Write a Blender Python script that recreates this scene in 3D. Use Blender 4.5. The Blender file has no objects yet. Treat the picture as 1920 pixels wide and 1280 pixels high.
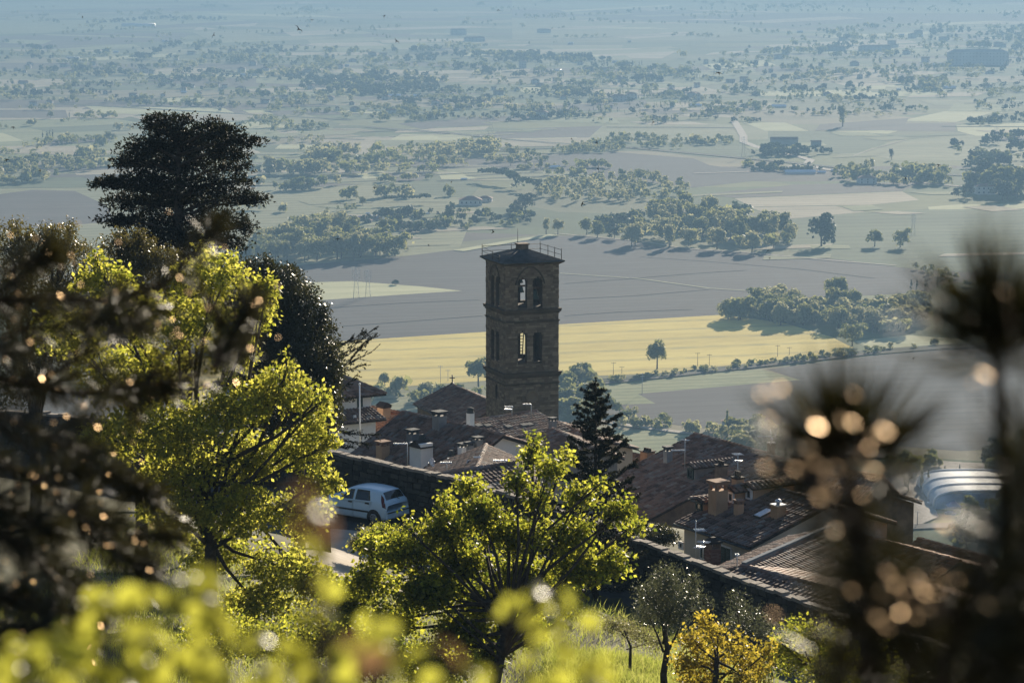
import bpy, bmesh, math, random
import numpy as np
from mathutils import Vector, Matrix
from mathutils.geometry import tessellate_polygon

R = random.Random(7)
NR = np.random.default_rng(11)
SC = bpy.context.scene
COL = SC.collection
rad = math.radians

# ------------------------------------------------------------------ camera
F = 5000.0                       # focal length in pixels of a 1920 wide frame
PITCH = rad(8.53)
CAMZ = 220.0
SPX, CPX = math.sin(PITCH), math.cos(PITCH)
cam_d = bpy.data.cameras.new('camera')
cam = bpy.data.objects.new('camera', cam_d)
COL.objects.link(cam)
cam.location = (0, 0, CAMZ)
cam.rotation_euler = (rad(90) - PITCH, 0, 0)
cam_d.sensor_width = 36
cam_d.lens = F / 1920 * 36
cam_d.clip_start = 0.05
cam_d.clip_end = 60000
cam_d.dof.use_dof = True
cam_d.dof.focus_distance = 190
cam_d.dof.aperture_fstop = 5.6
SC.camera = cam

# ------------------------------------------------------------------ light
SUN_EL, SUN_AZ = 16.5, 17.0      # azimuth to the right of the view direction
SUNV = np.array([math.sin(rad(SUN_AZ)) * math.cos(rad(SUN_EL)),
                 math.cos(rad(SUN_AZ)) * math.cos(rad(SUN_EL)), math.sin(rad(SUN_EL))])
world = bpy.data.worlds.new('World')
SC.world = world
world.use_nodes = True
wt = world.node_tree
bg = wt.nodes['Background']
sky = wt.nodes.new('ShaderNodeTexSky')
sky.sky_type = 'NISHITA'
sky.sun_disc = False
sky.sun_elevation = rad(SUN_EL)
sky.sun_rotation = rad(SUN_AZ)
sky.altitude = 500
sky.air_density = 1.0
sky.dust_density = 0.6
sky.ozone_density = 2.0
wt.links.new(sky.outputs[0], bg.inputs[0])
bg.inputs[1].default_value = 0.066
sun_d = bpy.data.lights.new('sun', 'SUN')
sun_d.energy = 5.0
sun_d.angle = rad(0.5)
sun_d.color = (1.0, 0.87, 0.68)
sun = bpy.data.objects.new('sun', sun_d)
COL.objects.link(sun)
sun.rotation_euler = Vector(SUNV).to_track_quat('Z', 'Y').to_euler()
sun.location = (60, 200, 300)

SC.view_settings.view_transform = 'Standard'
SC.view_settings.look = 'None'
SC.view_settings.gamma = 1.0
SC.view_settings.use_curve_mapping = False
SC.view_settings.exposure = 0.95
cy = SC.cycles
cy.max_bounces = 6
cy.diffuse_bounces = 3
cy.glossy_bounces = 2
cy.transmission_bounces = 4
cy.transparent_max_bounces = 8
cy.volume_bounces = 0
cy.sample_clamp_indirect = 6
cy.sample_clamp_direct = 0
cy.use_denoising = True

# ------------------------------------------------------------------ pixel -> world helpers
def raydir(px, py):
    u = (px - 960) / F
    v = (py - 640) / F
    return np.array([u, CPX - v * SPX, -v * CPX - SPX])

def at(px, py, d):
    """point seen at pixel (px,py), d metres ahead"""
    r = raydir(px, py)
    t = d / r[1]
    return np.array([r[0] * t, d, CAMZ + r[2] * t])

def on_z(px, py, z=0.0):
    r = raydir(px, py)
    t = (z - CAMZ) / r[2]
    return np.array([r[0] * t, r[1] * t, z])

def proj(p):
    x, y, z = p[0], p[1], p[2] - CAMZ
    f = y * CPX - z * SPX
    u = y * SPX + z * CPX
    return (960 + F * x / f, 640 - F * u / f)

# ------------------------------------------------------------------ object helpers
def tag(o, label=None, cat=None, group=None, kind=None):
    if label: o['label'] = label
    if cat: o['category'] = cat
    if group: o['group'] = group
    if kind: o['kind'] = kind
    return o

def empty(name, loc, label=None, cat=None, group=None, rz=0.0):
    o = bpy.data.objects.new(name, None)
    o.empty_display_size = 0.5
    COL.objects.link(o)
    o.location = tuple(loc)
    o.rotation_euler = (0, 0, rz)
    o.matrix_basis   # noqa
    return tag(o, label, cat, group)

def link_mesh(name, me, parent=None, loc=None):
    o = bpy.data.objects.new(name, me)
    COL.objects.link(o)
    if loc is not None: o.location = tuple(loc)
    if parent is not None:
        o.parent = parent
    return o

def copy_tree(o, parent=None):
    c = o.copy()
    COL.objects.link(c)
    if parent is not None:
        c.parent = parent
        c.matrix_parent_inverse = o.matrix_parent_inverse.copy()
    for ch in list(o.children):
        copy_tree(ch, c)
    return c

def nz(v):
    v = np.asarray(v, float)
    return v / max(1e-9, np.linalg.norm(v))

class MB:
    """collects simple solids and links them as one mesh"""
    def __init__(self, org=(0, 0, 0)):
        self.v, self.f, self.sm = [], [], []
        self.o = np.asarray(org, float)
    def add(self, vs, fs, smooth=False):
        n = len(self.v)
        self.v += [tuple(np.asarray(p, float) - self.o) for p in vs]
        self.f += [tuple(i + n for i in f) for f in fs]
        self.sm += [smooth] * len(fs)
        return self
    def hexa(self, lo, hi):
        """two quads of four points, bottom and top, same winding"""
        self.add(list(lo) + list(hi), [(3, 2, 1, 0), (4, 5, 6, 7), (0, 1, 5, 4), (1, 2, 6, 5), (2, 3, 7, 6), (3, 0, 4, 7)])
        return self
    def box(self, c, sx, sy, sz, ax=(1, 0, 0), ay=(0, 1, 0), az=(0, 0, 1), taper=1.0):
        """box of full sizes about its centre, with axes"""
        c = np.asarray(c, float); ax = np.asarray(ax, float) * sx / 2; ay = np.asarray(ay, float) * sy / 2; az = np.asarray(az, float) * sz / 2
        lo = [c - az + a * ax + b * ay for a, b in ((-1, -1), (1, -1), (1, 1), (-1, 1))]
        hi = [c + az + (a * ax + b * ay) * taper for a, b in ((-1, -1), (1, -1), (1, 1), (-1, 1))]
        return self.hexa(lo, hi)
    def tube(self, pts, rads, n=6, cap=True, smooth=True):
        pts = [np.asarray(p, float) for p in pts]
        if not hasattr(rads, '__len__'): rads = [rads] * len(pts)
        vs, fs = [], []
        prev = None
        for i, p in enumerate(pts):
            a = pts[max(0, i - 1)]; b = pts[min(len(pts) - 1, i + 1)]
            t = nz(b - a)
            ref = np.array([0, 0, 1.0]) if abs(t[2]) < 0.9 else np.array([1.0, 0, 0])
            if prev is not None:
                e1 = nz(prev - t * np.dot(prev, t))
            else:
                e1 = nz(np.cross(t, ref))
            prev = e1
            e2 = np.cross(t, e1)
            for k in range(n):
                an = 2 * math.pi * k / n
                vs.append(p + rads[i] * (math.cos(an) * e1 + math.sin(an) * e2))
        for i in range(len(pts) - 1):
            for k in range(n):
                k2 = (k + 1) % n
                fs.append((i * n + k, i * n + k2, (i + 1) * n + k2, (i + 1) * n + k))
        if cap:
            fs.append(tuple(range(n - 1, -1, -1)))
            fs.append(tuple((len(pts) - 1) * n + k for k in range(n)))
        return self.add(vs, fs, smooth)
    def lathe(self, c, prof, n=12, az=(0, 0, 1), ax=(1, 0, 0), smooth=True):
        c = np.asarray(c, float); az = nz(az); ax = nz(np.asarray(ax, float) - az * np.dot(ax, az)); ay = np.cross(az, ax)
        vs, fs = [], []
        for r, h in prof:
            for k in range(n):
                an = 2 * math.pi * k / n
                vs.append(c + az * h + r * (math.cos(an) * ax + math.sin(an) * ay))
        for i in range(len(prof) - 1):
            for k in range(n):
                k2 = (k + 1) % n
                fs.append((i * n + k, i * n + k2, (i + 1) * n + k2, (i + 1) * n + k))
        fs.append(tuple(range(n - 1, -1, -1)))
        fs.append(tuple((len(prof) - 1) * n + k for k in range(n)))
        return self.add(vs, fs, smooth)
    def build(self, name, mat, parent=None, kind=None, loc=None):
        me = bpy.data.meshes.new(name)
        me.from_pydata(self.v, [], self.f)
        me.polygons.foreach_set('use_smooth', self.sm)
        if mat: me.materials.append(mat)
        me.update()
        o = link_mesh(name, me, parent, loc)
        if kind: o['kind'] = kind
        return o

def quads_mesh(name, V, mat, smooth=False):
    """V: (N,4,3) array of separate quads"""
    V = np.asarray(V, np.float32)
    n = len(V)
    me = bpy.data.meshes.new(name)
    me.vertices.add(n * 4)
    me.vertices.foreach_set('co', V.reshape(-1))
    me.loops.add(n * 4)
    me.loops.foreach_set('vertex_index', np.arange(n * 4, dtype=np.int32))
    me.polygons.add(n)
    me.polygons.foreach_set('loop_start', np.arange(0, n * 4, 4, dtype=np.int32))
    me.materials.append(mat)
    me.update(calc_edges=True)
    return me

def holed_slab(mb, outline, holes, th, org, ex, ey, en):
    """wall slab with holes; 2D outline/holes in (ex,ey), thickness th along -en"""
    loops = [outline] + holes
    pts2 = [p for l in loops for p in l]
    tris = tessellate_polygon([[Vector((p[0], p[1], 0)) for p in l] for l in loops])
    org, ex, ey, en = [np.asarray(a, float) for a in (org, ex, ey, en)]
    fr = [org + ex * p[0] + ey * p[1] for p in pts2]
    bk = [p - en * th for p in fr]
    n = len(fr)
    fs = []
    for t in tris:
        fs.append(tuple(t)); fs.append(tuple(i + n for i in reversed(t)))
    k = 0
    for l in loops:
        m = len(l)
        for i in range(m):
            a, b = k + i, k + (i + 1) % m
            fs.append((a, b, b + n, a + n))
        k += m
    mb.add(fr + bk, fs)

# ------------------------------------------------------------------ materials
def new_mat(name):
    m = bpy.data.materials.new(name)
    m.use_nodes = True
    nt = m.node_tree
    return m, nt, nt.nodes['Principled BSDF'], nt.nodes['Material Output']

def ramp(nt, stops, interp='LINEAR'):
    r = nt.nodes.new('ShaderNodeValToRGB')
    e = r.color_ramp.elements
    r.color_ramp.interpolation = interp
    while len(e) < len(stops): e.new(0.5)
    for k, (p, c) in enumerate(stops):
        e[k].position = p; e[k].color = (*c, 1)
    return r

def pos_noise(nt, scale, detail=4, rough=0.6, vec=None):
    n = nt.nodes.new('ShaderNodeTexNoise')
    n.inputs['Scale'].default_value = scale
    n.inputs['Detail'].default_value = detail
    n.inputs['Roughness'].default_value = rough
    if vec is None:
        g = nt.nodes.new('ShaderNodeNewGeometry'); vec = g.outputs['Position']
    nt.links.new(vec, n.inputs['Vector'])
    return n

def surf(name, c1, c2, scale=3.0, rough=0.85, island=False, stops=None, bump=0.0, bscale=None, spec=0.3, metal=0.0, detail=5):
    m, nt, b, out = new_mat(name)
    n = pos_noise(nt, scale, detail)
    r = ramp(nt, stops or [(0.32, c1), (0.68, c2)])
    if island:
        g = nt.nodes.new('ShaderNodeObjectInfo' if island == 'object' else 'ShaderNodeNewGeometry')
        mx = nt.nodes.new('ShaderNodeMath'); mx.operation = 'MULTIPLY_ADD'
        mx.inputs[1].default_value = 0.75; 
        nt.links.new(g.outputs['Random' if island == 'object' else 'Random Per Island'], mx.inputs[0])
        m2 = nt.nodes.new('ShaderNodeMath'); m2.operation = 'MULTIPLY_ADD'
        m2.inputs[1].default_value = 0.6; m2.inputs[2].default_value = -0.18
        nt.links.new(n.outputs['Fac'], m2.inputs[0])
        nt.links.new(m2.outputs[0], mx.inputs[2])
        nt.links.new(mx.outputs[0], r.inputs[0])
    else:
        nt.links.new(n.outputs['Fac'], r.inputs[0])
    nt.links.new(r.outputs[0], b.inputs['Base Color'])
    b.inputs['Roughness'].default_value = rough
    b.inputs['Specular IOR Level'].default_value = spec
    b.inputs['Metallic'].default_value = metal
    if bump:
        n2 = pos_noise(nt, bscale or scale * 4, 6)
        bp = nt.nodes.new('ShaderNodeBump')
        bp.inputs['Strength'].default_value = bump
        bp.inputs['Distance'].default_value = 0.05
        nt.links.new(n2.outputs['Fac'], bp.inputs['Height'])
        nt.links.new(bp.outputs[0], b.inputs['Normal'])
    return m

def leaf_mat(name, c1, c2, t1, t2, mixf=0.5, rough=0.4, spec=0.4, tree_scale=0.0):
    """leaf: diffuse + gloss mixed with translucency, colour varies leaf by leaf"""
    m, nt, b, out = new_mat(name)
    g = nt.nodes.new('ShaderNodeNewGeometry')
    fac = g.outputs['Random Per Island']
    if tree_scale:
        n = pos_noise(nt, tree_scale, 1)
        a = nt.nodes.new('ShaderNodeMath'); a.operation = 'MULTIPLY_ADD'
        a.inputs[1].default_value = 2.6; a.inputs[2].default_value = -0.8
        nt.links.new(n.outputs['Fac'], a.inputs[0])
        a2 = nt.nodes.new('ShaderNodeMix'); a2.inputs[0].default_value = 0.3
        nt.links.new(a.outputs[0], a2.inputs[2]); nt.links.new(fac, a2.inputs[3])
        fac = a2.outputs[0]
    r1 = ramp(nt, [(0.0, c1), (1.0, c2)]); r2 = ramp(nt, [(0.0, t1), (1.0, t2)])
    nt.links.new(fac, r1.inputs[0]); nt.links.new(fac, r2.inputs[0])
    nt.links.new(r1.outputs[0], b.inputs['Base Color'])
    b.inputs['Roughness'].default_value = rough
    b.inputs['Specular IOR Level'].default_value = spec
    tr = nt.nodes.new('ShaderNodeBsdfTranslucent')
    nt.links.new(r2.outputs[0], tr.inputs['Color'])
    mx = nt.nodes.new('ShaderNodeMixShader'); mx.inputs[0].default_value = mixf
    nt.links.new(b.outputs[0], mx.inputs[1]); nt.links.new(tr.outputs[0], mx.inputs[2])
    nt.links.new(mx.outputs[0], out.inputs['Surface'])
    return m

def plain_mat(name, c, rough=0.5, metal=0.0, spec=0.5):
    m, nt, b, out = new_mat(name)
    b.inputs['Base Color'].default_value = (*c, 1)
    b.inputs['Roughness'].default_value = rough
    b.inputs['Metallic'].default_value = metal
    b.inputs['Specular IOR Level'].default_value = spec
    return m

def field_mat(name, c1, c2, ang=16.0, period=20.0, amt=0.35, nscale=0.02, line=None):
    """crop rows: stripes along a bearing plus broad mottling"""
    m, nt, b, out = new_mat(name)
    g = nt.nodes.new('ShaderNodeNewGeometry')
    mp = nt.nodes.new('ShaderNodeMapping')
    mp.inputs['Rotation'].default_value = (0, 0, rad(-ang))
    nt.links.new(g.outputs['Position'], mp.inputs['Vector'])
    w = nt.nodes.new('ShaderNodeTexWave')
    w.bands_direction = 'Y'
    w.inputs['Scale'].default_value = 2 * math.pi / period / 20 * 1.0
    w.inputs['Distortion'].default_value = 1.2
    w.inputs['Detail'].default_value = 3
    w.inputs['Detail Scale'].default_value = 0.6
    nt.links.new(mp.outputs[0], w.inputs['Vector'])
    sc = nt.nodes.new('ShaderNodeMapping')
    sc.inputs['Scale'].default_value = (0.25, 1, 1)
    nt.links.new(mp.outputs[0], sc.inputs['Vector'])
    n = pos_noise(nt, nscale, 5, 0.65, sc.outputs[0])
    n3 = pos_noise(nt, nscale * 14, 4, 0.7, sc.outputs[0])
    mx2 = nt.nodes.new('ShaderNodeMix'); mx2.inputs[0].default_value = 0.4
    nt.links.new(n.outputs['Fac'], mx2.inputs[2]); nt.links.new(n3.outputs['Fac'], mx2.inputs[3])
    r = ramp(nt, [(0.38, c1), (0.6, c2)])
    nt.links.new(mx2.outputs[0], r.inputs[0])
    # wheel lines of the tractor: thin, broken by the crop
    wl = ramp(nt, [(0.80, (0, 0, 0)), (0.97, (1, 1, 1))])
    nt.links.new(w.outputs['Fac'], wl.inputs[0])
    nb = ramp(nt, [(0.4, (0, 0, 0)), (0.58, (1, 1, 1))]); nt.links.new(n3.outputs['Fac'], nb.inputs[0])
    ml = nt.nodes.new('ShaderNodeMath'); ml.operation = 'MULTIPLY'; nt.links.new(wl.outputs[0], ml.inputs[0]); nt.links.new(nb.outputs[0], ml.inputs[1])
    m3 = nt.nodes.new('ShaderNodeMath'); m3.operation = 'MULTIPLY'; m3.inputs[1].default_value = min(1, amt * 2.2); nt.links.new(ml.outputs[0], m3.inputs[0])
    fin = nt.nodes.new('ShaderNodeMix'); fin.data_type = 'RGBA'
    nt.links.new(m3.outputs[0], fin.inputs[0]); nt.links.new(r.outputs[0], fin.inputs[6])
    fin.inputs[7].default_value = (*(line or tuple(c * .6 for c in c1)), 1)
    nt.links.new(fin.outputs[2], b.inputs['Base Color'])
    b.inputs['Roughness'].default_value = 0.95
    b.inputs['Specular IOR Level'].default_value = 0.1
    return m

M = {}
M['tile'] = surf('roof_tile', None, None, 1.2, 0.8, island=True, spec=0.3,
                 stops=[(0.05, (.06, .04, .033)), (0.3, (.145, .086, .063)), (0.6, (.23, .14, .103)), (0.82, (.18, .15, .135)), (1.0, (.4, .34, .28))])
M['tile_red'] = surf('roof_tile_red', None, None, 1.2, 0.8, island=True, spec=0.3,
                 stops=[(0.05, (.08, .04, .028)), (0.4, (.2, .09, .055)), (0.7, (.27, .14, .085)), (1.0, (.3, .22, .16))])
M['deck'] = surf('roof_deck', (.022, .016, .014), (.05, .034, .028), 2.0, 0.9)
M['plaster'] = surf('cream_plaster', (.42, .36, .28), (.56, .49, .4), 0.8, 0.9, bump=0.2, bscale=8)
M['plaster_w'] = surf('white_plaster', (.68, .66, .63), (.84, .82, .79), 0.6, 0.9, bump=0.15, bscale=8)
M['plaster_o'] = surf('ochre_plaster', (.4, .24, .14), (.52, .33, .2), 1.1, 0.9, bump=0.2, bscale=8)
M['plaster_g'] = surf('grey_plaster', (.17, .16, .16), (.3, .29, .28), 1.0, 0.9, bump=0.2, bscale=8)
M['rubble'] = surf('rubble_wall', (.1, .075, .06), (.25, .18, .13), 1.6, 0.95, bump=0.6, bscale=5)
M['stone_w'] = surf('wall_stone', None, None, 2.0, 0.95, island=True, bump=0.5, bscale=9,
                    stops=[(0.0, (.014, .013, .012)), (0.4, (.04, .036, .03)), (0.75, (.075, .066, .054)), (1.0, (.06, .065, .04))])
M['tile_piece'] = surf('roof_tile_single', None, None, 1.2, 0.8, island='object', spec=0.3,
                 stops=[(0.05, (.06, .04, .033)), (0.3, (.145, .086, .063)), (0.6, (.23, .14, .103)), (0.82, (.18, .15, .135)), (1.0, (.4, .34, .28))])
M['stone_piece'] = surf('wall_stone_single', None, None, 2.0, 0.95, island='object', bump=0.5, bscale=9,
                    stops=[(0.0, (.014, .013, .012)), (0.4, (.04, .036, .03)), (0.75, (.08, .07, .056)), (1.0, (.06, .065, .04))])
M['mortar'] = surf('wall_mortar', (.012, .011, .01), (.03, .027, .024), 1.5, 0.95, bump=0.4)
M['coping'] = surf('coping_stone', None, None, 2.5, 0.9, island=True, bump=0.5, bscale=12,
                   stops=[(0.0, (.14, .12, .1)), (0.5, (.26, .22, .18)), (1.0, (.36, .31, .25))])
M['tower'] = surf('tower_stone', None, None, 0.6, 0.95, island=True, bump=0.5, bscale=6,
                  stops=[(0.0, (.095, .07, .05)), (0.35, (.155, .114, .08)), (0.75, (.22, .163, .113)), (1.0, (.32, .25, .18))])
M['tower_core'] = surf('tower_core', (.04, .03, .022), (.1, .072, .052), 0.8, 0.95, bump=0.5, bscale=6)
M['slate'] = surf('slate_lead', (.04, .045, .05), (.085, .09, .095), 2.0, 0.85, spec=0.2)
M['iron'] = plain_mat('dark_iron', (.03, .03, .032), 0.6, 0.3)
M['bronze'] = plain_mat('green_bronze', (.05, .08, .07), 0.55, 0.5)
M['alu'] = plain_mat('aluminium', (.75, .76, .78), 0.35, 0.8)
M['white'] = plain_mat('white_enamel', (.78, .78, .78), 0.4)
M['wood'] = surf('weathered_wood', (.09, .06, .04), (.16, .11, .07), 6, 0.9)
M['shutter'] = plain_mat('dark_green_paint', (.012, .035, .035), 0.5)
M['glass_d'] = plain_mat('dark_pane', (.02, .028, .035), 0.12, 0.0, 0.6)
M['skylight'] = plain_mat('bright_pane', (.55, .6, .65), 0.15, 0.0, 0.8)
M['asphalt'] = surf('asphalt', (.042, .042, .045), (.07, .068, .066), 2.5, 0.9, bump=0.2, bscale=40)
M['gravel'] = surf('pale_gravel', (.34, .29, .23), (.5, .44, .36), 0.6, 0.95)
M['bark'] = surf('bark', (.035, .026, .02), (.085, .063, .048), 9, 0.95, bump=0.6, bscale=20)
M['bark_p'] = surf('pine_bark', (.03, .02, .015), (.11, .065, .042), 40, 0.9, bump=0.6, bscale=90)
M['soil'] = surf('bank_soil', (.045, .05, .02), (.11, .1, .05), 0.8, 0.95, detail=8)
M['steel'] = plain_mat('galvanised_steel', (.45, .46, .48), 0.45, 0.6)
# =================================================================== THE PLAIN
def build_ground():
    m, nt, b, out = new_mat('plain_soil')
    g = nt.nodes.new('ShaderNodeNewGeometry')
    mp = nt.nodes.new('ShaderNodeMapping')
    mp.inputs['Rotation'].default_value = (0, 0, rad(-14))
    mp.inputs['Scale'].default_value = (1 / 420, 1 / 210, 1)
    nt.links.new(g.outputs['Position'], mp.inputs['Vector'])
    v = nt.nodes.new('ShaderNodeTexVoronoi')
    v.distance = 'CHEBYCHEV'
    v.inputs['Scale'].default_value = 1.0
    nt.links.new(mp.outputs[0], v.inputs['Vector'])
    sp = nt.nodes.new('ShaderNodeSeparateColor')
    nt.links.new(v.outputs['Color'], sp.inputs[0])
    r = ramp(nt, [(0.0, (.1, .13, .055)), (0.22, (.19, .19, .1)), (0.4, (.27, .235, .15)), (0.55, (.115, .15, .06)), (0.7, (.12, .1, .085)), (0.85, (.2, .21, .09)), (1.0, (.3, .26, .17))], 'CONSTANT')
    nt.links.new(sp.outputs[0], r.inputs[0])
    n = pos_noise(nt, 0.012, 6, 0.65)
    r2 = ramp(nt, [(0.3, (.62, .66, .6)), (0.7, (1.15, 1.1, 1.05))])
    nt.links.new(n.outputs['Fac'], r2.inputs[0])
    mx = nt.nodes.new('ShaderNodeMix'); mx.data_type = 'RGBA'; mx.blend_type = 'MULTIPLY'; mx.inputs[0].default_value = 1
    nt.links.new(r.outputs[0], mx.inputs[6]); nt.links.new(r2.outputs[0], mx.inputs[7])
    nt.links.new(mx.outputs[2], b.inputs['Base Color'])
    b.inputs['Roughness'].default_value = 0.95
    b.inputs['Specular IOR Level'].default_value = 0.1
    mb = MB()
    nx, ny = 12, 12
    xs = np.linspace(-13000, 13000, nx); ys = np.linspace(-300, 17000, ny)
    vs = [(x, y, 0) for y in ys for x in xs]
    fs = [(j * nx + i, j * nx + i + 1, (j + 1) * nx + i + 1, (j + 1) * nx + i) for j in range(ny - 1) for i in range(nx - 1)]
    mb.add(vs, fs)
    o = mb.build('ground', m); o['kind'] = 'structure'
build_ground()

FM = {
 'plough': field_mat('ploughed_earth', (.062, .056, .052), (.105, .094, .086), 12, 14, .25, .006),
 'plough2': field_mat('ploughed_earth_brown', (.08, .07, .06), (.14, .12, .1), 8, 10, .3, .01),
 'yellow': field_mat('rape_crop', (.55, .42, .1), (.78, .62, .17), 15, 33, .26, .02, (.2, .19, .09)),
 'pale': field_mat('pale_crop', (.38, .38, .2), (.55, .53, .3), 10, 30, .25, .012, (.28, .3, .16)),
 'green': field_mat('green_crop', (.085, .11, .05), (.15, .175, .085), 9, 24, .35, .012),
 'lgreen': field_mat('light_green_crop', (.17, .2, .09), (.33, .33, .17), 14, 9, .4, .03),
 'tan': field_mat('stubble', (.3, .26, .17), (.5, .43, .3), 9, 16, .35, .012),
 'olive': field_mat('dry_meadow', (.19, .2, .1), (.3, .29, .16), 15, 20, .4, .012),
 'dark': field_mat('ditch_scrub', (.03, .04, .025), (.07, .08, .04), 9, 20, .1, .05),
}
ZF = [0.06]
def field(name, mat, poly, dz=0.0):
    ZF[0] += 0.001
    pts = [on_z(x, y, ZF[0] + dz) for x, y in poly]
    mb = MB()
    tr = tessellate_polygon([[Vector((p[0], p[1], 0)) for p in pts]])
    fs = []
    for t in tr:
        a, b_, c = [pts[i] for i in t]
        if (b_[0] - a[0]) * (c[1] - a[1]) - (b_[1] - a[1]) * (c[0] - a[0]) < 0: t = tuple(reversed(t))
        fs.append(tuple(t))
    mb.add(pts, fs)
    o = mb.build(name, FM[mat] if mat in FM else M[mat]); o['kind'] = 'structure'
    return o

def strip(name, mat, line, w, dz=0.0):
    """road or ditch of real width w along pixels on the plain"""
    ZF[0] += 0.001
    pts = [on_z(x, y, ZF[0] + 0.05 + dz) for x, y in line]
    mb = MB(); vs = []; fs = []
    for i, p in enumerate(pts):
        a = pts[max(0, i - 1)]; b_ = pts[min(len(pts) - 1, i + 1)]
        t = nz(b_ - a); s = np.array([-t[1], t[0], 0])
        vs += [p - s * w / 2, p + s * w / 2]
    for i in range(len(pts) - 1): fs.append((2 * i, 2 * i + 2, 2 * i + 3, 2 * i + 1))
    mb.add(vs, fs)
    me_fix = mb.build(name, FM[mat] if mat in FM else M[mat]); me_fix['kind'] = 'structure'
    return me_fix

field('field', 'olive', [(-60, 330), (200, 300), (560, 330), (760, 352), (900, 372), (860, 470), (700, 485), (560, 497), (380, 505), (-60, 520)])
field('field', 'plough2', [(-60, 372), (60, 356), (140, 358), (200, 385), (215, 415), (-60, 440)])
field('field', 'plough', [(300, 516), (450, 505), (560, 497), (760, 480), (905, 462), (1010, 441), (1100, 443), (1180, 450), (1240, 463), (1400, 472), (1560, 487), (1660, 495), (1720, 508), (1760, 535), (1740, 548), (1500, 560), (1355, 590), (1050, 608), (910, 622), (600, 642), (200, 690), (150, 560)])
field('field', 'pale', [(520, 531), (660, 527), (790, 537), (866, 545), (740, 553), (610, 562), (520, 568)])
field('field', 'yellow', [(200, 690), (600, 642), (910, 622), (1050, 608), (1355, 590), (1470, 605), (1560, 632), (1600, 652), (1560, 662), (1480, 672), (1330, 690), (1230, 700), (1100, 705), (900, 714), (760, 724), (640, 740), (420, 760), (200, 740)])
field('field', 'pale', [(1600, 640), (1700, 628), (1800, 635), (1790, 650), (1640, 655)])
field('field', 'lgreen', [(1102, 719), (1280, 702), (1427, 692), (1500, 712), (1393, 721), (1196, 738), (1229, 756), (1143, 759), (1060, 745)])
field('field', 'plough', [(1196, 738), (1393, 721), (1500, 712), (1440, 692), (1560, 676), (1740, 655), (2000, 640), (2000, 835), (1800, 845), (1600, 830), (1420, 812), (1300, 800), (1180, 785), (1100, 764), (1143, 759), (1229, 756)])
field('field', 'lgreen', [(1040, 795), (1180, 806), (1310, 806), (1340, 850), (1100, 870)])
field('field', 'olive', [(640, 742), (780, 735), (900, 725), (910, 800), (640, 800)])
field('field', 'green', [(1475, 412), (1620, 398), (1740, 392), (2000, 386), (2000, 520), (1725, 506), (1560, 485), (1480, 470)])
field('field', 'tan', [(1377, 372), (1691, 359), (1723, 375), (1623, 385), (1568, 385), (1410, 388)])
field('field', 'tan', [(1405, 389), (1565, 386), (1622, 397), (1474, 411)])
field('field', 'pale', [(1740, 388), (1800, 383), (2000, 381), (2000, 390), (1742, 393)])
field('field', 'plough2', [(1320, 364), (1490, 346), (1730, 341), (1691, 358), (1377, 371)])
field('field', 'plough', [(1015, 292), (1150, 285), (1300, 297), (1330, 310), (1500, 330), (1300, 352), (1180, 338), (1050, 332), (960, 312)])
field('field', 'plough2', [(860, 252), (1010, 240), (1130, 236), (1180, 243), (1100, 262), (980, 268)])
field('field', 'olive', [(1130, 236), (1300, 230), (1440, 238), (1440, 262), (1180, 268), (1100, 262)])
field('field', 'pale', [(1558, 247), (1690, 244), (1665, 251)])
field('field', 'pale', [(1686, 227), (1795, 204), (1875, 207), (1840, 217), (1792, 229)])
field('field', 'plough2', [(1600, 231), (1792, 231), (1791, 246), (1695, 246), (1560, 243)])
field('field', 'pale', [(1793, 235), (2000, 228), (2000, 252), (1830, 255), (1796, 246)])
field('field', 'olive', [(1617, 288), (1677, 263), (1815, 254), (2000, 260), (2000, 300), (1690, 302), (1640, 293)])
field('field', 'green', [(1440, 241), (1560, 248), (1690, 252), (1780, 254), (1665, 265), (1600, 290), (1440, 280)])
field('field', 'green', [(1180, 278), (1300, 268), (1440, 278), (1500, 292), (1330, 296)])
field('field', 'green', [(700, 340), (880, 322), (905, 345), (880, 372), (740, 362)])
field('field', 'tan', [(590, 262), (700, 256), (830, 262), (850, 272), (660, 290), (590, 282)])
field('field', 'tan', [(470, 318), (600, 312), (690, 320), (560, 345), (470, 340)])
field('field', 'lgreen', [(-60, 228), (210, 222), (320, 240), (240, 286), (120, 300), (-60, 310)])
field('field', 'tan', [(-60, 205), (190, 200), (300, 206), (230, 222), (-60, 226)])
field('field', 'tan', [(-60, 148), (70, 147), (170, 150), (110, 160), (-60, 176)])
field('field', 'green', [(420, 225), (560, 214), (640, 232), (600, 250), (430, 250)])
field('field', 'lgreen', [(-60, 6), (480, -8), (480, 5), (-60, 24)])
field('field', 'lgreen', [(-60, 40), (300, 26), (560, 14), (700, 18), (480, 42), (200, 60), (-60, 66)])
field('field', 'olive', [(360, 60), (620, 50), (700, 62), (560, 78), (400, 78)])
field('field', 'plough2', [(-60, 70), (200, 62), (360, 62), (330, 80), (-60, 92)])
field('field', 'lgreen', [(1440, 14), (2000, 6), (2000, 26), (1440, 25)])
field('field', 'plough2', [(960, 18), (1440, 25), (2000, 27), (2000, 42), (1440, 46), (960, 32)])
field('field', 'lgreen', [(960, -6), (1440, -10), (1440, 22), (960, 14)])
field('field', 'olive', [(960, 34), (1380, 46), (1440, 60), (1280, 76), (960, 74)])
field('field', 'tan', [(900, 92), (1100, 86), (1270, 96), (1240, 110), (1060, 108), (900, 100)])
field('field', 'tan', [(995, 148), (1100, 150), (1092, 158), (1000, 155)])
field('field', 'tan', [(1130, 150), (1215, 152), (1205, 168), (1150, 168)])
field('field', 'tan', [(1040, 168), (1140, 168), (1270, 172), (1262, 177), (1100, 174)])
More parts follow.
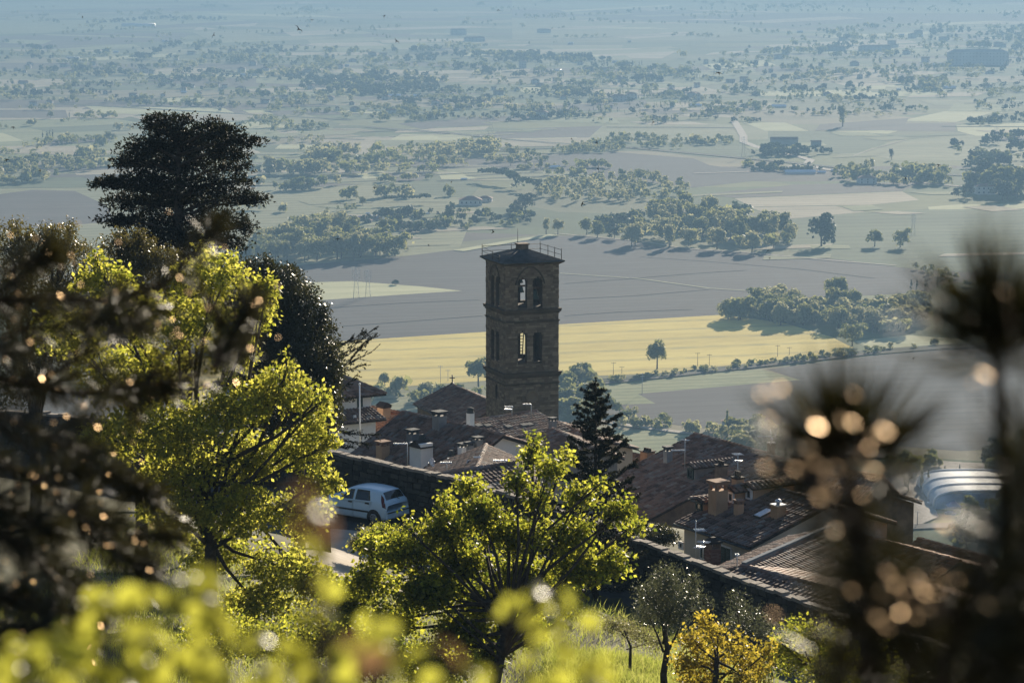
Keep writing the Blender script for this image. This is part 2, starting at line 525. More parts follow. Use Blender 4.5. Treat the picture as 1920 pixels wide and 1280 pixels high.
field('field', 'tan', [(520, 88), (610, 86), (600, 92), (525, 93)])
field('field', 'tan', [(520, 99), (720, 98), (710, 104), (525, 104)])
field('field', 'tan', [(740, 88), (830, 90), (790, 94), (740, 94)])
field('field', 'olive', [(1640, 100), (1760, 92), (1960, 96), (1780, 104)])
field('field', 'tan', [(1560, 134), (1640, 130), (1780, 136), (1700, 146), (1530, 146)])
field('field', 'lgreen', [(480, 142), (600, 150), (720, 138), (700, 146), (560, 158), (480, 156)])
# narrow strip fields of the open plain, all lying along the same bearing
RS = random.Random(23)
for k in range(230):
    y = RS.choice([RS.uniform(-10, 95), RS.uniform(60, 240), RS.uniform(60, 240), RS.uniform(240, 345)])
    if y < 240: x = RS.uniform(-60, 1960)
    else: x = RS.uniform(-60, 900)
    w = RS.uniform(50, 260); h = RS.uniform(1.6, 4.5) * (1 + y / 90); sl = RS.uniform(-.07, .03); sk = RS.uniform(-30, 60)
    field('field', RS.choice(['tan', 'tan', 'lgreen', 'green', 'olive', 'plough2', 'plough', 'pale', 'olive']), [(x, y), (x + w, y + w * sl), (x + w + sk, y + w * sl + h), (x + sk, y + h)])
for k in range(30):
    x, y = (RS.uniform(440, 880), RS.uniform(345, 480)) if k < 12 else (RS.uniform(1300, 1880), RS.uniform(240, 480))
    w = RS.uniform(50, 200); h = RS.uniform(3, 9); sl = RS.uniform(-.07, .01); sk = RS.uniform(-20, 60)
    field('field', RS.choice(['tan', 'olive', 'green', 'lgreen', 'plough2', 'olive']), [(x, y), (x + w, y + w * sl), (x + w + sk, y + w * sl + h), (x + sk, y + h)])
for k in range(85):
    y = RS.choice([RS.uniform(0, 240), RS.uniform(60, 240), RS.uniform(240, 345)])
    x = RS.uniform(-60, 1960) if y < 240 else RS.uniform(300, 960)
    w = RS.uniform(70, 330); sl = RS.uniform(-.07, .03)
    if RS.random() < .6: strip('ditch', 'dark', [(x, y), (x + w * .5, y + w * .5 * sl + RS.uniform(-1, 1)), (x + w, y + w * sl)], RS.uniform(5, 12))
    else: strip('track', RS.choice(['gravel', 'pale']), [(x, y), (x + w * .5, y + w * .5 * sl + RS.uniform(-1, 1)), (x + w, y + w * sl)], RS.uniform(3, 6))
# embankment of the railway, roads and tracks
strip('railway_embankment', 'dark', [(690, 238), (830, 248), (960, 262), (1040, 268), (1180, 276), (1300, 287), (1440, 300), (1600, 316), (1760, 326), (2000, 338)], 11, .1)
strip('railway_track', 'gravel', [(690, 239), (830, 249), (1040, 269), (1180, 277), (1300, 288), (1440, 301), (1600, 317), (1760, 327), (2000, 339)], 2.2, .3)
strip('ditch', 'dark', [(1000, 736), (1110, 714), (1240, 702), (1420, 682), (1640, 657), (1760, 648), (2000, 636)], 8, .05)
strip('road', 'plough', [(1040, 728), (1110, 720), (1240, 706), (1420, 686), (1640, 661), (1760, 652), (2000, 640)], 4, .2)
strip('road', 'gravel', [(1376, 226), (1385, 240), (1394, 255), (1394, 266), (1420, 276), (1470, 287), (1508, 296), (1520, 300), (1512, 308), (1545, 317), (1590, 322)], 9)
strip('road', 'gravel', [(1300, 325), (1400, 322), (1480, 312), (1512, 306)], 5)
strip('track', 'gravel', [(1700, 338), (1760, 346), (1840, 352)], 6)
strip('track', 'gravel', [(1040, 437), (1120, 444), (1200, 452), (1290, 466), (1400, 473), (1560, 488), (1680, 497)], 2.2)
strip('track', 'gravel', [(1600, 292), (1640, 278), (1700, 262)], 1.6)
strip('track', 'pale', [(860, 470), (960, 452), (1040, 440)], 10)
strip('track', 'pale', [(1050, 512), (1200, 522), (1330, 540), (1500, 551)], 1.5)
for ln in ([(1060, 530), (1180, 521), (1290, 512), (1400, 505)], [(1050, 560), (1200, 552), (1330, 541)], [(620, 575), (760, 566), (900, 560)], [(640, 610), (800, 598), (905, 590)], [(1200, 480), (1320, 488), (1500, 503), (1640, 520)], [(1060, 590), (1160, 583), (1300, 578)]):
    strip('track', 'plough2', ln, 1.8)
strip('ditch', 'dark', [(120, 195), (300, 205), (480, 215), (660, 225)], 12)
strip('ditch', 'dark', [(0, 32), (200, 22), (480, 8)], 22)
strip('ditch', 'dark', [(480, 348), (600, 344), (720, 338)], 6)
strip('path', 'gravel', [(1060, 770), (1110, 785), (1200, 800), (1300, 812)], 5)
strip('path', 'gravel', [(1560, 845), (1700, 858), (1770, 868), (1840, 872), (1900, 868)], 10)
field('paved_yard', 'gravel', [(1650, 900), (1735, 868), (1850, 872), (1850, 892), (1748, 900), (1745, 930), (1760, 968), (1720, 985), (1650, 985)])
strip('road', 'asphalt', [(1640, 990), (1740, 985), (1900, 978), (2000, 976)], 8)

# haze: one closed box of even thin air round everything
def build_haze():
    m = bpy.data.materials.new('haze_air'); m.use_nodes = True
    nt = m.node_tree; nt.nodes.clear()
    out = nt.nodes.new('ShaderNodeOutputMaterial')
    pv = nt.nodes.new('ShaderNodeVolumePrincipled')
    pv.inputs['Color'].default_value = (.182, .31, .465, 1)
    pv.inputs['Density'].default_value = 2.1e-4
    pv.inputs['Density Attribute'].default_value = ''
    pv.inputs['Anisotropy'].default_value = 0.25
    nt.links.new(pv.outputs[0], out.inputs['Volume'])
    try: m.cycles.homogeneous_volume = True
    except Exception: pass
    mb = MB()
    mb.box((0, 8400, 113.2), 28000, 18000, 231.2)
    o = mb.build('haze', m); o['kind'] = 'stuff'
    o.display_type = 'WIRE'
build_haze()

# =================================================================== TREES OF THE PLAIN
M['far_leaf'] = leaf_mat('hazy_foliage', (.05, .075, .032), (.16, .18, .075), (.14, .17, .05), (.48, .46, .17), .5, .6, .2, 0.02)
M['far_pale'] = leaf_mat('pale_foliage', (.14, .16, .08), (.3, .3, .16), (.35, .34, .15), (.6, .56, .3), .5, .6, .2, 0.03)
M['far_dark'] = leaf_mat('dark_foliage', (.016, .03, .018), (.04, .06, .03), (.03, .05, .015), (.08, .1, .03), .3, .6, .2)
M['far_bark'] = plain_mat('hazy_bark', (.07, .055, .045), 0.9)

def crown_quads(kind, nq, rng, q):
    """unit height tree crown (trunk base at 0, top at 1): leaf clumps through an uneven volume"""
    L = []
    if kind == 'round':
        L = [(0, 0, .52, .33, .4)] + [(rng.uniform(-.27, .27), rng.uniform(-.27, .27), rng.uniform(.25, .84), .17, .15) for _ in range(10)]
    elif kind == 'wide':
        L = [(0, 0, .5, .44, .36)] + [(rng.uniform(-.44, .44), rng.uniform(-.44, .44), rng.uniform(.2, .82), .2, .16) for _ in range(13)]
    elif kind == 'tall':
        L = [(0, 0, .55, .17, .42)] + [(rng.uniform(-.14, .14), rng.uniform(-.14, .14), rng.uniform(.25, .85), .12, .16) for _ in range(8)]
    elif kind == 'cypress':
        L = [(0, 0, .3 + .07 * i, .075 * (1.1 - .085 * i), .12) for i in range(9)] + [(0, 0, .15, .07, .14)]
    elif kind == 'umbrella':
        L = [(0, 0, .82, .42, .13)] + [(rng.uniform(-.36, .36), rng.uniform(-.36, .36), rng.uniform(.76, .88), .18, .09) for _ in range(9)]
    elif kind == 'bush':
        L = [(0, 0, .42, .5, .45)] + [(rng.uniform(-.5, .5), rng.uniform(-.4, .4), rng.uniform(.25, .7), .25, .25) for _ in range(6)]
    L = np.array(L)
    w = (L[:, 3] ** 2 + L[:, 3] * L[:, 4]); w = w / w.sum()
    k = rng.choice(len(L), nq, p=w)
    d = rng.normal(size=(nq, 3)); d /= np.linalg.norm(d, axis=1)[:, None]
    d[:, 2] = np.where(d[:, 2] < -.5, -d[:, 2], d[:, 2])
    rr = rng.uniform(.62, 1.06, nq)[:, None]
    c = L[k][:, :3] + d * rr * np.stack([L[k][:, 3], L[k][:, 3], L[k][:, 4]], 1)
    n = d + rng.normal(size=(nq, 3)) * .55
    n /= np.linalg.norm(n, axis=1)[:, None]
    a = np.cross(n, rng.normal(size=(nq, 3))); a /= np.linalg.norm(a, axis=1)[:, None]
    b = np.cross(n, a)
    s = q * rng.uniform(.6, 1.35, nq)[:, None]
    V = np.stack([c - a * s, c - b * s * .8, c + a * s, c + b * s * .8], 1)
    return V

TREE_KINDS = ['round', 'wide', 'tall', 'cypress', 'umbrella', 'bush']
rngT = np.random.default_rng(5)
NEARQ, FARQ = {}, {}
for kd in TREE_KINDS:
    NEARQ[kd] = [crown_quads(kd, {'cypress': 300, 'tall': 620}.get(kd, 900), rngT, {'cypress': .035, 'tall': .042, 'bush': .075}.get(kd, .052)) for _ in range(3)]
    FARQ[kd] = [crown_quads(kd, {'cypress': 40}.get(kd, 64), rngT, {'cypress': .075, 'tall': .1, 'bush': .17}.get(kd, .13)) for _ in range(4)]

def trunk_mb(kd):
    mb = MB()
    top = {'umbrella': .75, 'cypress': .3, 'bush': .3}.get(kd, .55)
    mb.tube([(0, 0, -.01), (.01, 0, top * .5), (0, .01, top)], [.03, .024, .012] if kd != 'cypress' else [.02, .018, .01], 5)
    if kd in ('round', 'wide', 'umbrella'):
        for k in range(4):
            a = k * 1.6 + .4; rr = .2 if kd != 'round' else .13
            mb.tube([(0, 0, top * .6), (math.cos(a) * rr * .5, math.sin(a) * rr * .5, top * .85), (math.cos(a) * rr, math.sin(a) * rr, top * 1.05)], [.014, .01, .004], 4)
    return mb
TRUNKS = {}
for kd in TREE_KINDS:
    t = trunk_mb(kd).build('trunk', M['far_bark'])
    TRUNKS[kd] = t.data
    bpy.data.objects.remove(t)
CROWNS = {}
def crown_mesh(kd, i, mat):
    key = (kd, i, mat)
    if key not in CROWNS: CROWNS[key] = quads_mesh('crown', NEARQ[kd][i], M[mat])
    return CROWNS[key]

TREES = []      # (pixel height, x, y, height, kind, mat, zone)
def in_poly(x, y, poly):
    c = False; j = len(poly) - 1
    for i in range(len(poly)):
        xi, yi = poly[i]; xj, yj = poly[j]
        if (yi > y) != (yj > y) and x < (xj - xi) * (y - yi) / (yj - yi) + xi: c = not c
        j = i
    return c

def add_tree(px, py, hpx, kd, mat, zone, box=None):
    hpx *= 1.02 if py > 330 else .88 if py > 235 else .7
    if box:
        x0, x1, y0, y1 = box
        u = (px - x0) / max(1, x1 - x0); v = (py - y0) / max(1, y1 - y0)
        zone = (zone, ['at the left end', 'left of the middle', 'in the middle', 'right of the middle', 'at the right end'][min(4, max(0, int(u * 5)))], 'front' if v > .55 else 'back')
    p = on_z(px, py, 0)
    d = p[1]
    TREES.append((hpx, p[0], p[1], hpx * d / F * 1.02, kd, mat, zone))

def scatter(zone, poly, n, kinds, mats, h0, h1):
    xs = [p[0] for p in poly]; ys = [p[1] for p in poly]
    n = int(n * 1.6)
    k = 0; it = 0
    while k < n and it < n * 30:
        it += 1
        x = R.uniform(min(xs), max(xs)); y = R.uniform(min(ys), max(ys))
        if not in_poly(x, y, poly): continue
        add_tree(x, y, R.uniform(h0, h1), R.choice(kinds), R.choice(mats), zone, (min(xs), max(xs), min(ys), max(ys))); k += 1

def clumps(zone, poly, n, kinds, mats, h0, h1):
    """trees in merged rows and copses, as hedges and gardens leave them"""
    xs = [p[0] for p in poly]; ys = [p[1] for p in poly]
    n = int(n * 3.0); k = 0; it = 0
    while k < n and it < n * 30:
        it += 1
        x = R.uniform(min(xs), max(xs)); y = R.uniform(min(ys), max(ys))
        if not in_poly(x, y, poly): continue
        m = R.choice([1, 1, 2, 3, 4, 6, 9, 14]); sx = R.uniform(3, 5) * m ** .8; kd = R.choice(kinds); mt = R.choice(mats); sl = R.uniform(-.09, .05)
        hh = R.uniform(h0, h1)
        for _ in range(m):
            dx = R.gauss(0, sx)
            add_tree(x + dx, y + dx * sl + R.gauss(0, 1.1), hh * R.uniform(.6, 1.25), kd if R.random() < .7 else R.choice(kinds), mt if R.random() < .75 else R.choice(mats), zone, (min(xs), max(xs), min(ys), max(ys))); k += 1

def along(zone, line, step, kinds, mats, h0, h1, jit=2):
    for (x0, y0), (x1, y1) in zip(line[:-1], line[1:]):
        n = max(1, int(math.hypot(x1 - x0, y1 - y0) / step))
        for i in range(n):
            t = (i + R.random()) / n
            add_tree(x0 + (x1 - x0) * t + R.uniform(-jit, jit), y0 + (y1 - y0) * t + R.uniform(-jit, jit) * .5, R.uniform(h0, h1), R.choice(kinds), R.choice(mats), zone, (min(q[0] for q in line), max(q[0] for q in line), 0, 1))

G3 = ['far_leaf', 'far_leaf', 'far_pale']
DK = ['far_dark', 'far_dark', 'far_leaf']
# belts that stand out
scatter('tree in the belt left of the tower', [(470, 490), (560, 450), (640, 440), (780, 462), (780, 478), (640, 492), (560, 492)], 34, ['round', 'wide', 'wide', 'tall'], G3, 30, 52)
scatter('tree in the belt left of the tower', [(440, 500), (480, 470), (520, 450), (620, 428), (600, 455), (520, 490)], 14, ['round', 'wide'], G3, 28, 44)
scatter('bush in the long hedge behind the tower', [(640, 420), (720, 400), (800, 398), (1000, 402), (1000, 418), (900, 432), (760, 440)], 70, ['bush', 'round', 'bush'], DK, 10, 22)
scatter('tree in the wood right of the tower', [(1180, 462), (1200, 420), (1300, 400), (1420, 420), (1500, 452), (1490, 470), (1340, 472)], 44, ['round', 'wide', 'round', 'tall'], G3, 26, 50)
scatter('tree in the wood right of the tower', [(1300, 420), (1340, 402), (1410, 405), (1405, 425), (1330, 430)], 10, ['umbrella', 'wide'], DK, 24, 36)
scatter('bush in the square plantation by the track', [(1110, 420), (1200, 408), (1210, 428), (1130, 436)], 26, ['bush', 'bush', 'round'], DK, 12, 22)
scatter('tree in the young poplar plantation', [(1010, 372), (1040, 345), (1180, 332), (1290, 352), (1290, 372), (1160, 382), (1060, 384)], 95, ['round', 'tall', 'round'], ['far_pale', 'far_pale', 'far_leaf'], 12, 24)
scatter('tree in the copse by the yellow field', [(1362, 600), (1400, 582), (1500, 570), (1600, 585), (1740, 580), (1745, 630), (1600, 628), (1480, 612)], 66, ['round', 'wide', 'bush', 'round'], ['far_pale', 'far_leaf', 'far_pale'], 26, 48)
scatter('tree in the copse by the yellow field', [(1540, 580), (1580, 568), (1600, 590), (1560, 600)], 4, ['tall', 'round'], G3, 50, 60)
scatter('bush in the scrub at the tower foot', [(1052, 800), (1055, 722), (1090, 718), (1130, 730), (1140, 770), (1100, 800)], 26, ['bush', 'round', 'bush'], G3, 20, 46)
scatter('bush in the scrub left of the tower', [(690, 760), (720, 725), (800, 728), (910, 735), (912, 790), (780, 765)], 24, ['bush', 'round'], G3, 16, 36)
scatter('bush on the banks under the plough', [(1140, 800), (1180, 782), (1300, 800), (1420, 812), (1420, 825), (1250, 810)], 18, ['bush'], G3, 14, 26)
scatter('tree in the park behind the gabled roof', [(1330, 870), (1340, 815), (1430, 815), (1560, 835), (1560, 880)], 26, ['round', 'bush', 'tall', 'cypress'], G3, 24, 56)
scatter('tree along the lane beyond the dome', [(1650, 905), (1660, 870), (1760, 868), (1760, 880), (1700, 900)], 14, ['round', 'bush'], G3, 20, 34)
scatter('tree on the slope beside the dome', [(1870, 900), (1870, 860), (1960, 850), (1960, 1010), (1900, 1000)], 24, ['round', 'wide', 'bush'], DK, 30, 60)
scatter('tree on the slope below the dome', [(1770, 1005), (1800, 975), (1960, 985), (1960, 1040), (1800, 1030)], 18, ['bush', 'round'], DK, 22, 46)
scatter('bush in the ditch along the yellow field', [(1090, 715), (1240, 700), (1430, 680), (1640, 655), (1760, 645), (1760, 652), (1640, 662), (1430, 688), (1240, 708), (1100, 722)], 46, ['bush'], G3, 6, 15)
scatter('tree lining the far plough edge', [(1690, 500), (1760, 510), (1840, 540), (1920, 560), (1920, 570), (1830, 550), (1750, 522), (1690, 506)], 22, ['bush', 'round'], G3, 10, 20)
clumps('tree in the loose wood beside the cedar', [(470, 330), (560, 290), (640, 262), (700, 285), (690, 320), (600, 330)], 26, ['round', 'wide'], G3, 18, 36)
clumps('tree in the loose wood mid plain', [(640, 330), (700, 300), (800, 280), (960, 288), (960, 300), (860, 312), (760, 330)], 40, ['round', 'wide'], G3, 16, 32)
clumps('tree on the strip behind the plough', [(920, 300), (1000, 270), (1050, 300), (1130, 320), (1200, 322), (1200, 330), (1060, 330)], 22, ['round', 'bush'], G3, 10, 22)
clumps('bush by the railway embankment', [(1040, 285), (1180, 255), (1400, 262), (1400, 270), (1260, 275), (1100, 290)], 60, ['bush', 'round'], G3, 8, 16)
clumps('bush by the railway embankment', [(1400, 308), (1520, 315), (1520, 325), (1420, 318)], 20, ['bush'], DK, 8, 14)
clumps('tree round the long barn', [(1405, 280), (1430, 262), (1440, 275), (1520, 290), (1560, 282), (1560, 290), (1440, 292)], 14, ['round', 'bush'], DK, 14, 24)
clumps('tree round the railway cottages', [(1560, 345), (1580, 318), (1660, 318), (1760, 330), (1770, 345), (1660, 348)], 30, ['round', 'bush', 'tall'], G3, 12, 28)
clumps('tree round the white farmhouse', [(1800, 372), (1820, 340), (1960, 330), (1960, 375), (1880, 380)], 20, ['round', 'wide', 'bush'], DK, 20, 44)
clumps('tree on the dry meadow slope', [(1760, 262), (1900, 258), (1960, 275), (1960, 322), (1860, 320), (1780, 285)], 30, ['round', 'bush', 'wide'], DK, 12, 26)
scatter('bush in the hedge between the pale fields', [(1810, 232), (1850, 222), (1960, 212), (1960, 228), (1830, 236)], 34, ['bush', 'round'], DK, 10, 20)
# the settled belt and the open plain
ZB = 'tree in the village belt'
clumps(ZB, [(-40, 190), (-40, 100), (300, 84), (480, 92), (480, 210), (200, 196)], 300, ['round', 'bush', 'wide', 'round'], G3 + DK, 9, 19)
clumps(ZB, [(480, 92), (960, 90), (960, 232), (700, 228), (480, 210)], 330, ['round', 'bush', 'wide', 'round'], G3 + DK, 9, 20)
clumps(ZB, [(960, 108), (1440, 108), (1440, 230), (1200, 235), (960, 228)], 330, ['round', 'bush', 'wide', 'cypress'], G3 + DK, 9, 20)
clumps(ZB, [(1440, 60), (1960, 50), (1960, 205), (1700, 215), (1440, 225)], 370, ['round', 'bush', 'wide', 'tall'], G3 + DK, 9, 20)
clumps(ZB, [(560, 150), (800, 148), (820, 176), (600, 182)], 110, ['round', 'bush'], ['far_dark'], 12, 18)
clumps(ZB, [(960, 104), (1110, 106), (1110, 118), (960, 118)], 50, ['bush', 'round'], ['far_dark'], 9, 14)
ZO = 'tree on the far open fields'
clumps(ZO, [(-40, 88), (-40, -20), (1960, -20), (1960, 52), (1440, 62), (960, 88), (480, 86)], 260, ['round', 'bush', 'wide', 'tall'], G3, 7, 13)
clumps(ZO, [(-40, 330), (-40, 195), (480, 215), (700, 235), (600, 300), (300, 310)], 90, ['round', 'bush', 'wide'], G3, 9, 19)
clumps(ZO, [(440, 345), (700, 330), (900, 350), (860, 395), (600, 420), (440, 400)], 22, ['round', 'bush'], G3, 12, 24)
clumps('bush round the left edge farm', [(-40, 345), (20, 300), (200, 285), (230, 310), (60, 350)], 46, ['round', 'bush'], G3, 12, 24)
along(ZO, [(1180, 22), (1330, 20), (1440, 24), (1660, 22), (1920, 26)], 16, ['round', 'tall'], G3, 8, 13)
along(ZO, [(960, 30), (1130, 44), (1300, 46), (1440, 50)], 18, ['round'], G3, 8, 12)
along(ZO, [(160, 46), (330, 36), (420, 40)], 7, ['bush', 'round'], DK, 8, 14)
along('tree in a row of cypresses', [(540, 312), (552, 311), (566, 311)], 7, ['cypress'], ['far_dark'], 8, 11, 0)
along('tree in a row of cypresses', [(80, 260), (100, 258)], 4, ['cypress'], ['far_dark'], 14, 18, 0)
along('tree in a row of cypresses', [(1696, 545), (1760, 540)], 12, ['cypress'], ['far_dark'], 16, 24, 0)
along('tree in a row of cypresses', [(1245, 425), (1275, 418), (1325, 412)], 7, ['cypress'], ['far_dark'], 12, 20, 1)
along('pine in the umbrella pine group', [(900, 338), (925, 342), (960, 348)], 9, ['umbrella'], ['far_dark'], 22, 28, 2)
along('pine in the umbrella pine group', [(960, 352), (1000, 362), (1020, 366)], 9, ['umbrella', 'wide'], ['far_dark'], 22, 28, 2)
along('pine in the row above the hedge', [(716, 386), (806, 382)], 10, ['umbrella'], ['far_dark'], 16, 20, 1)

SINGLES = [
 (1540, 462, 60, 'wide', 'far_dark', 'large lone oak standing on the green field edge beyond the ploughed field'),
 (1640, 462, 34, 'round', 'far_leaf', 'round tree just right of the large lone oak'),
 (1688, 464, 36, 'wide', 'far_leaf', 'broad clump tree second to the right of the large lone oak'),
 (1410, 474, 44, 'round', 'far_pale', 'pale sunlit tree in front of the mixed wood by the track'),
 (1450, 466, 28, 'round', 'far_pale', 'small pale tree between the mixed wood and the large lone oak'),
 (1232, 692, 55, 'round', 'far_leaf', 'lone broad poplar standing in the yellow field by the road'),
 (1598, 648, 44, 'wide', 'far_leaf', 'lone round tree at the tip of the yellow field'),
 (897, 725, 56, 'round', 'far_leaf', 'misty round tree touching the left side of the bell tower'),
 (721, 724, 28, 'round', 'far_leaf', 'misty bush above the chimney of the reddish roof'),
 (742, 534, 11, 'bush', 'far_dark', 'small bush on the pale wedge of field'),
 (1024, 440, 32, 'tall', 'far_pale', 'slim pale tree just right of the mast of the bell tower'),
 (1046, 440, 30, 'round', 'far_pale', 'second pale tree right of the mast of the bell tower'),
 (1100, 440, 34, 'round', 'far_leaf', 'left one of two round trees by the track'),
 (1120, 446, 34, 'round', 'far_leaf', 'right one of two round trees by the track'),
 (1152, 448, 26, 'wide', 'far_dark', 'dark spreading tree after the two round trees by the track'),
 (1580, 238, 46, 'tall', 'far_leaf', 'tall poplar between the green fields far right'),
 (1672, 300, 24, 'tall', 'far_dark', 'dark slim tree on the dry meadow by the railway'),
 (957, 312, 24, 'round', 'far_pale', 'pale round tree left of the ploughed band'),
 (1014, 318, 26, 'tall', 'far_leaf', 'slim dark tree at the end of the ploughed band'),
 (1703, 922, 46, 'tall', 'far_dark', 'dark tall cypress throwing a long shadow on the paved yard'),
 (1728, 920, 42, 'cypress', 'far_dark', 'second dark cypress nearer the white sports dome'),
 (1740, 918, 40, 'cypress', 'far_dark', 'third dark cypress touching the white sports dome'),
 (1771, 898, 26, 'cypress', 'far_dark', 'slim cypress behind the top of the white sports dome'),
 (1793, 894, 18, 'cypress', 'far_dark', 'short cypress behind the flat top of the white sports dome'),
 (1799, 893, 24, 'cypress', 'far_dark', 'pointed cypress over the flat top of the white sports dome'),
 (1818, 972, 46, 'round', 'far_leaf', 'round tree in front of the white sports dome'),
 (1872, 974, 42, 'wide', 'far_leaf', 'wide tree at the right end of the white sports dome'),
 (1855, 880, 50, 'round', 'far_dark', 'big round tree behind the right end of the white sports dome'),
 (516, 356, 16, 'round', 'far_leaf', 'small lone tree right of the large cedar, casting a long shadow'),
 (130, 222, 18, 'cypress', 'far_dark', 'pointed dark tree on the tan field at the left'),
 (95, 222, 22, 'round', 'far_pale', 'pale bare tree on the tan field at the left'),
 (680, 384, 16, 'round', 'far_leaf', 'thin tree on the tan fields above the hedge'),
 (985, 396, 34, 'wide', 'far_dark', 'dark domed tree beside the red roofed villa'),
]
for s in SINGLES: add_tree(s[0], s[1], s[2], s[3], s[4], '!' + s[5])

def build_trees():
    order = sorted(range(len(TREES)), key=lambda i: (0 if TREES[i][6][0] == '!' else 1, -TREES[i][0]))
    near = order[:300]; far = order[300:]
    for i in near:
        hp, x, y, h, kd, mat, zone = TREES[i]
        name = {'cypress': 'cypress_tree', 'umbrella': 'umbrella_pine', 'tall': 'poplar_tree', 'bush': 'shrub'}.get(kd, 'broadleaf_tree')
        if zone[0] == '!':
            o = empty(name, (x, y, 0), zone[1:], 'tree')
        else:
            zn, pos, row = zone
            noun = 'bush' if kd == 'bush' else 'tree'
            tail = zn.split(' ', 1)[1] if zn.split(' ', 1)[0] in ('tree', 'bush', 'pine') else ' '.join(zn.split(' ')[2:]) if zn.split(' ')[1] in ('tree', 'bush', 'shrub', 'hedge') else zn
            if tail.startswith('bush'): tail = tail[5:]
            adj = {'far_leaf': 'green', 'far_pale': 'pale', 'far_dark': 'dark'}[mat] + {'round': ' round', 'wide': ' spreading', 'tall': ' slim', 'cypress': ' pointed', 'umbrella': ' flat topped', 'bush': ' low'}[kd]
            big = 'big ' if hp > 44 else 'small ' if hp < 26 else ''
            lb = f'{big}{adj} {noun} {tail}, {pos}, {row} row'
            w = lb.split()
            if len(w) > 16: lb = f'{big}{adj} {noun} {tail}, {pos}'
            if len(lb.split()) > 16: lb = f'{adj} {noun} {tail}, {pos}'
            if len(lb.split()) > 16: lb = f'{adj} {noun} ' + ' '.join(tail.split()[:13])
            o = empty(name, (x, y, 0), lb, 'shrub' if kd == 'bush' else 'tree', zn.replace('tree ', 'trees ').replace('bush ', 'bushes '))
        o.scale = (h, h * R.uniform(.9, 1.1), h)
        o.rotation_euler[2] = R.uniform(0, 6.28)
        link_mesh('crown', crown_mesh(kd, R.randrange(3), mat), o)
        link_mesh('trunk', TRUNKS[kd], o)
    for mat in ('far_leaf', 'far_pale', 'far_dark'):
        arr = []
        for i in far:
            hp, x, y, h, kd, m_, zone = TREES[i]
            if m_ != mat: continue
            V = FARQ[kd][R.randrange(4)]
            a = R.uniform(0, 6.28); ca, sa = math.cos(a), math.sin(a)
            Rm = np.array([[ca, -sa, 0], [sa, ca, 0], [0, 0, 1]])
            arr.append((V @ Rm.T) * h + np.array([x, y, 0]))
        if arr:
            o = link_mesh('distant_trees', quads_mesh('distant_trees', np.concatenate(arr), M[mat]))
            o['kind'] = 'stuff'
            o['label'] = {'far_leaf': 'mid green trees and bushes massed over the far plain', 'far_pale': 'pale sunlit trees massed over the far plain', 'far_dark': 'dark evergreen trees massed over the far plain'}[mat]
build_trees()

# =================================================================== BUILDINGS OF THE PLAIN
M['far_wall'] = surf('far_plaster', (.55, .5, .44), (.76, .71, .64), 0.05, 0.9)
M['far_wall_d'] = surf('far_plaster_grey', (.34, .32, .3), (.46, .43, .4), 0.05, 0.9)
M['far_roof'] = surf('far_roof_tile', (.22, .11, .07), (.34, .18, .12), 0.3, 0.85)
M['far_metal'] = plain_mat('far_metal_sheet', (.75, .77, .8), 0.3, 0.3, 0.8)
M['far_pane'] = plain_mat('far_window', (.03, .04, .05), 0.3)

def spot(px, py):
    c = ['at the far left', 'at the left', 'left of the centre', 'right above the centre', 'right of the centre', 'at the right', 'at the far right'][min(6, int(px / 275))]
    return c + (', far off' if py < 95 else ', upper belt' if py < 135 else ', middle belt' if py < 175 else ', lower belt')

def far_house(px, py, wpx, hpx, yaw, label, hip=True, roof='far_roof', wall='far_wall', depth=None, cat='house', name='house', group=None, nwin=3, floors=2, spotted=None):
    if spotted: label = ('grey' if wall == 'far_wall_d' else 'cream') + (' hipped' if hip else ' gabled') + ' house ' + ('long' if wpx > 15 else 'short' if wpx < 12 else 'middling') + ' and tiled, ' + spot(px, py) + ''
    p = on_z(px, py, 0); d = p[1]
    L = wpx * d / F; H = hpx * d / F
    W = depth or min(L * .7, 11)
    root = empty(name, p, label, cat, group, rad(yaw))
    mb = MB(); mb.box((0, 0, H * .5), L, W, H); mb.build('wall', M[wall], root)
    e = .5; rh = W * .22
    mb = MB()
    a = [(-L / 2 - e, -W / 2 - e, H), (L / 2 + e, -W / 2 - e, H), (L / 2 + e, W / 2 + e, H), (-L / 2 - e, W / 2 + e, H)]
    hp = min(L * .4, W * .5) if hip else -e
    hp = hp if hip else -e
    t0 = (-L / 2 + (hp if hip else -e), 0, H + rh); t1 = (L / 2 - (hp if hip else -e), 0, H + rh)
    mb.add(a + [t0, t1], [(0, 1, 5, 4), (2, 3, 4, 5), (1, 2, 5), (3, 0, 4), (3, 2, 1, 0)])
    mb.build('roof', M[roof], root)
    if nwin:
        me = None
        for k in range(nwin):
            for f_ in range(floors):
                wx = (k + .5) / nwin * L - L / 2; wz = H * (f_ + .55) / floors
                if me is None:
                    w_ = MB(); w_.box((0, 0, 0), min(1.1, L / nwin * .4), .12, min(1.6, H / floors * .5))
                    o = w_.build('window', M['far_pane'], root, loc=(wx, -W / 2 - .03, wz)); me = o.data
                else:
                    link_mesh('window', me, root, (wx, -W / 2 - .03, wz))
    return root

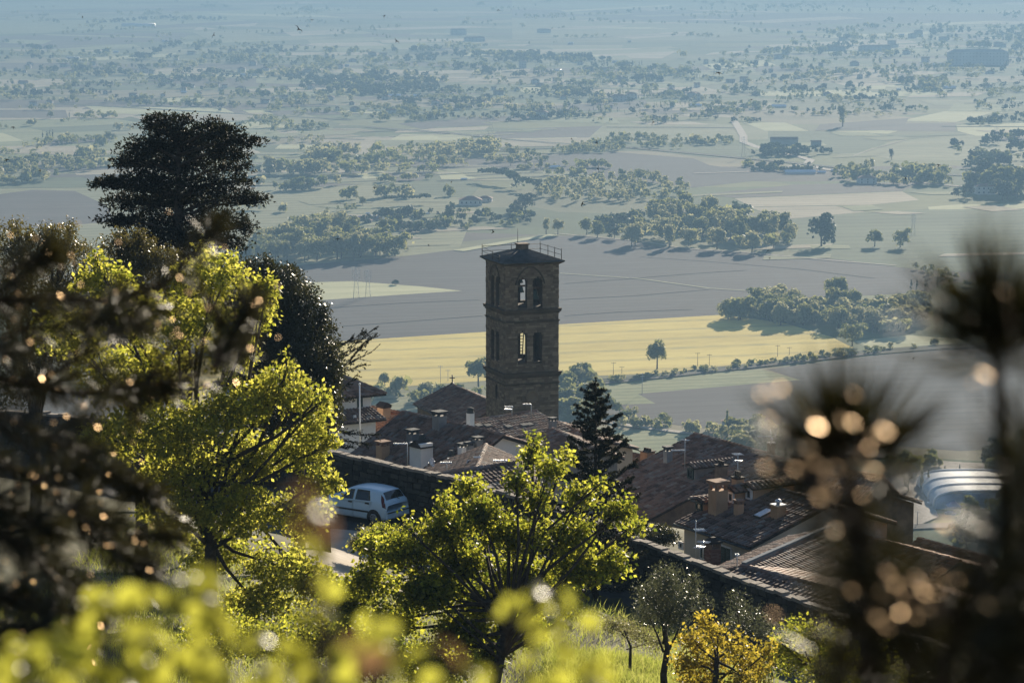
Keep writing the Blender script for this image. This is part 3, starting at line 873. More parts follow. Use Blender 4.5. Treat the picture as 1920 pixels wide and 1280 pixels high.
far_house(882, 384, 42, 10, 4, 'villa with red hipped roof among dark hedges behind the tower', depth=14, nwin=5, floors=1)
far_house(910, 378, 26, 7, -6, 'small red roofed outbuilding beside the hipped villa', nwin=2, floors=1)
far_house(1625, 344, 34, 11, 3, 'cream cottage with red roof under the railway line', nwin=3)
far_house(1846, 364, 36, 15, 5, 'white two storey farmhouse with dark windows at the right', nwin=4)
far_house(1470, 272, 50, 11, 2, 'long brown barn on the green field', wall='far_wall_d', hip=False, nwin=0, cat='barn', name='barn')
far_house(1530, 274, 18, 8, 2, 'short shed at the right end of the long barn', wall='far_wall_d', hip=False, nwin=0, cat='shed', name='shed')
far_house(1833, 122, 112, 24, -2, 'large grey hospital block with flat roof line', wall='far_wall', roof='far_wall_d', depth=22, nwin=18, floors=4, cat='building', name='apartment_building')
far_house(1010, 222, 34, 12, -8, 'white villa with several wings in the middle of the plain', nwin=4)
far_house(1160, 190, 30, 10, 6, 'white terraced house left in the pair below the tan strips', nwin=4)
far_house(1184, 186, 20, 10, 6, 'cream house right in the pair below the tan strips', nwin=3)
far_house(980, 128, 14, 13, 0, 'tall pale apartment block beside the dark pine hedge', nwin=3, floors=3)
far_house(1310, 190, 7, 14, 0, 'narrow pale tower house among the trees', nwin=1, floors=2)
far_house(1640, 96, 60, 9, 3, 'long row of pale town houses left of the hospital block', nwin=9)
far_house(1560, 96, 50, 8, 2, 'row of grey town houses beyond the orchard trees', wall='far_wall_d', nwin=7)
far_house(1020, 62, 26, 6, 0, 'long low farm building in the far fields', nwin=0)
far_house(860, 66, 30, 10, 0, 'pale farmhouse beside the far cypress clump', nwin=4)
far_house(890, 78, 40, 7, 0, 'row of pale houses under the far cypress clump', nwin=6)
far_house(1500, 326, 56, 4, 3, 'long low greenhouse with blue grey roof below the bridge', roof='far_metal', wall='far_metal', hip=False, nwin=0, cat='greenhouse', name='greenhouse', depth=9)
far_house(1040, 316, 20, 3, 0, 'low pale blue shed left of the scrapyard trees', roof='far_metal', hip=False, nwin=0, cat='shed', name='shed')
far_house(1366, 797, 24, 9, 0, 'small pale house in the mist below the ploughed field', nwin=3)
far_house(120, 305, 22, 7, -5, 'white farmhouse at the left edge of the plain', nwin=3)
far_house(690, 418, 14, 5, 0, 'small shed in the yard left of the long hedge', wall='far_wall_d', nwin=0, cat='shed', name='shed')

def tunnel(px, py, wpx, hpx, label, group=None):
    p = on_z(px, py, 0); d = p[1]; L = wpx * d / F; H = hpx * d / F
    root = empty('polytunnel', p, label, 'greenhouse', group, rad(-3))
    mb = MB(); n = 10
    prof = [(math.cos(math.pi * k / n) * H * 1.3, max(0, math.sin(math.pi * k / n)) * H) for k in range(n + 1)]
    vs = [(-L / 2, a, b) for a, b in prof] + [(L / 2, a, b) for a, b in prof]
    fs = [(k, k + 1, n + 2 + k, n + 1 + k) for k in range(n)] + [tuple(range(n, -1, -1)), tuple(range(n + 1, 2 * n + 2))]
    mb.add(vs, fs, True); mb.build('cover', M['white'], root)
    rb = MB()
    for k in range(9):
        x = -L / 2 + L * k / 8
        rb.tube([(x, a * 1.01, b * 1.01 + .02) for a, b in prof], .12, 4)
    rb.build('hoop', M['steel'], root)
tunnel(260, 50, 62, 6, 'long bright white polytunnel on the far left fields')
tunnel(137, 109, 24, 2.2, 'short white polytunnel in the village belt at left')
tunnel(1045, 133, 18, 2.4, 'narrow white polytunnel below the dark pine hedge')

gl = 0
for (px, py, w) in [(218, 100, 10), (310, 80, 12), (345, 175, 10), (460, 143, 16), (740, 182, 22), (782, 182, 16), (690, 122, 8), (650, 125, 10), (1152, 118, 8), (1180, 80, 6), (1305, 200, 20),
                    (1460, 202, 26), (1500, 62, 10), (1780, 167, 22), (1738, 172, 8), (1685, 170, 8), (1600, 183, 6), (1790, 55, 8), (1690, 68, 10), (1725, 70, 10), (1760, 124, 22), (1070, 84, 10), (1620, 322, 8), (1565, 322, 12), (1540, 325, 14), (870, 338, 10), (690, 402, 6)]:
    far_house(px, py, w, 2.6, R.uniform(-8, 8), 'low shed with bright metal roof glinting %s' % spot(px, py), hip=False, roof='far_metal', wall='far_wall', nwin=0, cat='shed', name='metal_shed', group='bright metal sheds scattered over the plain')
for k in range(150):
    if k % 4 == 0: px, py = R.uniform(20, 480), R.uniform(100, 200)
    elif k % 4 == 1: px, py = R.uniform(480, 960), R.uniform(105, 215)
    elif k % 4 == 2: px, py = R.uniform(960, 1440), R.uniform(118, 205)
    else: px, py = R.uniform(1440, 1900), R.uniform(62, 180)
    far_house(px, py, R.uniform(7, 18), R.uniform(4, 8), R.uniform(-25, 25), None, hip=R.random() < .6, wall=R.choice(['far_wall', 'far_wall', 'far_wall_d']), nwin=2, spotted=(px, py), group='houses of the village belt across the plain')

# scrapyard with parked cars left of the long hedge
carm = [plain_mat('yard_car_white', (.7, .7, .7), .3), plain_mat('yard_car_red', (.3, .06, .05), .3), plain_mat('yard_car_blue', (.2, .27, .36), .3)]
cme = []
for m_ in carm:
    b_ = MB(); b_.box((0, 0, .55), 4.2, 1.7, .7); b_.box((.1, 0, 1.15), 2.3, 1.55, .55, taper=.8)
    for sx in (-1.3, 1.3):
        for sy in (-.8, .8): b_.lathe((sx, sy - .08, .32), [(.32, 0), (.32, .16)], 8, (0, 1, 0))
    o = b_.build('parked_car', m_); cme.append(o.data); bpy.data.objects.remove(o)
for k in range(34):
    t = R.random()
    px, py = (625 + 190 * t, 416 - 14 * t + R.uniform(-5, 5)) if k < 26 else (R.uniform(1560, 1590), R.uniform(323, 328))
    o = link_mesh('parked_car', cme[R.randrange(3)], None, on_z(px, py, 0.1))
    o.rotation_euler = (0, 0, R.uniform(0, 6))
    tag(o, 'tiny far car parked in a yard on the plain', 'car', 'cars parked in yards on the plain')

# utility poles along the road under the yellow field, and taller masts
def pole(px, py, hpx, label, group=None, arms=1, mat='wood', name='utility_pole', cat='pole'):
    p = on_z(px, py, 0); h = hpx * p[1] / F
    root = empty(name, p, label, cat, group)
    mb = MB(); mb.tube([(0, 0, -.2), (0, 0, h)], [.16, .1], 6); mb.build('post', M[mat], root)
    for k in range(arms):
        mb = MB(); mb.box((0, 0, h - .5 - k * 1.1), 2.4, .16, .16)
        for s in (-1, 0, 1): mb.lathe((s, 0, h - .42 - k * 1.1), [(.05, 0), (.09, .12), (.03, .3)], 6)
        mb.build('crossarm', M[mat], root)
for px, py, hp in [(1150, 702, 24), (1166, 700, 14), (1308, 686, 26), (1330, 685, 22), (1458, 668, 22), (1480, 665, 15)]:
    pole(px, py, hp, 'thin wooden utility pole at the yellow field edge', 'utility poles along the yellow field')
pole(1204, 738, 40, 'pale lattice mast with lamp head on the light green field', None, 2, 'steel', 'lamp_mast', 'mast')
pole(826, 718, 34, 'thin pole in the mist left of the church cross', None, 1, 'steel')
pole(840, 714, 22, 'second thin pole in the mist beside the church cross', None, 1, 'steel')

def pylon(px, py, hpx, label, group):
    p = on_z(px, py, 0); h = hpx * p[1] / F; w = h * .09
    root = empty('power_pylon', p, label, 'pylon', group)
    mb = MB()
    for sx in (-1, 1):
        for sy in (-1, 1): mb.tube([(sx * w, sy * w, 0), (sx * w * .25, sy * w * .25, h)], .07, 4)
    for k in range(7):
        z = h * k / 7; s = 1 - .75 * k / 7; z2 = h * (k + 1) / 7; s2 = 1 - .75 * (k + 1) / 7
        for a, b_ in (((-1, -1), (1, -1)), ((1, -1), (1, 1)), ((1, 1), (-1, 1)), ((-1, 1), (-1, -1))):
            mb.tube([(a[0] * w * s, a[1] * w * s, z), (b_[0] * w * s2, b_[1] * w * s2, z2)], .035, 3)
    mb.build('lattice', M['steel'], root)
    for k, zz in enumerate((.72, .84, .95)):
        a = MB(); a.box((0, 0, h * zz), h * .24, .14, .14)
        for s in (-1, 1): a.tube([(s * h * .115, 0, h * zz), (s * h * .115, 0, h * zz - 1.6)], .13, 5)
        a.build('crossarm', M['steel'], root)
for a in [(1868, 270, 34), (1712, 440, 40), (1394, 296, 40), (920, 258, 50), (668, 560, 60), (690, 556, 52)]:
    pylon(*a, 'lattice power pylon on the hazy plain', 'power pylons crossing the plain')

# the air supported sports dome and its tents
def dome():
    A = on_z(1752, 953, 0); B = on_z(1945, 955, 0); C = on_z(1750, 906, 0)
    ex = nz(B - A); W = np.linalg.norm(B - A); L = C[1] - A[1]
    H = 6.6
    root = empty('sports_dome', (A + B) / 2, 'white air supported sports dome with pale ribs beside the paved yard', 'sports dome')
    def sec(k):
        t = math.pi * k / 18
        c, s = math.cos(t), math.sin(t)
        return (-math.copysign(abs(c) ** .62, c) * W / 2, abs(s) ** .55 * H)
    m = leaf_mat('dome_sheet', (.62, .7, .8), (.62, .7, .8), (.5, .6, .72), (.5, .6, .72), .35, .5, .3)
    mb = MB(); ns = 16; vs = []; fs = []
    for j in range(ns + 1):
        y = L * j / ns; q = 1 - max(0, (abs(j / ns - .5) - .4) / .1) ** 2 * .35
        for k in range(19):
            a, b_ = sec(k); vs.append((a * (.9 + .1 * q), y, b_ * q))
    for j in range(ns):
        for k in range(18): fs.append((j * 19 + k, (j + 1) * 19 + k, (j + 1) * 19 + k + 1, j * 19 + k + 1))
    fs += [tuple(range(19)), tuple(range(ns * 19 + 18, ns * 19 - 1, -1))]
    mb.add(vs, fs, True); mb.build('skin', m, root)
    for y in (.06, .34, .62, .92):
        r_ = MB(); r_.tube([(a * 1.004, L * y, b_ * 1.01) for a, b_ in [sec(k) for k in range(19)]], .55, 6)
        r_.build('rib', M['white'], root)
    e = MB(); e.box((-W * .18, -1.2, 1.5), 5, 2.4, 3); e.build('entrance', M['white'], root)
dome()
for px, py in ((1768, 950), (1787, 958)):
    p = on_z(px, py, 0); root = empty('gazebo_tent', p, 'blue pitched gazebo tent %s the sports dome' % ('beside' if px < 1780 else 'nearer the camera before'), 'tent')
    b_ = MB(); b_.add([(-2.6, -2.6, 2.2), (2.6, -2.6, 2.2), (2.6, 2.6, 2.2), (-2.6, 2.6, 2.2), (0, 0, 4.6)], [(0, 1, 4), (1, 2, 4), (2, 3, 4), (3, 0, 4), (3, 2, 1, 0)])
    b_.build('canopy', plain_mat('blue_canvas', (.1, .25, .5), .7), root)
    for sx in (-2.5, 2.5):
        for sy in (-2.5, 2.5):
            q = MB(); q.tube([(sx, sy, 0), (sx, sy, 2.3)], .07, 5); q.build('pole', M['white'], root)
far_house(1860, 975, 20, 6, 0, 'small white hut below the sports dome', nwin=3, floors=1, roof='far_metal', cat='hut', name='hut')
pole(1720, 985, 30, 'slim lamp post on the paved yard', None, 1, 'steel', 'lamp_post', 'lamp post')
for k, (px, py) in enumerate(((1748, 945), (1756, 930), (1782, 965), (1700, 945), (1885, 990))):
    o = link_mesh('parked_car', cme[k % 3], None, on_z(px, py, 0.15)); o.rotation_euler = (0, 0, k * 1.3)
    tag(o, 'car parked on the yard beside the sports dome', 'car', 'cars parked by the sports dome')
# =================================================================== THE HILL
WALL = [at(-120, 758, 133), at(250, 790, 124), at(590, 840, 115), at(850, 897, 109.5), at(1000, 940, 106), at(1220, 1022, 100.5), at(1400, 1090, 96), at(1560, 1148, 92), at(1900, 1250, 86), at(2150, 1320, 82)]
WXY = np.array([w[:2] for w in WALL]); WZ = np.array([w[2] for w in WALL])

def wall_sd(X, Y):
    """signed distance to the wall line (positive on the camera side) and wall top height there"""
    best = np.full(X.shape, 1e9); sd = np.zeros(X.shape); zz = np.zeros(X.shape)
    for i in range(len(WXY) - 1):
        a, b = WXY[i], WXY[i + 1]; ab = b - a; l2 = ab @ ab
        t = ((X - a[0]) * ab[0] + (Y - a[1]) * ab[1]) / l2
        tc = np.clip(t, 0, 1)
        dx = X - a[0] - ab[0] * tc; dy = Y - a[1] - ab[1] * tc
        dist = np.hypot(dx, dy)
        side = -(ab[0] * (Y - a[1]) - ab[1] * (X - a[0]))
        m = dist < best
        best = np.where(m, dist, best)
        sd = np.where(m, np.sign(side) * dist, sd)
        zz = np.where(m, WZ[i] + (WZ[i + 1] - WZ[i]) * tc, zz)
    return sd, zz

def roadw(X):
    """the lane narrows to a footway as it runs on to the right"""
    q = np.clip((np.asarray(X, float) + 2.5) / 6, 0, 1)
    return 6.0 - 4.7 * q * q * (3 - 2 * q)
def ground_z(X, Y):
    X = np.asarray(X, float); Y = np.asarray(Y, float)
    s, wz = wall_sd(X, Y)
    zr = wz - 2.15
    t = np.maximum(0, s - roadw(X))
    near = zr + np.minimum(.3 * t, .27 * t + .15) + 0.12 * np.sin(X * .9 + Y * .4) * np.minimum(1, t / 3) 
    r = np.hypot(X, Y)
    lim = CAMZ - 1.75 - np.maximum(0, r - 1.2) * .305
    near = np.where(r < 40, np.minimum(np.maximum(near, lim), CAMZ - 1.75), near)
    e = np.maximum(0, -s - .5)
    far = zr - 3.2 - .11 * np.minimum(e, 28) - .31 * np.clip(e - 28, 0, 150) - .42 * np.maximum(0, e - 178)
    z = np.where(s > -0.4, near, far)
    return np.maximum(z, -1.0)

def ground_at(px, py, d0=3, d1=140):
    prev = None
    for d in np.arange(d0, d1, .25):
        p = at(px, py, d)
        if p[2] < float(ground_z(p[0], p[1])): return np.array([p[0], p[1], float(ground_z(p[0], p[1]))])
    return at(px, py, 90)

def on_ground(x, y): return np.array([x, y, float(ground_z(x, y))])

def build_hill():
    ys = np.concatenate([np.arange(-12, 60, 2.0), np.arange(60, 135, .7), np.arange(135, 330, 6), np.arange(330, 900, 30)])
    xs = np.concatenate([np.arange(-420, -45, 25), np.arange(-45, 45, .9), np.arange(45, 421, 25)])
    X, Y = np.meshgrid(xs, ys)
    Z = ground_z(X, Y)
    nx, ny = len(xs), len(ys)
    vs = np.stack([X, Y, Z], -1).reshape(-1, 3)
    mb = MB(); mb.v = [tuple(v) for v in vs]
    fs = [(j * nx + i, j * nx + i + 1, (j + 1) * nx + i + 1, (j + 1) * nx + i) for j in range(ny - 1) for i in range(nx - 1)]
    mb.f = fs; mb.sm = [True] * len(fs)
    o = mb.build('hillside', M['soil']); o['kind'] = 'structure'
build_hill()

def wall_frame():
    """arc length samples along the wall: point, tangent, normal to the camera side"""
    seg = np.hypot(*(WXY[1:] - WXY[:-1]).T); cum = np.concatenate([[0], np.cumsum(seg)])
    def f(s):
        i = min(max(np.searchsorted(cum, s) - 1, 0), len(seg) - 1)
        t = (s - cum[i]) / seg[i]
        p = np.array([*(WXY[i] + (WXY[i + 1] - WXY[i]) * t), WZ[i] + (WZ[i + 1] - WZ[i]) * t])
        a = nz(np.array([*(WXY[i + 1] - WXY[i]), WZ[i + 1] - WZ[i]]))
        n = nz(np.array([a[1], -a[0], 0]))
        if n[1] > 0: n = -n
        return p, a, n
    return f, cum[-1]
WF, WLEN = wall_frame()

def build_road():
    mb = MB(); vs = []; fs = []
    S = np.arange(0, WLEN, .8)
    for s in S:
        p, a, n = WF(s)
        for k, o_ in enumerate((.05, 1.5, 3, 4.6, 5.9 + .25 * math.sin(s * .7))):
            q = p + n * o_ * float(roadw(p[0] + n[0] * 2)) / 6; vs.append((q[0], q[1], float(ground_z(q[0], q[1])) + .03))
    for i in range(len(S) - 1):
        for k in range(4): fs.append((i * 5 + k, i * 5 + k + 1, i * 5 + 6 + k, i * 5 + 5 + k))
    mb.add(vs, fs, True); o = mb.build('road', M['asphalt']); o['kind'] = 'structure'
    # pale lane climbing off the road at left
    L = [ground_at(690, 1000), ground_at(652, 1030), ground_at(640, 1065), ground_at(700, 1090), ground_at(730, 1110)]
    mb = MB(); vs = []; fs = []
    P = [np.array(q) for q in L]
    pts = []
    for i in range(len(P) - 1):
        for t in np.linspace(0, 1, 6, endpoint=False): pts.append(P[i] * (1 - t) + P[i + 1] * t)
    for i, p in enumerate(pts):
        a = pts[max(0, i - 1)]; b = pts[min(len(pts) - 1, i + 1)]
        t = nz((b - a) * [1, 1, 0]); sd = np.array([-t[1], t[0], 0])
        for w in (-1.6, -.5, .5, 1.6):
            q = p + sd * w; vs.append((q[0], q[1], float(ground_z(q[0], q[1])) + .06))
    for i in range(len(pts) - 1):
        for k in range(3): fs.append((i * 4 + k, i * 4 + k + 1, i * 4 + 5 + k, i * 4 + 4 + k))
    mb.add(vs, fs, True); o = mb.build('path', M['gravel']); o['kind'] = 'structure'
build_road()

def build_wall():
    root = empty('retaining_wall', on_ground(WXY[3][0], WXY[3][1]), 'long dark rubble stone wall with pale coping running beside the road', 'wall')
    ro = np.array(root.location)
    mb = MB(ro); TH = .28
    S = np.arange(0, WLEN, 1.5)
    vs = []
    for s in S:
        p, a, n = WF(s)
        top = p.copy(); top[2] -= .1
        for o_, dz in ((0, -2.6), (0, 0), (-TH, 0), (-TH, -5.5)):
            q = top + n * o_; q[2] += dz; vs.append(q)
    fs = []
    for i in range(len(S) - 1):
        for k in range(3): fs.append((i * 4 + k, i * 4 + k + 1, i * 4 + 5 + k, i * 4 + 4 + k))
    mb.add(vs, fs); mb.build('core', M['mortar'], root)
    # stones
    rng = np.random.default_rng(3)
    stones = []
    for row in range(9):
        s = rng.uniform(0, .3); z = -.2 - row * .235
        while s < WLEN - .5:
            l = rng.uniform(.22, .55)
            p, a, n = WF(s + l / 2)
            c = p + np.array([0, 0, z]) + rng.normal(0, .012, 3) + n * rng.uniform(.0, .04)
            stones.append((c, a, n, l * .93, rng.uniform(.17, .225)))
            s += l
    def vis(c):
        x, y = proj(c)
        return (620 < x < 870 and y < 985) or (1215 < x < 1560)
    order = sorted(range(len(stones)), key=lambda i: (0 if vis(stones[i][0]) else 1, -stones[i][3]))
    meshes = []
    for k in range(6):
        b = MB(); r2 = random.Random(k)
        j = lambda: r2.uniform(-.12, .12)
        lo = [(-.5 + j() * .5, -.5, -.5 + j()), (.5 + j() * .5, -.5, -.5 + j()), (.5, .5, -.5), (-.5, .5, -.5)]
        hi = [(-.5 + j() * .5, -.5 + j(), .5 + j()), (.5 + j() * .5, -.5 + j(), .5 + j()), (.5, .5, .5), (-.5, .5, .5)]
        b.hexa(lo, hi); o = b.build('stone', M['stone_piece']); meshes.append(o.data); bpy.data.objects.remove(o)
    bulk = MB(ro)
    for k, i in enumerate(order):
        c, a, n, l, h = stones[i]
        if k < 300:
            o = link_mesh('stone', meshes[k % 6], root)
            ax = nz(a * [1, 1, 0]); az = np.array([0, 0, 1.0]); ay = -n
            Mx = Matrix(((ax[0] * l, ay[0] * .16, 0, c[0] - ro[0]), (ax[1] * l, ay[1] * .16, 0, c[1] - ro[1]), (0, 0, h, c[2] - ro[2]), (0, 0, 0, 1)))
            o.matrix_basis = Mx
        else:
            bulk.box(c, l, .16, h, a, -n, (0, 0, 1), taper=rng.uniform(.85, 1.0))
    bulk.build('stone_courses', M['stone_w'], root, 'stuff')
    # coping, one slab after the other
    s = 0.0; k = 0
    while s < WLEN - 1:
        l = rng.uniform(.28, .62)
        p, a, n = WF(s + l / 2)
        b = MB(ro)
        sag = rng.normal(0, .03); n = nz(n + a * rng.normal(0, .08)); a = nz(a + np.array([0, 0, rng.normal(0, .04)]))
        c = p - n * (TH / 2) + np.array([0, 0, -.04 + sag])
        b.box(c, l * .97, TH + .1 + rng.uniform(-.04, .07), .12, a, n, (0, 0, 1), taper=rng.uniform(.9, .98))
        b.build('coping_stone', M['coping'], root)
        s += l
build_wall()

# =================================================================== ROOFS AND HOUSES
def tile_quads(c00, c10, c01, c11, pitch=.25, expo=.33, r=.09, seed=0):
    """rows of curved tiles on the quad: c00-c10 ridge, c01-c11 eave. Returns (N,4,3)"""
    rng = np.random.default_rng(seed)
    c00, c10, c01, c11 = [np.asarray(c, float) for c in (c00, c10, c01, c11)]
    W = max(np.linalg.norm(c10 - c00), np.linalg.norm(c11 - c01)); H = np.linalg.norm((c01 + c11 - c00 - c10) / 2)
    nu, nv = max(2, int(W / pitch)), max(2, int(H / expo))
    U, V = np.meshgrid((np.arange(nu) + .5) / nu, (np.arange(nv)) / nv)
    U = U.ravel(); V = V.ravel()
    n = len(U)
    U = U + rng.normal(0, .012, n) / nu * 2
    def P(u, v): return (c00[None] * ((1 - u) * (1 - v))[:, None] + c10[None] * (u * (1 - v))[:, None] + c01[None] * ((1 - u) * v)[:, None] + c11[None] * (u * v)[:, None])
    A = P(U, V); B = P(U + rng.normal(0, .02, n) / nu, V + 1.12 / nv)
    du = (c10 - c00 + c11 - c01); du /= np.linalg.norm(du)
    dv = (c01 - c00 + c11 - c10); dv /= np.linalg.norm(dv)
    nn = np.cross(du, dv); nn /= np.linalg.norm(nn)
    if nn[2] < 0: nn = -nn
    lift = rng.uniform(.02, .055, n)[:, None]
    A = A + nn * .01; B = B + nn * lift
    qs = []
    ang = np.radians([0, 58, 122, 180])
    ra, rb = r * .92, r * 1.08
    def ring(C, rr): return [C + du * (math.cos(a) * rr) + nn * (math.sin(a) * rr * .95) for a in ang]
    ta, tb = ring(A, ra), ring(B, rb)
    for k in range(3): qs.append(np.stack([ta[k], tb[k], tb[k + 1], ta[k + 1]], 1))
    qs.append(np.stack([tb[0], tb[3], tb[2], tb[1]], 1))
    return np.stack(qs, 1).reshape(-1, 4, 3)

def island_weld(V, per):
    """tile mesh where each tile (per quads) is one island: merge its shared ring points"""
    n = len(V) // per
    T = V.reshape(n, per, 4, 3)
    # points: ta0..3 , tb0..3
    ta = np.stack([T[:, 0, 0], T[:, 1, 0], T[:, 2, 0], T[:, 2, 3]], 1); tb = np.stack([T[:, 0, 1], T[:, 1, 1], T[:, 2, 1], T[:, 2, 2]], 1)
    P = np.concatenate([ta, tb], 1)
    base = (np.arange(n) * 8)[:, None, None]
    f = np.array([[0, 4, 5, 1], [1, 5, 6, 2], [2, 6, 7, 3], [4, 7, 6, 5]])[None] + base
    return P.reshape(-1, 3), f.reshape(-1, 4)

def mesh_vf(name, P, Fq, mat):
    me = bpy.data.meshes.new(name)
    me.vertices.add(len(P)); me.vertices.foreach_set('co', np.asarray(P, np.float32).ravel())
    n = len(Fq)
    me.loops.add(n * 4); me.loops.foreach_set('vertex_index', np.asarray(Fq, np.int32).ravel())
    me.polygons.add(n); me.polygons.foreach_set('loop_start', np.arange(0, n * 4, 4, dtype=np.int32))
    me.materials.append(mat); me.update(calc_edges=True)
    return me

SEED = [100]
TILE1 = []
def tile_piece(deck, T, ro):
    """one loose tile (8 points of the row mesh) as an object sharing the single tile mesh"""
    if not TILE1:
        ang = np.radians([0, 58, 122, 180])
        ring = [(math.cos(a), math.sin(a) * .95) for a in ang]
        m = MB(); m.add([(x * .92, 0, z * .92) for x, z in ring] + [(x * 1.08, 1, z * 1.08) for x, z in ring], [(0, 4, 5, 1), (1, 5, 6, 2), (2, 6, 7, 3), (4, 7, 6, 5)])
        o = m.build('roof_tile', M['tile_piece']); TILE1.append(o.data); bpy.data.objects.remove(o)
    a = (T[0] + T[3]) / 2; b = (T[4] + T[7]) / 2
    du = (T[4] - T[7]) / 2 / 1.08; dv = b - a; nn = nz(np.cross(du, dv)) * np.linalg.norm(du)
    if nn[2] < 0: nn = -nn
    o = link_mesh('roof_tile', TILE1[0], deck)
    o.matrix_basis = Matrix(((du[0], dv[0], nn[0], a[0]), (du[1], dv[1], nn[1], a[1]), (du[2], dv[2], nn[2], a[2]), (0, 0, 0, 1)))

def tiled_plane(root, c00, c10, c01, c11, tile='tile', th=.12, pitch=.25, single=0):
    """one roof slope: deck slab > roof_tiles"""
    ro = np.array(root.location)
    cs = [np.asarray(c, float) for c in (c00, c10, c11, c01)]
    mb = MB(ro); mb.hexa([c - [0, 0, th] for c in cs], cs)
    deck = mb.build('roof', M['deck'], root)
    SEED[0] += 1
    V = tile_quads(c00, c10, c01, c11, seed=SEED[0], pitch=pitch, r=pitch * .37, expo=.35 * pitch / .25) - ro
    P, f = island_weld(V, 4)
    if single:
        T = P.reshape(-1, 8, 3)
        c = T.mean(1) + ro
        px = [proj(q) for q in c]
        ok = [i for i in range(len(T)) if -20 < px[i][0] < 1940 and px[i][1] < 1290]
        ok.sort(key=lambda i: np.linalg.norm(c[i] - [0, 0, CAMZ]))
        pick = set(ok[:single])
        for i in pick: tile_piece(deck, T[i], ro)
        rest = [i for i in range(len(T)) if i not in pick]
        if not rest: return deck
        P = T[rest].reshape(-1, 3); f = f[:len(rest) * 4]
    t = link_mesh('roof_tiles', mesh_vf('roof_tiles', P, f, M[tile]), deck); t['kind'] = 'stuff'
    return deck

def ridge_tiles(root, a, b, tile='tile'):
    ro = np.array(root.location); a = np.asarray(a, float); b = np.asarray(b, float)
    L = np.linalg.norm(b - a); n = max(1, int(L / .38)); t = (b - a) / L
    s = nz(np.cross(t, (0, 0, 1))); mb = MB(ro)
    rr = random.Random(int(L * 1000))
    for i in range(n):
        p = a + t * (L * i / n); q = a + t * (L * (i + 1.08) / n)
        for (u, w, z0, z1) in ((p, q, rr.uniform(.0, .02), rr.uniform(.03, .06)),):
            ring = [(-.14, 0), (-.1, .09), (0, .13), (.1, .09), (.14, 0)]
            vs = [u + s * x + np.array([0, 0, y + z0]) for x, y in ring] + [w + s * x + np.array([0, 0, y + z1]) for x, y in ring]
            mb.add(vs, [(k, k + 1, k + 6, k + 5) for k in range(4)] + [(5, 6, 7, 8, 9)])
    mb.build('ridge_tiles', M[tile], root, 'stuff')

class House: pass
def gable(name, label, r1, r2, d1, near, tn, far, tf, wall_h=5.0, wall='plaster', tile='tile', cat='house', over=.35, d2=None, pitch=.25, gbase=None, single=0):
    """house from its ridge: ends r1,r2 in pixels, d1 distance of the first end, ridge level.
    near/far: horizontal run of the slope facing / turned from the camera, tn/tf their slopes"""
    h = House()
    A = at(*r1, d1); B = on_z(r2[0], r2[1], A[2]) if d2 is None else at(*r2, d2)
    t = nz((B - A) * [1, 1, 0]); p = np.array([t[1], -t[0], 0])
    if p[1] > 0: p = -p
    root = empty(name, [(A[0] + B[0]) / 2, (A[1] + B[1]) / 2, A[2] - wall_h - near * tn], label, cat)
    ro = np.array(root.location)
    h.root, h.A, h.B, h.t, h.p = root, A, B, t, p
    dn = np.array([0, 0, 1.0])
    ge = t * over
    nA, nB = A - ge + p * near - dn * near * tn, B + ge + p * near - dn * near * tn
    fA, fB = A - ge - p * far - dn * far * tf, B + ge - p * far - dn * far * tf
    tiled_plane(root, A - ge, B + ge, nA, nB, tile, pitch=pitch, single=single)
    tiled_plane(root, B + ge, A - ge, fB, fA, tile, pitch=pitch)
    ridge_tiles(root, A - ge, B + ge, tile)
    # walls: one closed prism under the roof
    zb = (A[2] - near * tn - wall_h) if gbase is None else gbase
    zb = min(zb, min(float(ground_z(q[0], q[1])) for q in (A + p * near, B + p * near, A - p * far, B - p * far)) - .4)
    o_ = over * .9
    n1, n2 = near - o_, far - o_
    def low(q): q = q.copy(); q[2] = zb; return q
    e = .16
    prof = lambda X: [low(X + p * n1), X + p * n1 - dn * (n1 * tn + e), X - dn * e, X - p * n2 - dn * (n2 * tf + e), low(X - p * n2)]
    mb = MB(ro); v = prof(A) + prof(B)
    mb.add(v, [(0, 1, 2, 3, 4), (9, 8, 7, 6, 5), (1, 0, 5, 6), (3, 8, 9, 4)] + [(0, 4, 9, 5)])
    mb.build('wall', M[wall], root)
    # eave gutter on the near side
    g = MB(ro); g.tube([nA + p * .06 - dn * .06, nB + p * .06 - dn * .06], .06, 6); g.build('gutter', M['slate'], root)
    h.n = nz(np.cross(nB - nA, nA - A)); 
    if h.n[2] < 0: h.n = -h.n
    h.P0 = A; h.p1 = p; h.zb = zb; h.near = near; h.tn = tn; h.n1 = n1
    h.nA, h.nB, h.fA, h.fB = nA, nB, fA, fB
    h.nf = nz(np.cross(fB - fA, fA - A)); h.nf = h.nf if h.nf[2] > 0 else -h.nf
    return h

def hit_plane(px, py, P0, n):
    r = raydir(px, py); o = np.array([0, 0, CAMZ])
    t = np.dot(P0 - o, n) / np.dot(r, n)
    return o + r * t

def on_roof(h, px, py, far=False): return hit_plane(px, py, h.P0, h.nf if far else h.n)

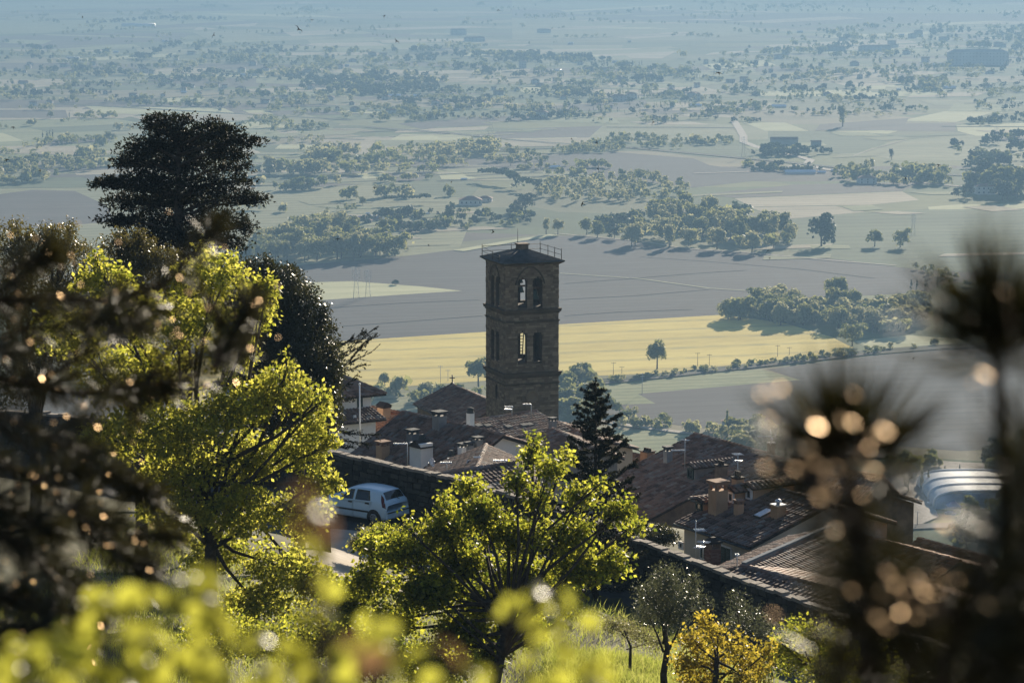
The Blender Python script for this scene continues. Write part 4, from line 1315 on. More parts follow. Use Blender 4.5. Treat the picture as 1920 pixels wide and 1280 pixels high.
def chimney(h, px, base_py, top_py, wpx, mat='plaster_g', cap='slab', lab=None, far=False, parent=None, depth=1.0):
    """chimney stack standing on a roof slope; part of its house"""
    b = on_roof(h, px, base_py, far)
    tp = at(px, top_py, b[1])
    s = b[1] / F
    w = wpx * s; H = tp[2] - b[2]
    root = h.root; ro = np.array(root.location)
    mb = MB(ro); ax, ay = h.t, h.p
    mb.box(b + [0, 0, H * .36 - .3], w, w * depth, H * .72 + .6, ax, ay)
    c = mb.build('chimney', M[mat], root)
    if lab: c['label'] = lab
    m2 = MB(ro); z = b + [0, 0, H * .72]
    if cap == 'slab':
        for sx in (-1, 1):
            for sy in (-1, 1): m2.box(z + ax * sx * w * .38 + ay * sy * w * depth * .38 + [0, 0, H * .09], w * .2, w * depth * .2, H * .18, ax, ay)
        m2.box(z + [0, 0, H * .23], w * 1.25, w * depth * 1.25, H * .1, ax, ay)
    elif cap == 'gable':
        m2.box(z + [0, 0, H * .06], w * 1.15, w * depth * 1.15, H * .12, ax, ay)
        q = z + [0, 0, H * .12]; a_ = ax * w * .68; b_ = ay * w * depth * .68
        m2.add([q - a_ - b_, q + a_ - b_, q + a_ + b_, q - a_ + b_, q - a_ + [0, 0, H * .22], q + a_ + [0, 0, H * .22]], [(0, 1, 5, 4), (2, 3, 4, 5), (1, 2, 5), (3, 0, 4), (3, 2, 1, 0)])
    elif cap == 'pots':
        m2.box(z + [0, 0, H * .04], w * 1.2, w * depth * 1.2, H * .08, ax, ay)
        for k in (-1, 0, 1): m2.lathe(z + ax * k * w * .34 + [0, 0, H * .08], [(w * .15, 0), (w * .13, H * .2), (w * .17, H * .22)], 8)
    elif cap == 'round':
        m2.lathe(z, [(w * .62, 0), (w * .7, H * .04), (w * .55, H * .08), (w * .55, H * .2), (w * .72, H * .22), (w * .3, H * .29)], 12)
    elif cap == 'cowl':
        m2.box(z + [0, 0, H * .04], w * 1.12, w * depth * 1.12, H * .08, ax, ay)
        m2.lathe(z + [0, 0, H * .08], [(w * .2, 0), (w * .2, H * .1), (w * .32, H * .13), (w * .3, H * .22), (w * .05, H * .3)], 10)
    m2.build('chimney_cap', M['alu'] if cap == 'cowl' else M['deck'] if cap in ('gable', 'pots') else M['slate'] if mat != 'plaster_o' else M['tile_flat'], c)
    return c
M['tile_flat'] = surf('terracotta', (.2, .11, .07), (.32, .19, .12), 4, .9)

def window(h, px, py, wpx, hpx, face='near', mat='glass_d', frame='plaster_w', label=None, shut=True, name='window'):
    """window set on a wall face at a pixel: frame > pane"""
    if face == 'near': P0 = h.A + h.p * h.n1; n = h.p
    elif face == 'endB': P0 = h.B; n = h.t
    else: P0 = h.A; n = -h.t
    c = hit_plane(px, py, P0, n); s = c[1] / F
    ex = nz(np.cross((0, 0, 1), n)); ro = np.array(h.root.location)
    fx = abs(ex[0]) + .15
    w = wpx * s / fx; H = hpx * s
    m = MB(ro); t = .09
    for a, b_, sx, sz in ((-w / 2, 0, t, H), (w / 2, 0, t, H), (0, -H / 2, w + t, t), (0, H / 2, w + t, t)):
        m.box(c + ex * a + [0, 0, b_] + n * .02, sx, .1, sz, ex, n)
    f = m.build(name, M[frame], h.root)
    if label: f['label'] = label
    g = MB(ro); g.box(c + n * .01, w - t, .05, H - t, ex, n); g.build('pane', M[mat], f)
    if shut:
        for sd in (-.5, .5):
            q = MB(ro); q.box(c + ex * (w * .26 * (1 if sd > 0 else -1)) + n * .05, w * .46, .05, H * .96, ex, n)
            for k in range(7): q.box(c + ex * (w * .26 * (1 if sd > 0 else -1)) + n * .085 + [0, 0, H * (k / 7 - .43)], w * .38, .03, H * .04, ex, n)
            q.build('shutter', M['shutter'], f)
    return f

# --- bell tower
def build_tower():
    D = 240.0; ys = rad(20.5)
    e1 = np.array([math.cos(ys), math.sin(ys), 0]); e2 = np.array([-math.sin(ys), math.cos(ys), 0]); up = np.array([0, 0, 1.0])
    W = 5.15
    zof = lambda py: at(948, py, D)[2]
    z0 = at(948, 830, D)[2] - 14; ztop = zof(497)
    C0 = at(948, 600, D).copy(); C0[2] = z0
    root = empty('bell_tower', C0 + (e1 + e2) * W / 2, 'dark brown stone bell tower with arched belfry openings rising above the roofs', 'bell tower')
    ro = np.array(root.location)
    Ht = ztop - z0
    hz = lambda py: zof(py) - z0
    def arch(x0, x1, y0, y1, n=8):
        r = (x1 - x0) / 2; c = (x0 + x1) / 2; ya = y1 - r
        return [(x0, y0), (x1, y0)] + [(c + r * math.cos(math.pi * k / n), ya + r * math.sin(math.pi * k / n)) for k in range(0, n + 1)]
    hw = .43
    def openings(c1, c2):
        o = []
        for c in (c1, c2):
            o.append(arch(c - hw, c + hw, hz(579), hz(523)))
            o.append(arch(c - hw * .98, c + hw * .98, hz(682), hz(626)))
        return o
    faces = [  # origin corner, x axis, normal, opening centres
        (C0, e1, -e2, (1.63, 3.12)), (C0 + e2 * W, -e2, -e1, (1.75, 3.1)),
        (C0 + e1 * W, e2, e1, (1.9, 3.25)), (C0 + e1 * W + e2 * W, -e1, e2, (1.5, 3.0))]
    TH = .42
    stone = MB(ro); rng = random.Random(4)
    for fi, (o0, ex, n, cs) in enumerate(faces):
        holes = openings(*cs)
        ov = None
        if fi == 1:   # oval niche
            cx, cyy = W - 2.4, hz(741)
            holes.append([(cx + .3 * math.cos(a), cyy + .72 * math.sin(a)) for a in np.linspace(0, 2 * math.pi, 14, endpoint=False)])
        x0, x1 = (0, W) if fi in (0, 3) else (TH, W - TH)
        mb = MB(ro)
        holed_slab(mb, [(x0, 0), (x1, 0), (x1, Ht), (x0, Ht)], holes, TH, o0, ex, up, n)
        mb.build('wall', M['tower_core'], root)
        # coursed stone facing, cut back at the openings
        bx = []
        for hl in holes:
            xs = [p[0] for p in hl]; zs = [p[1] for p in hl]
            bx.append((min(xs) - .02, max(xs) + .02, min(zs) - .02, max(zs) + .02, len(hl) > 12))
        z = 11.0
        while z < Ht - .12:
            h = rng.uniform(.15, .26); h = min(h, Ht - z)
            x = -rng.uniform(0, .1)
            while x < W:
                l = rng.uniform(.2, .62); a, b = max(x, -.03), min(x + l, W + .03)
                if W - b < .2: b = W + .03
                segs = [(a, b)]
                for (q0, q1, r0, r1, ovl) in bx:
                    if z + h > r0 and z < r1:
                        mid = (z + h / 2 - r0)
                        w2 = (q1 - q0) / 2; cc = (q0 + q1) / 2
                        if not ovl and z + h / 2 > r1 - w2: 
                            dy = z + h / 2 - (r1 - w2); w2 = math.sqrt(max(0, w2 * w2 - dy * dy)) + .03
                        if ovl:
                            dy = (z + h / 2 - (r0 + r1) / 2) / ((r1 - r0) / 2); w2 = w2 * math.sqrt(max(0, 1 - dy * dy)) + .03
                        ns = []
                        for s0, s1 in segs:
                            if s1 <= cc - w2 or s0 >= cc + w2: ns.append((s0, s1)); continue
                            if s0 < cc - w2: ns.append((s0, cc - w2))
                            if s1 > cc + w2: ns.append((cc + w2, s1))
                        segs = ns
                for s0, s1 in segs:
                    if s1 - s0 > .05:
                        pr = rng.uniform(.012, .06)
                        stone.box(o0 + ex * (s0 + s1) / 2 + up * (z + h / 2) + n * (pr / 2 - .01), s1 - s0 - .02, pr + .02, h - .02, ex, n, up)
                x = b if W - b > .01 else W + 1
            z += h
        # moulded arch over each pair
        ar = MB(ro)
        for zz in (515,):
            cm = (cs[0] + cs[1]) / 2; zc = hz(zz) - 1.3
            pts = [o0 + ex * (cm + 1.45 * math.cos(a)) + up * (zc + 1.75 * math.sin(a) * (1 - .1 * math.cos(2 * a))) + n * .06 for a in np.linspace(math.pi * .93, math.pi * .07, 14)]
            ar.tube(pts, .07, 5)
        ar.build('arch_moulding', M['tower_core'], root)
    stone.build('stone_courses', M['tower'], root, 'stuff')
    ctr = C0 + (e1 + e2) * W / 2
    for py, ex_, th in ((585, .2, .3), (605, .09, .14), (704, .22, .32), (722, .09, .12)):
        m = MB(ro)
        zc = hz(py)
        m.box(ctr + up * zc, W + 2 * ex_, W + 2 * ex_, th, e1, e2, up, taper=1.02)
        m.box(ctr + up * (zc - th * .75), W + ex_, W + ex_, th * .5, e1, e2, up)
        m.build('cornice', M['tower_core'], root)
    # inner floors, so the shafts are not empty tubes
    for py in (585, 690):
        m = MB(ro); m.box(ctr + up * hz(py), W - 1.6, W - 1.6, .25, e1, e2, up); m.build('floor_slab', M['wood'], root)
    # roof
    m = MB(ro); ov = .46; zt = Ht + .02
    q = [ctr + e1 * a * (W / 2 + ov) + e2 * b * (W / 2 + ov) + up * (zt + .12) for a, b in ((-1, -1), (1, -1), (1, 1), (-1, 1))]
    ql = [ctr + e1 * a * (W / 2 + .1) + e2 * b * (W / 2 + .1) + up * (zt - .12) for a, b in ((-1, -1), (1, -1), (1, 1), (-1, 1))]
    ap = ctr + up * (zt + 1.15)
    m.hexa(ql, q)
    m.build('eaves', M['tower_core'], root)
    rm = MB(ro)
    q2 = [p + up * .003 for p in q]; qt = [p + up * .05 for p in q]
    rm.add(q2 + qt + [ap + up * .06], [(0, 1, 5, 4), (1, 2, 6, 5), (2, 3, 7, 6), (3, 0, 4, 7), (4, 5, 8), (5, 6, 8), (6, 7, 8), (7, 4, 8)])
    rf = rm.build('roof', M['slate'], root)
    sh = MB(ro)
    for k in range(4):
        a, b = qt[k], qt[(k + 1) % 4]
        for j in range(1, 14):
            t0, t1 = j / 14, (j + .9) / 14
            sh.tube([a + (ap - a) * t0 + up * .03, b + (ap - b) * t0 + up * .03], .022, 4)
        sh.tube([a, ap + up * .05], .06, 5)
    sh.build('roof_ribs', M['slate'], rf, 'stuff')
    cp = MB(ro); cp.box(ap - up * .02, .9, .9, .75, e1, e2, up); cp.box(ap + up * .4, 1.08, 1.08, .12, e1, e2, up)
    cp.build('roof_cap', M['rubble'], root)
    # railing on three sides, and the lightning rod
    posts = {}
    sp = lambda a, b: ctr + e1 * a * (W / 2 + .3) + e2 * b * (W / 2 + .26) + up * (zt + .2)
    for a, b, hh in ((-1, 1, 1.15), (-1, 0, .8), (-1, -.6, .6), (0, 1, 1.1), (.5, 1, 1.1), (1, 1, 1.15), (1, .3, 1.05), (1, -.3, 1.05), (1, -.9, 1.1)):
        pm = MB(ro); pm.tube([sp(a, b), sp(a, b) + up * hh], .035, 5); pm.build('rail_post', M['iron'], root)
    for (a, b), (c, d_) in (((-1, 1), (1, 1)), ((1, 1), (1, -.9)), ((-1, 1), (-1, -.6))):
        for hh in (.5, .95):
            pm = MB(ro); pm.tube([sp(a, b) + up * hh, sp(c, d_) + up * (hh if (c, d_) != (-1, -.6) else hh * .5)], .022, 4); pm.build('rail', M['iron'], root)
    pm = MB(ro); tp = ctr + e2 * 2.2 + e1 * .4 + up * zt; pm.tube([tp, tp + up * 2.75], [.04, .02], 5); pm.build('lightning_rod', M['iron'], root)
    # roundel on the wide face
    m = MB(ro); c = C0 + e1 * 2.55 + up * hz(746) - e2 * .05
    m.lathe(c, [(.62, -.1), (.62, .06), (.5, .09), (.46, .02), (.2, .03)], 20, -e2, e1)
    rdl = m.build('roundel', M['tower'], root)
    # bells on their beam inside the left opening
    for k, (py, sc) in enumerate(((545, .52), (529, .34))):
        q = C0 + e1 * 1.66 + e2 * .36; q[2] = zof(py)
        b = empty('bell', q, 'larger bronze bell hanging low in the left belfry opening' if k == 0 else 'smaller bronze bell hanging above the larger one in the belfry', 'bell')
        m = MB(); m.lathe((0, 0, -.5 * sc), [(.5 * sc, 0), (.52 * sc, .06 * sc), (.36 * sc, .35 * sc), (.28 * sc, .8 * sc), (.2 * sc, .98 * sc), (.05 * sc, 1.04 * sc)], 16)
        m.build('bell_body', M['bronze'], b)
        m = MB(); m.box((0, 0, .62 * sc), .7, .12, .16, e1, e2); m.tube([(0, 0, .5 * sc), (0, 0, .75 * sc)], .05, 5); m.build('headstock', M['wood'], b)
        m = MB(); m.tube([(0, 0, .3 * sc), (0, 0, -.58 * sc)], .03, 5); m.lathe((0, 0, -.62 * sc), [(.02, 0), (.07 * sc, .04), (.02, .1)], 8); m.build('clapper', M['iron'], b)
    q = C0 + e1 * 3.16 + e2 * .9; q[2] = zof(556)
    b = empty('bell', q, 'big green bell deep in the right belfry opening', 'bell')
    m = MB(); m.lathe((0, 0, -.45), [(.4, 0), (.42, .06), (.3, .35), (.22, .75), (.05, .9)], 16); m.build('bell_body', M['bronze'], b)
    m = MB(); m.box((0, 0, .55), 1.6, .14, .2, e1, e2); m.build('headstock', M['wood'], b)
    # ladder leaning in the lower left opening
    q = C0 + e1 * 1.55 + e2 * .55; q[2] = zof(676)
    lad = empty('ladder', q, 'wooden ladder leaning inside the lower left tower opening', 'ladder')
    top = e1 * .28 + e2 * .35 + up * 2.5
    for k in range(9):
        m = MB(); c = top * (k + .5) / 9; m.tube([c - e1 * .26, c + e1 * .26], .03, 5); m.build('rung', M['wood'], lad)
    for s in (-1, 1):
        m = MB(); m.box(top / 2 + e1 * s * .27, .07, .09, np.linalg.norm(top), e1, e2, nz(top)); m.build('rail', M['wood'], lad)
build_tower()
# --- the roofs in front of and around the tower
HD = gable('church', 'church nave with long brown tiled roof and iron cross left of the tower', (848, 721), (935, 760), 262, 4.0, .43, 4.0, .43, 4.5, 'rubble', cat='church', pitch=.27)
def cross():
    b = at(848, 722, 262); root = empty('roof_cross', b, 'small iron cross on the church gable tip', 'cross'); s = 262 / F
    m = MB(); m.tube([(0, 0, -.1), (0, 0, 20 * s)], .06, 5); m.lathe((0, 0, 0), [(.2, 0), (.22, .15), (.08, .3)], 8); m.build('shaft', M['iron'], root)
    m = MB(); m.box((0, 0, 14 * s), .55, .09, .09); m.build('crossbar', M['iron'], root)
cross()
HB = gable('house', 'low house with reddish tiled roof and ochre chimney behind the main roof', (700, 764), (772, 779), 186, 3.2, .36, 3, .36, 4, 'plaster', 'tile_red')
chimney(HB, 720, 786, 755, 18, 'plaster_o', 'gable', 'square ochre chimney with little tiled gable cap', depth=1.0)
HP1 = gable('house', 'house with pale lit tile edge just right of the tower foot', (1036, 789), (1120, 822), 186, 4.5, .36, 3, .3, 4, 'plaster')
HP2 = gable('house', 'brown roofed house half hidden behind the spruce', (1040, 806), (1108, 838), 160, 5.5, .38, 2, .38, 4, 'plaster_g')
chimney(HP2, 1080, 850, 826, 14, 'plaster_g', 'slab')
HP3 = gable('house', 'far roof with a stack of ridge pots left of the big gabled roof', (1130, 838), (1226, 860), 186, 5, .36, 1.5, .36, 4, 'plaster_g')
chimney(HP3, 1214, 862, 840, 20, 'tile_flat', 'pots', 'short terracotta stack with three pots')
HE = gable('house', 'tiled house right in front of the tower with grey roof lights and an antenna', (889, 789), (999, 772), 179, 3.4, .23, 3, .3, 3.6, 'plaster')
chimney(HE, 882, 800, 764, 11, 'plaster_w', 'round', 'slim pale round chimney', depth=1)
chimney(HE, 1036, 806, 782, 11, 'plaster_g', 'slab')
for k, px in enumerate((897, 914, 953, 982, 993)):
    py = (800, 800, 802, 799, 798)[k]
    b = on_roof(HE, px, py); ro = np.array(HE.root.location)
    m = MB(ro); m.box(b + HE.n * .1, .62, .5, .12, HE.t, nz(np.cross(HE.n, HE.t)), HE.n, taper=.8); m.build('roof_light', M['slate'], HE.root)
HC = gable('house', 'large dark tiled house with many chimneys between wall and tower', (760, 774), (938, 815), 163, 4.6, .55, 2.6, .36, 4, 'plaster_w')
chimney(HC, 824, 802, 770, 20, 'plaster_g', 'slab', 'tall grey chimney breaking the ridge')
chimney(HC, 774, 834, 804, 17, 'plaster_g', 'slab')
chimney(HC, 792, 840, 814, 11, 'slate', 'round')
chimney(HC, 718, 858, 826, 19, 'plaster_o', 'slab', 'chimney with one orange face')
chimney(HC, 867, 858, 830, 13, 'plaster_w', 'slab')
chimney(HC, 880, 852, 828, 13, 'plaster_g', 'slab')
chimney(HC, 896, 838, 818, 15, 'plaster_g', 'slab')
chimney(HC, 846, 866, 844, 10, 'slate', 'round')
def block(h, px, base, top, wpx, mat, depth=1.0, name='dormer', roofm='deck'):
    b = on_roof(h, px, base); tp = at(px, top, b[1]); s = b[1] / F; w = wpx * s; H = tp[2] - b[2]; ro = np.array(h.root.location)
    m = MB(ro); ax, ay = h.t, h.p; c = b + [0, 0, H * .4]
    m.box(c, w, w * depth, H * .8 + .5, ax, ay)
    d = m.build(name, M[mat], h.root)
    q = b + [0, 0, H * .8]; m = MB(ro)
    a_ = ax * w * .6; b_ = ay * w * depth * .6
    m.add([q - a_ - b_, q + a_ - b_, q + a_ + b_, q - a_ + b_, q - b_ + [0, 0, H * .3], q + b_ + [0, 0, H * .3]], [(0, 4, 5, 3), (1, 2, 5, 4), (0, 1, 4), (2, 3, 5), (3, 2, 1, 0)])
    m.build('dormer_roof', M[roofm], d)
    return d
d_ = block(HC, 790, 872, 828, 36, 'plaster_w', .8); d_['label'] = 'white plaster dormer block with dark base'
block(HC, 849, 884, 862, 18, 'plaster_w', .8)
HG = gable('house', 'low roof with hip like ridge running towards the wall', (911, 835), (893, 878), 150, 3.2, .42, 3.4, .42, 4, 'plaster', over=.15)
HH = gable('house', 'front roof with pale ridge line just behind the retaining wall', (826, 889), (955, 871), 129, 3.4, .34, 3, .3, 3.4, 'plaster', single=290)

# white two tier house at the left
def white_house():
    D = 178.0; c = at(696, 737, D); zE = c[2]
    t = nz(np.array([-1.0, -.62, 0])); p = np.array([-t[1], t[0], 0])      # t: along the eave to the left and nearer
    p = p if p[1] < 0 else -p
    root = empty('house', c - [0, 0, 7], 'white plastered two tier house with green shuttered window at left', 'house'); ro = np.array(root.location)
    L, Wd = 9.0, 7.0; dn = np.array([0, 0, 1.0])
    def prism(o0, L, Wd, H, mat):
        m = MB(ro); q = [o0, o0 + t * L, o0 + t * L - p * Wd, o0 - p * Wd]
        m.hexa([x - dn * H for x in q], q); return m.build('wall', M[mat], root)
    prism(c, L, Wd, 8, 'plaster_w')
    ov = .75; zr = dn * 1.75
    A0 = c - t * ov + p * ov; A1 = c + t * (L + ov) + p * ov; B0 = c - t * ov - p * (Wd + ov); B1 = c + t * (L + ov) - p * (Wd + ov)
    r0 = c + t * 2.6 - p * Wd / 2 + zr; r1 = c + t * (L - 2) - p * Wd / 2 + zr
    tiled_plane(root, r1, r0, A1, A0); tiled_plane(root, r0, r1, B0, B1)
    e = r0 + (r1 - r0) * .01
    tiled_plane(root, r0 - p * .02, r0 + p * .02, B0, A0)
    ridge_tiles(root, A0, r0); ridge_tiles(root, B0, r0); ridge_tiles(root, r0, r1)
    # lower tier in front
    c2 = c + p * 1.5 + t * .5 - dn * 1.45
    prism(c2, 6.5, 1.5, 7, 'plaster_w')
    a0 = c2 - t * .5 + p * .6; a1 = c2 + t * 7 + p * .6; k0 = a0 - p * 2.1 + dn * .5; k1 = a1 - p * 2.1 + dn * .5
    tiled_plane(root, k1, k0, a1, a0)
    h = House(); h.root, h.A, h.B, h.t, h.p, h.n1 = root, c, c, -t, p, 0.0
    window(h, 674, 754, 13, 20, 'near', 'glass_d', 'plaster_w', 'dark green shuttered window')
    h2 = House(); h2.root, h2.A, h2.B, h2.t, h2.p, h2.n1 = root, c2, c2, -t, p, 0.0
    window(h2, 665, 782, 3, 6, 'near', 'glass_d', 'plaster_w', None, False)
white_house()
b = at(675, 812, 168); s = 168 / F
root = empty('flag_pole', b, 'tall thin white pole standing before the white house', 'pole')
m = MB(); m.tube([(0, 0, -1), (0, 0, 93 * s)], [.07, .045], 6); m.build('post', M['white'], root)
m = MB(); m.lathe((0, 0, 93 * s), [(.05, 0), (.09, .07), (.02, .15)], 8); m.build('finial', M['white'], root)

# big roofs on the right
HI = gable('house', 'largest dark roof at right whose gable tip stands against the fields', (1308, 815), (1440, 851), 170, 9.2, .34, 6, .34, 5, 'rubble')
HI2 = gable('house', 'long roof running on to the right behind the pine needles', (1446, 856), (1590, 898), 154, 5.5, .36, 5, .36, 5, 'rubble')
HJ = gable('house', 'cream house with dark green windows and tiled roof behind the wall', (1420, 906), (1548, 944), 128, 4.6, .33, 4, .33, 5.0, 'plaster', single=290)
chimney(HI, 1252, 868, 836, 13, 'plaster_g', 'slab', 'grey chimney with dark top')
chimney(HI, 1352, 896, 864, 17, 'rubble', 'pots', 'dark brick chimney beside the dormer')
chimney(HI2, 1446, 852, 822, 11, 'rubble', 'cowl', 'slender dark chimney on the ridge')
chimney(HI2, 1518, 878, 846, 13, 'tile_flat', 'slab', 'small chimney with bright top')
chimney(HJ, 1346, 962, 900, 27, 'plaster_o', 'slab', 'big orange plastered chimney with drum top')
chimney(HJ, 1383, 930, 884, 17, 'plaster_o', 'pots', 'orange chimney with crown of bricks')
chimney(HJ, 1385, 966, 936, 14, 'plaster_o', 'slab', 'short orange chimney')
chimney(HJ, 1459, 970, 938, 21, 'plaster_o', 'cowl', 'tan chimney with shiny metal cowl')

def dormer(h, px, py_base, wpx, hpx, dep, win='white', wall='plaster_o', lab=None, tile=True):
    """dormer with pitched tile roof and a window in its face"""
    b = on_roof(h, px, py_base); s = b[1] / F; w = wpx * s; H = hpx * s; ro = np.array(h.root.location); dn = np.array([0, 0, 1.0])
    ax, ay = h.t, h.p
    c = b - ay * dep / 2
    m = MB(ro); m.box(c + dn * (H / 2 - .4), w, dep, H + .8, ax, ay); d = m.build('dormer', M[wall], h.root)
    if lab: d['label'] = lab
    o = .25; z = b + dn * (H + .02)
    l0, l1 = z - ax * (w / 2 + o) + ay * o, z - ax * (w / 2 + o) - ay * (dep + o)
    r0, r1 = z + ax * (w / 2 + o) + ay * o, z + ax * (w / 2 + o) - ay * (dep + o)
    k0, k1 = z + ay * o + dn * H * .28, z - ay * (dep + o) + dn * H * .28
    P = []
    m = MB(ro); m.add([l0, l1, k1, k0, r0, r1] + [q - dn * .07 for q in (l0, l1, k1, k0, r0, r1)], [(3, 2, 1, 0), (4, 5, 2, 3), (6, 7, 8, 9), (9, 8, 11, 10), (0, 6, 9, 3), (3, 9, 10, 4), (1, 2, 8, 7), (2, 5, 11, 8), (0, 1, 7, 6), (4, 10, 11, 5)])
    dr = m.build('dormer_roof', M['deck'], d)
    V = np.concatenate([tile_quads(k1, k0, l1, l0, seed=5), tile_quads(k0, k1, r0, r1, seed=6)]) - ro
    Pn, f = island_weld(V, 4)
    # window
    wc = b + ay * .02 + dn * H * .5; ww, wh = w * .62, H * .66
    m = MB(ro); q = .09
    for a, b_, sx, sz in ((-ww / 2, 0, q, wh), (ww / 2, 0, q, wh), (0, -wh / 2, ww + q, q), (0, wh / 2, ww + q, q)): m.box(wc + ax * a + dn * b_ + ay * .03, sx, .12, sz, ax, ay)
    f_ = m.build('window', M['white' if win == 'white' else 'shutter'], d)
    g = MB(ro); g.box(wc + ay * .02, ww, .04, wh, ax, ay); g.build('pane', M['glass_d'], f_)
    t = link_mesh('roof_tiles', mesh_vf('roof_tiles', Pn, f, M['tile']), dr) if False else None
    tt = link_mesh('roof_tiles', mesh_vf('roof_tiles', Pn, f, M['tile']), d); tt['kind'] = 'stuff'
    return d
dormer(HI, 1296, 900, 26, 26, 3.2, 'green', 'plaster_g', 'dormer with dark green shuttered window')
dormer(HJ, 1312, 958, 26, 20, 2.6, 'green', 'plaster_o', 'small dormer with dark opening beside the big orange chimney')
dormer(HJ, 1372, 944, 24, 26, 2.0, 'white', 'plaster_o', 'dormer with white framed window')
dormer(HJ, 1406, 938, 24, 26, 2.4, 'white', 'plaster_o', 'second dormer with white framed window')
b = on_roof(HJ, 1433, 967); ro = np.array(HJ.root.location); sl = nz(np.cross(HJ.n, HJ.t))
m = MB(ro); m.box(b + HJ.n * .12, .55, .85, .12, HJ.t, sl, HJ.n); sk = m.build('skylight', M['slate'], HJ.root)
m = MB(ro); m.box(b + HJ.n * .185, .47, .76, .03, HJ.t, sl, HJ.n); m.build('pane', M['skylight'], sk)
# windows and brick stack on the cream front of HJ
window(HJ, 1362, 1042, 23, 36, 'near', 'glass_d', 'plaster_w', 'wide window with dark green blind')
window(HJ, 1321, 1034, 13, 26, 'near', 'glass_d', 'plaster_w')
window(HJ, 1278, 1022, 8, 12, 'near', 'glass_d', 'plaster_w', None, False)
window(HJ, 1270, 1003, 4, 5, 'near', 'glass_d', 'plaster_w', None, False)
def brick_stack():
    p = HJ.A + HJ.t * 3.4 + HJ.p * (HJ.n1 + 2.0)
    b = at(1336, 1060, float(p[1]) - 1); s = b[1] / F; H = 58 * s; w = 22 * s
    root = empty('brick_chimney', b - [0, 0, 1.5], 'square red brick stack with dark vented cap before the cream house', 'chimney'); ro = np.array(root.location)
    m = MB(ro); m.box(b + [0, 0, H * .3 - .75], w, w, H * .6 + 1.5, HJ.t, HJ.p); m.build('stack', M['tile_flat'], root)
    br = MB(ro); rng = random.Random(2)
    rows = int(H * .6 / .075)
    for r in range(rows):
        z = r * .075 + .04
        for fx, fn in ((HJ.t, HJ.p), (HJ.p, HJ.t)):
            x = -w / 2 + (0 if r % 2 else -.12)
            while x < w / 2:
                a0, a1 = max(x, -w / 2), min(x + .24, w / 2)
                if a1 - a0 > .03: br.box(b + fx * (a0 + a1) / 2 + [0, 0, z] + fn * (w / 2 + .01), a1 - a0 - .012, .03, .06, fx, fn)
                x += .25
    br.build('brick_courses', surf('red_brick', None, None, 3, .9, island=True, stops=[(0, (.16, .06, .04)), (.5, (.28, .12, .08)), (1, (.34, .2, .14))]), root, 'stuff')
    v = MB(ro); z = H * .6
    for k in range(5):
        for sgn in (-1, 1):
            v.box(b + HJ.t * (k / 4 - .5) * w * .9 + HJ.p * sgn * w * .45 + [0, 0, z + H * .1], .07, .07, H * .2, HJ.t, HJ.p)
    v.build('vent_slats', M['tile_flat'], root, 'stuff')
    v = MB(ro); v.box(b + [0, 0, z + H * .22], w * 1.3, w * 1.3, .1, HJ.t, HJ.p); v.box(b + [0, 0, z + H * .3], w * 1.05, w * 1.05, H * .14, HJ.t, HJ.p, taper=.4); v.build('cap', M['deck'], root)
brick_stack()
HL = gable('house', 'broad low roof sloping right beside the cream house', (1400, 1060), (1550, 995), 112, 5.0, .32, 2, .3, 3.4, 'plaster_g', single=290)
HL2 = gable('house', 'roof with pale verge rising just over the right part of the wall', (1402, 1066), (1580, 1112), 103.5, 3.2, .26, 3, .2, 3.2, 'plaster_g', single=290)
HM = gable('house', 'tall dark house with projecting eave behind the pine stem at right', (1560, 880), (1648, 893), 146, 4.5, .4, 1.7, .7, 8, 'rubble', over=.3)
HN = gable('house', 'brown roof with glinting tile edge under the dark tall house', (1600, 1002), (1790, 1052), 124, 4, .34, 4, .3, 4, 'rubble', 'tile_red')
HN2 = gable('house', 'rightmost brown roof below the sports dome', (1730, 1013), (1905, 1060), 140, 4.5, .34, 5, .34, 4, 'rubble', 'tile_red')
HO = gable('house', 'low brown roof at the right edge below the other roofs', (1640, 1075), (1880, 1150), 108, 3.5, .3, 4, .3, 4, 'rubble', 'tile_red')
m = MB(np.array(HL.root.location)); 
a, b_ = HL.A - HL.t * .3, HL.B + HL.t * .2
m.box((a + b_) / 2 + [0, 0, .16], np.linalg.norm(b_ - a), .2, .1, nz(b_ - a), HL.p); m.build('ridge_flashing', plain_mat('zinc_sheet', (.16, .18, .2), .95, 0, .1), HL.root)

# tv antennas, masts and dishes
def antenna(px, base_py, top_py, d, booms, label, group=None):
    b = at(px, base_py, d); s = d / F; h = (base_py - top_py) * s
    root = empty('tv_antenna', b, label, 'antenna', group)
    m = MB(); m.tube([(0, 0, -.3), (0, 0, h)], .022, 5); m.build('mast', M['steel'], root)
    for (z, L, off, yaw, n) in booms:
        m = MB(); a = rad(yaw); ax = np.array([math.cos(a), math.sin(a), 0]); ay = np.array([-math.sin(a), math.cos(a), 0])
        c = np.array([0, 0, h * z]) + ax * off * s
        m.tube([c - ax * L * s / 2, c + ax * L * s / 2], .028, 5)
        for k in range(n):
            q = c + ax * (k / (n - 1) - .5) * L * s * .94; m.tube([q - ay * .28, q + ay * .28], .014, 4)
        m.build('boom', M['alu'], root)
AG = 'television antennas on the roofs by the tower'
antenna(764, 872, 829, 150, [(.98, 26, -13, 8, 9)], 'antenna on tall mast with one long boom over the dark tiled roof')
antenna(960, 778, 760, 181, [(.9, 16, -6, 5, 7), (.6, 14, -8, -15, 6)], 'double boom antenna on the ridge in front of the tower')
antenna(996, 775, 757, 180, [(1, 15, -8, 0, 6)], 'single boom antenna at the right ridge end in front of the tower')
antenna(893, 860, 843, 150, [(.9, 20, -4, 12, 7)], 'antenna pointing up right above the small white gable')
antenna(899, 872, 852, 145, [(.8, 14, -4, 14, 6)], 'lower antenna beside the hip like ridge')
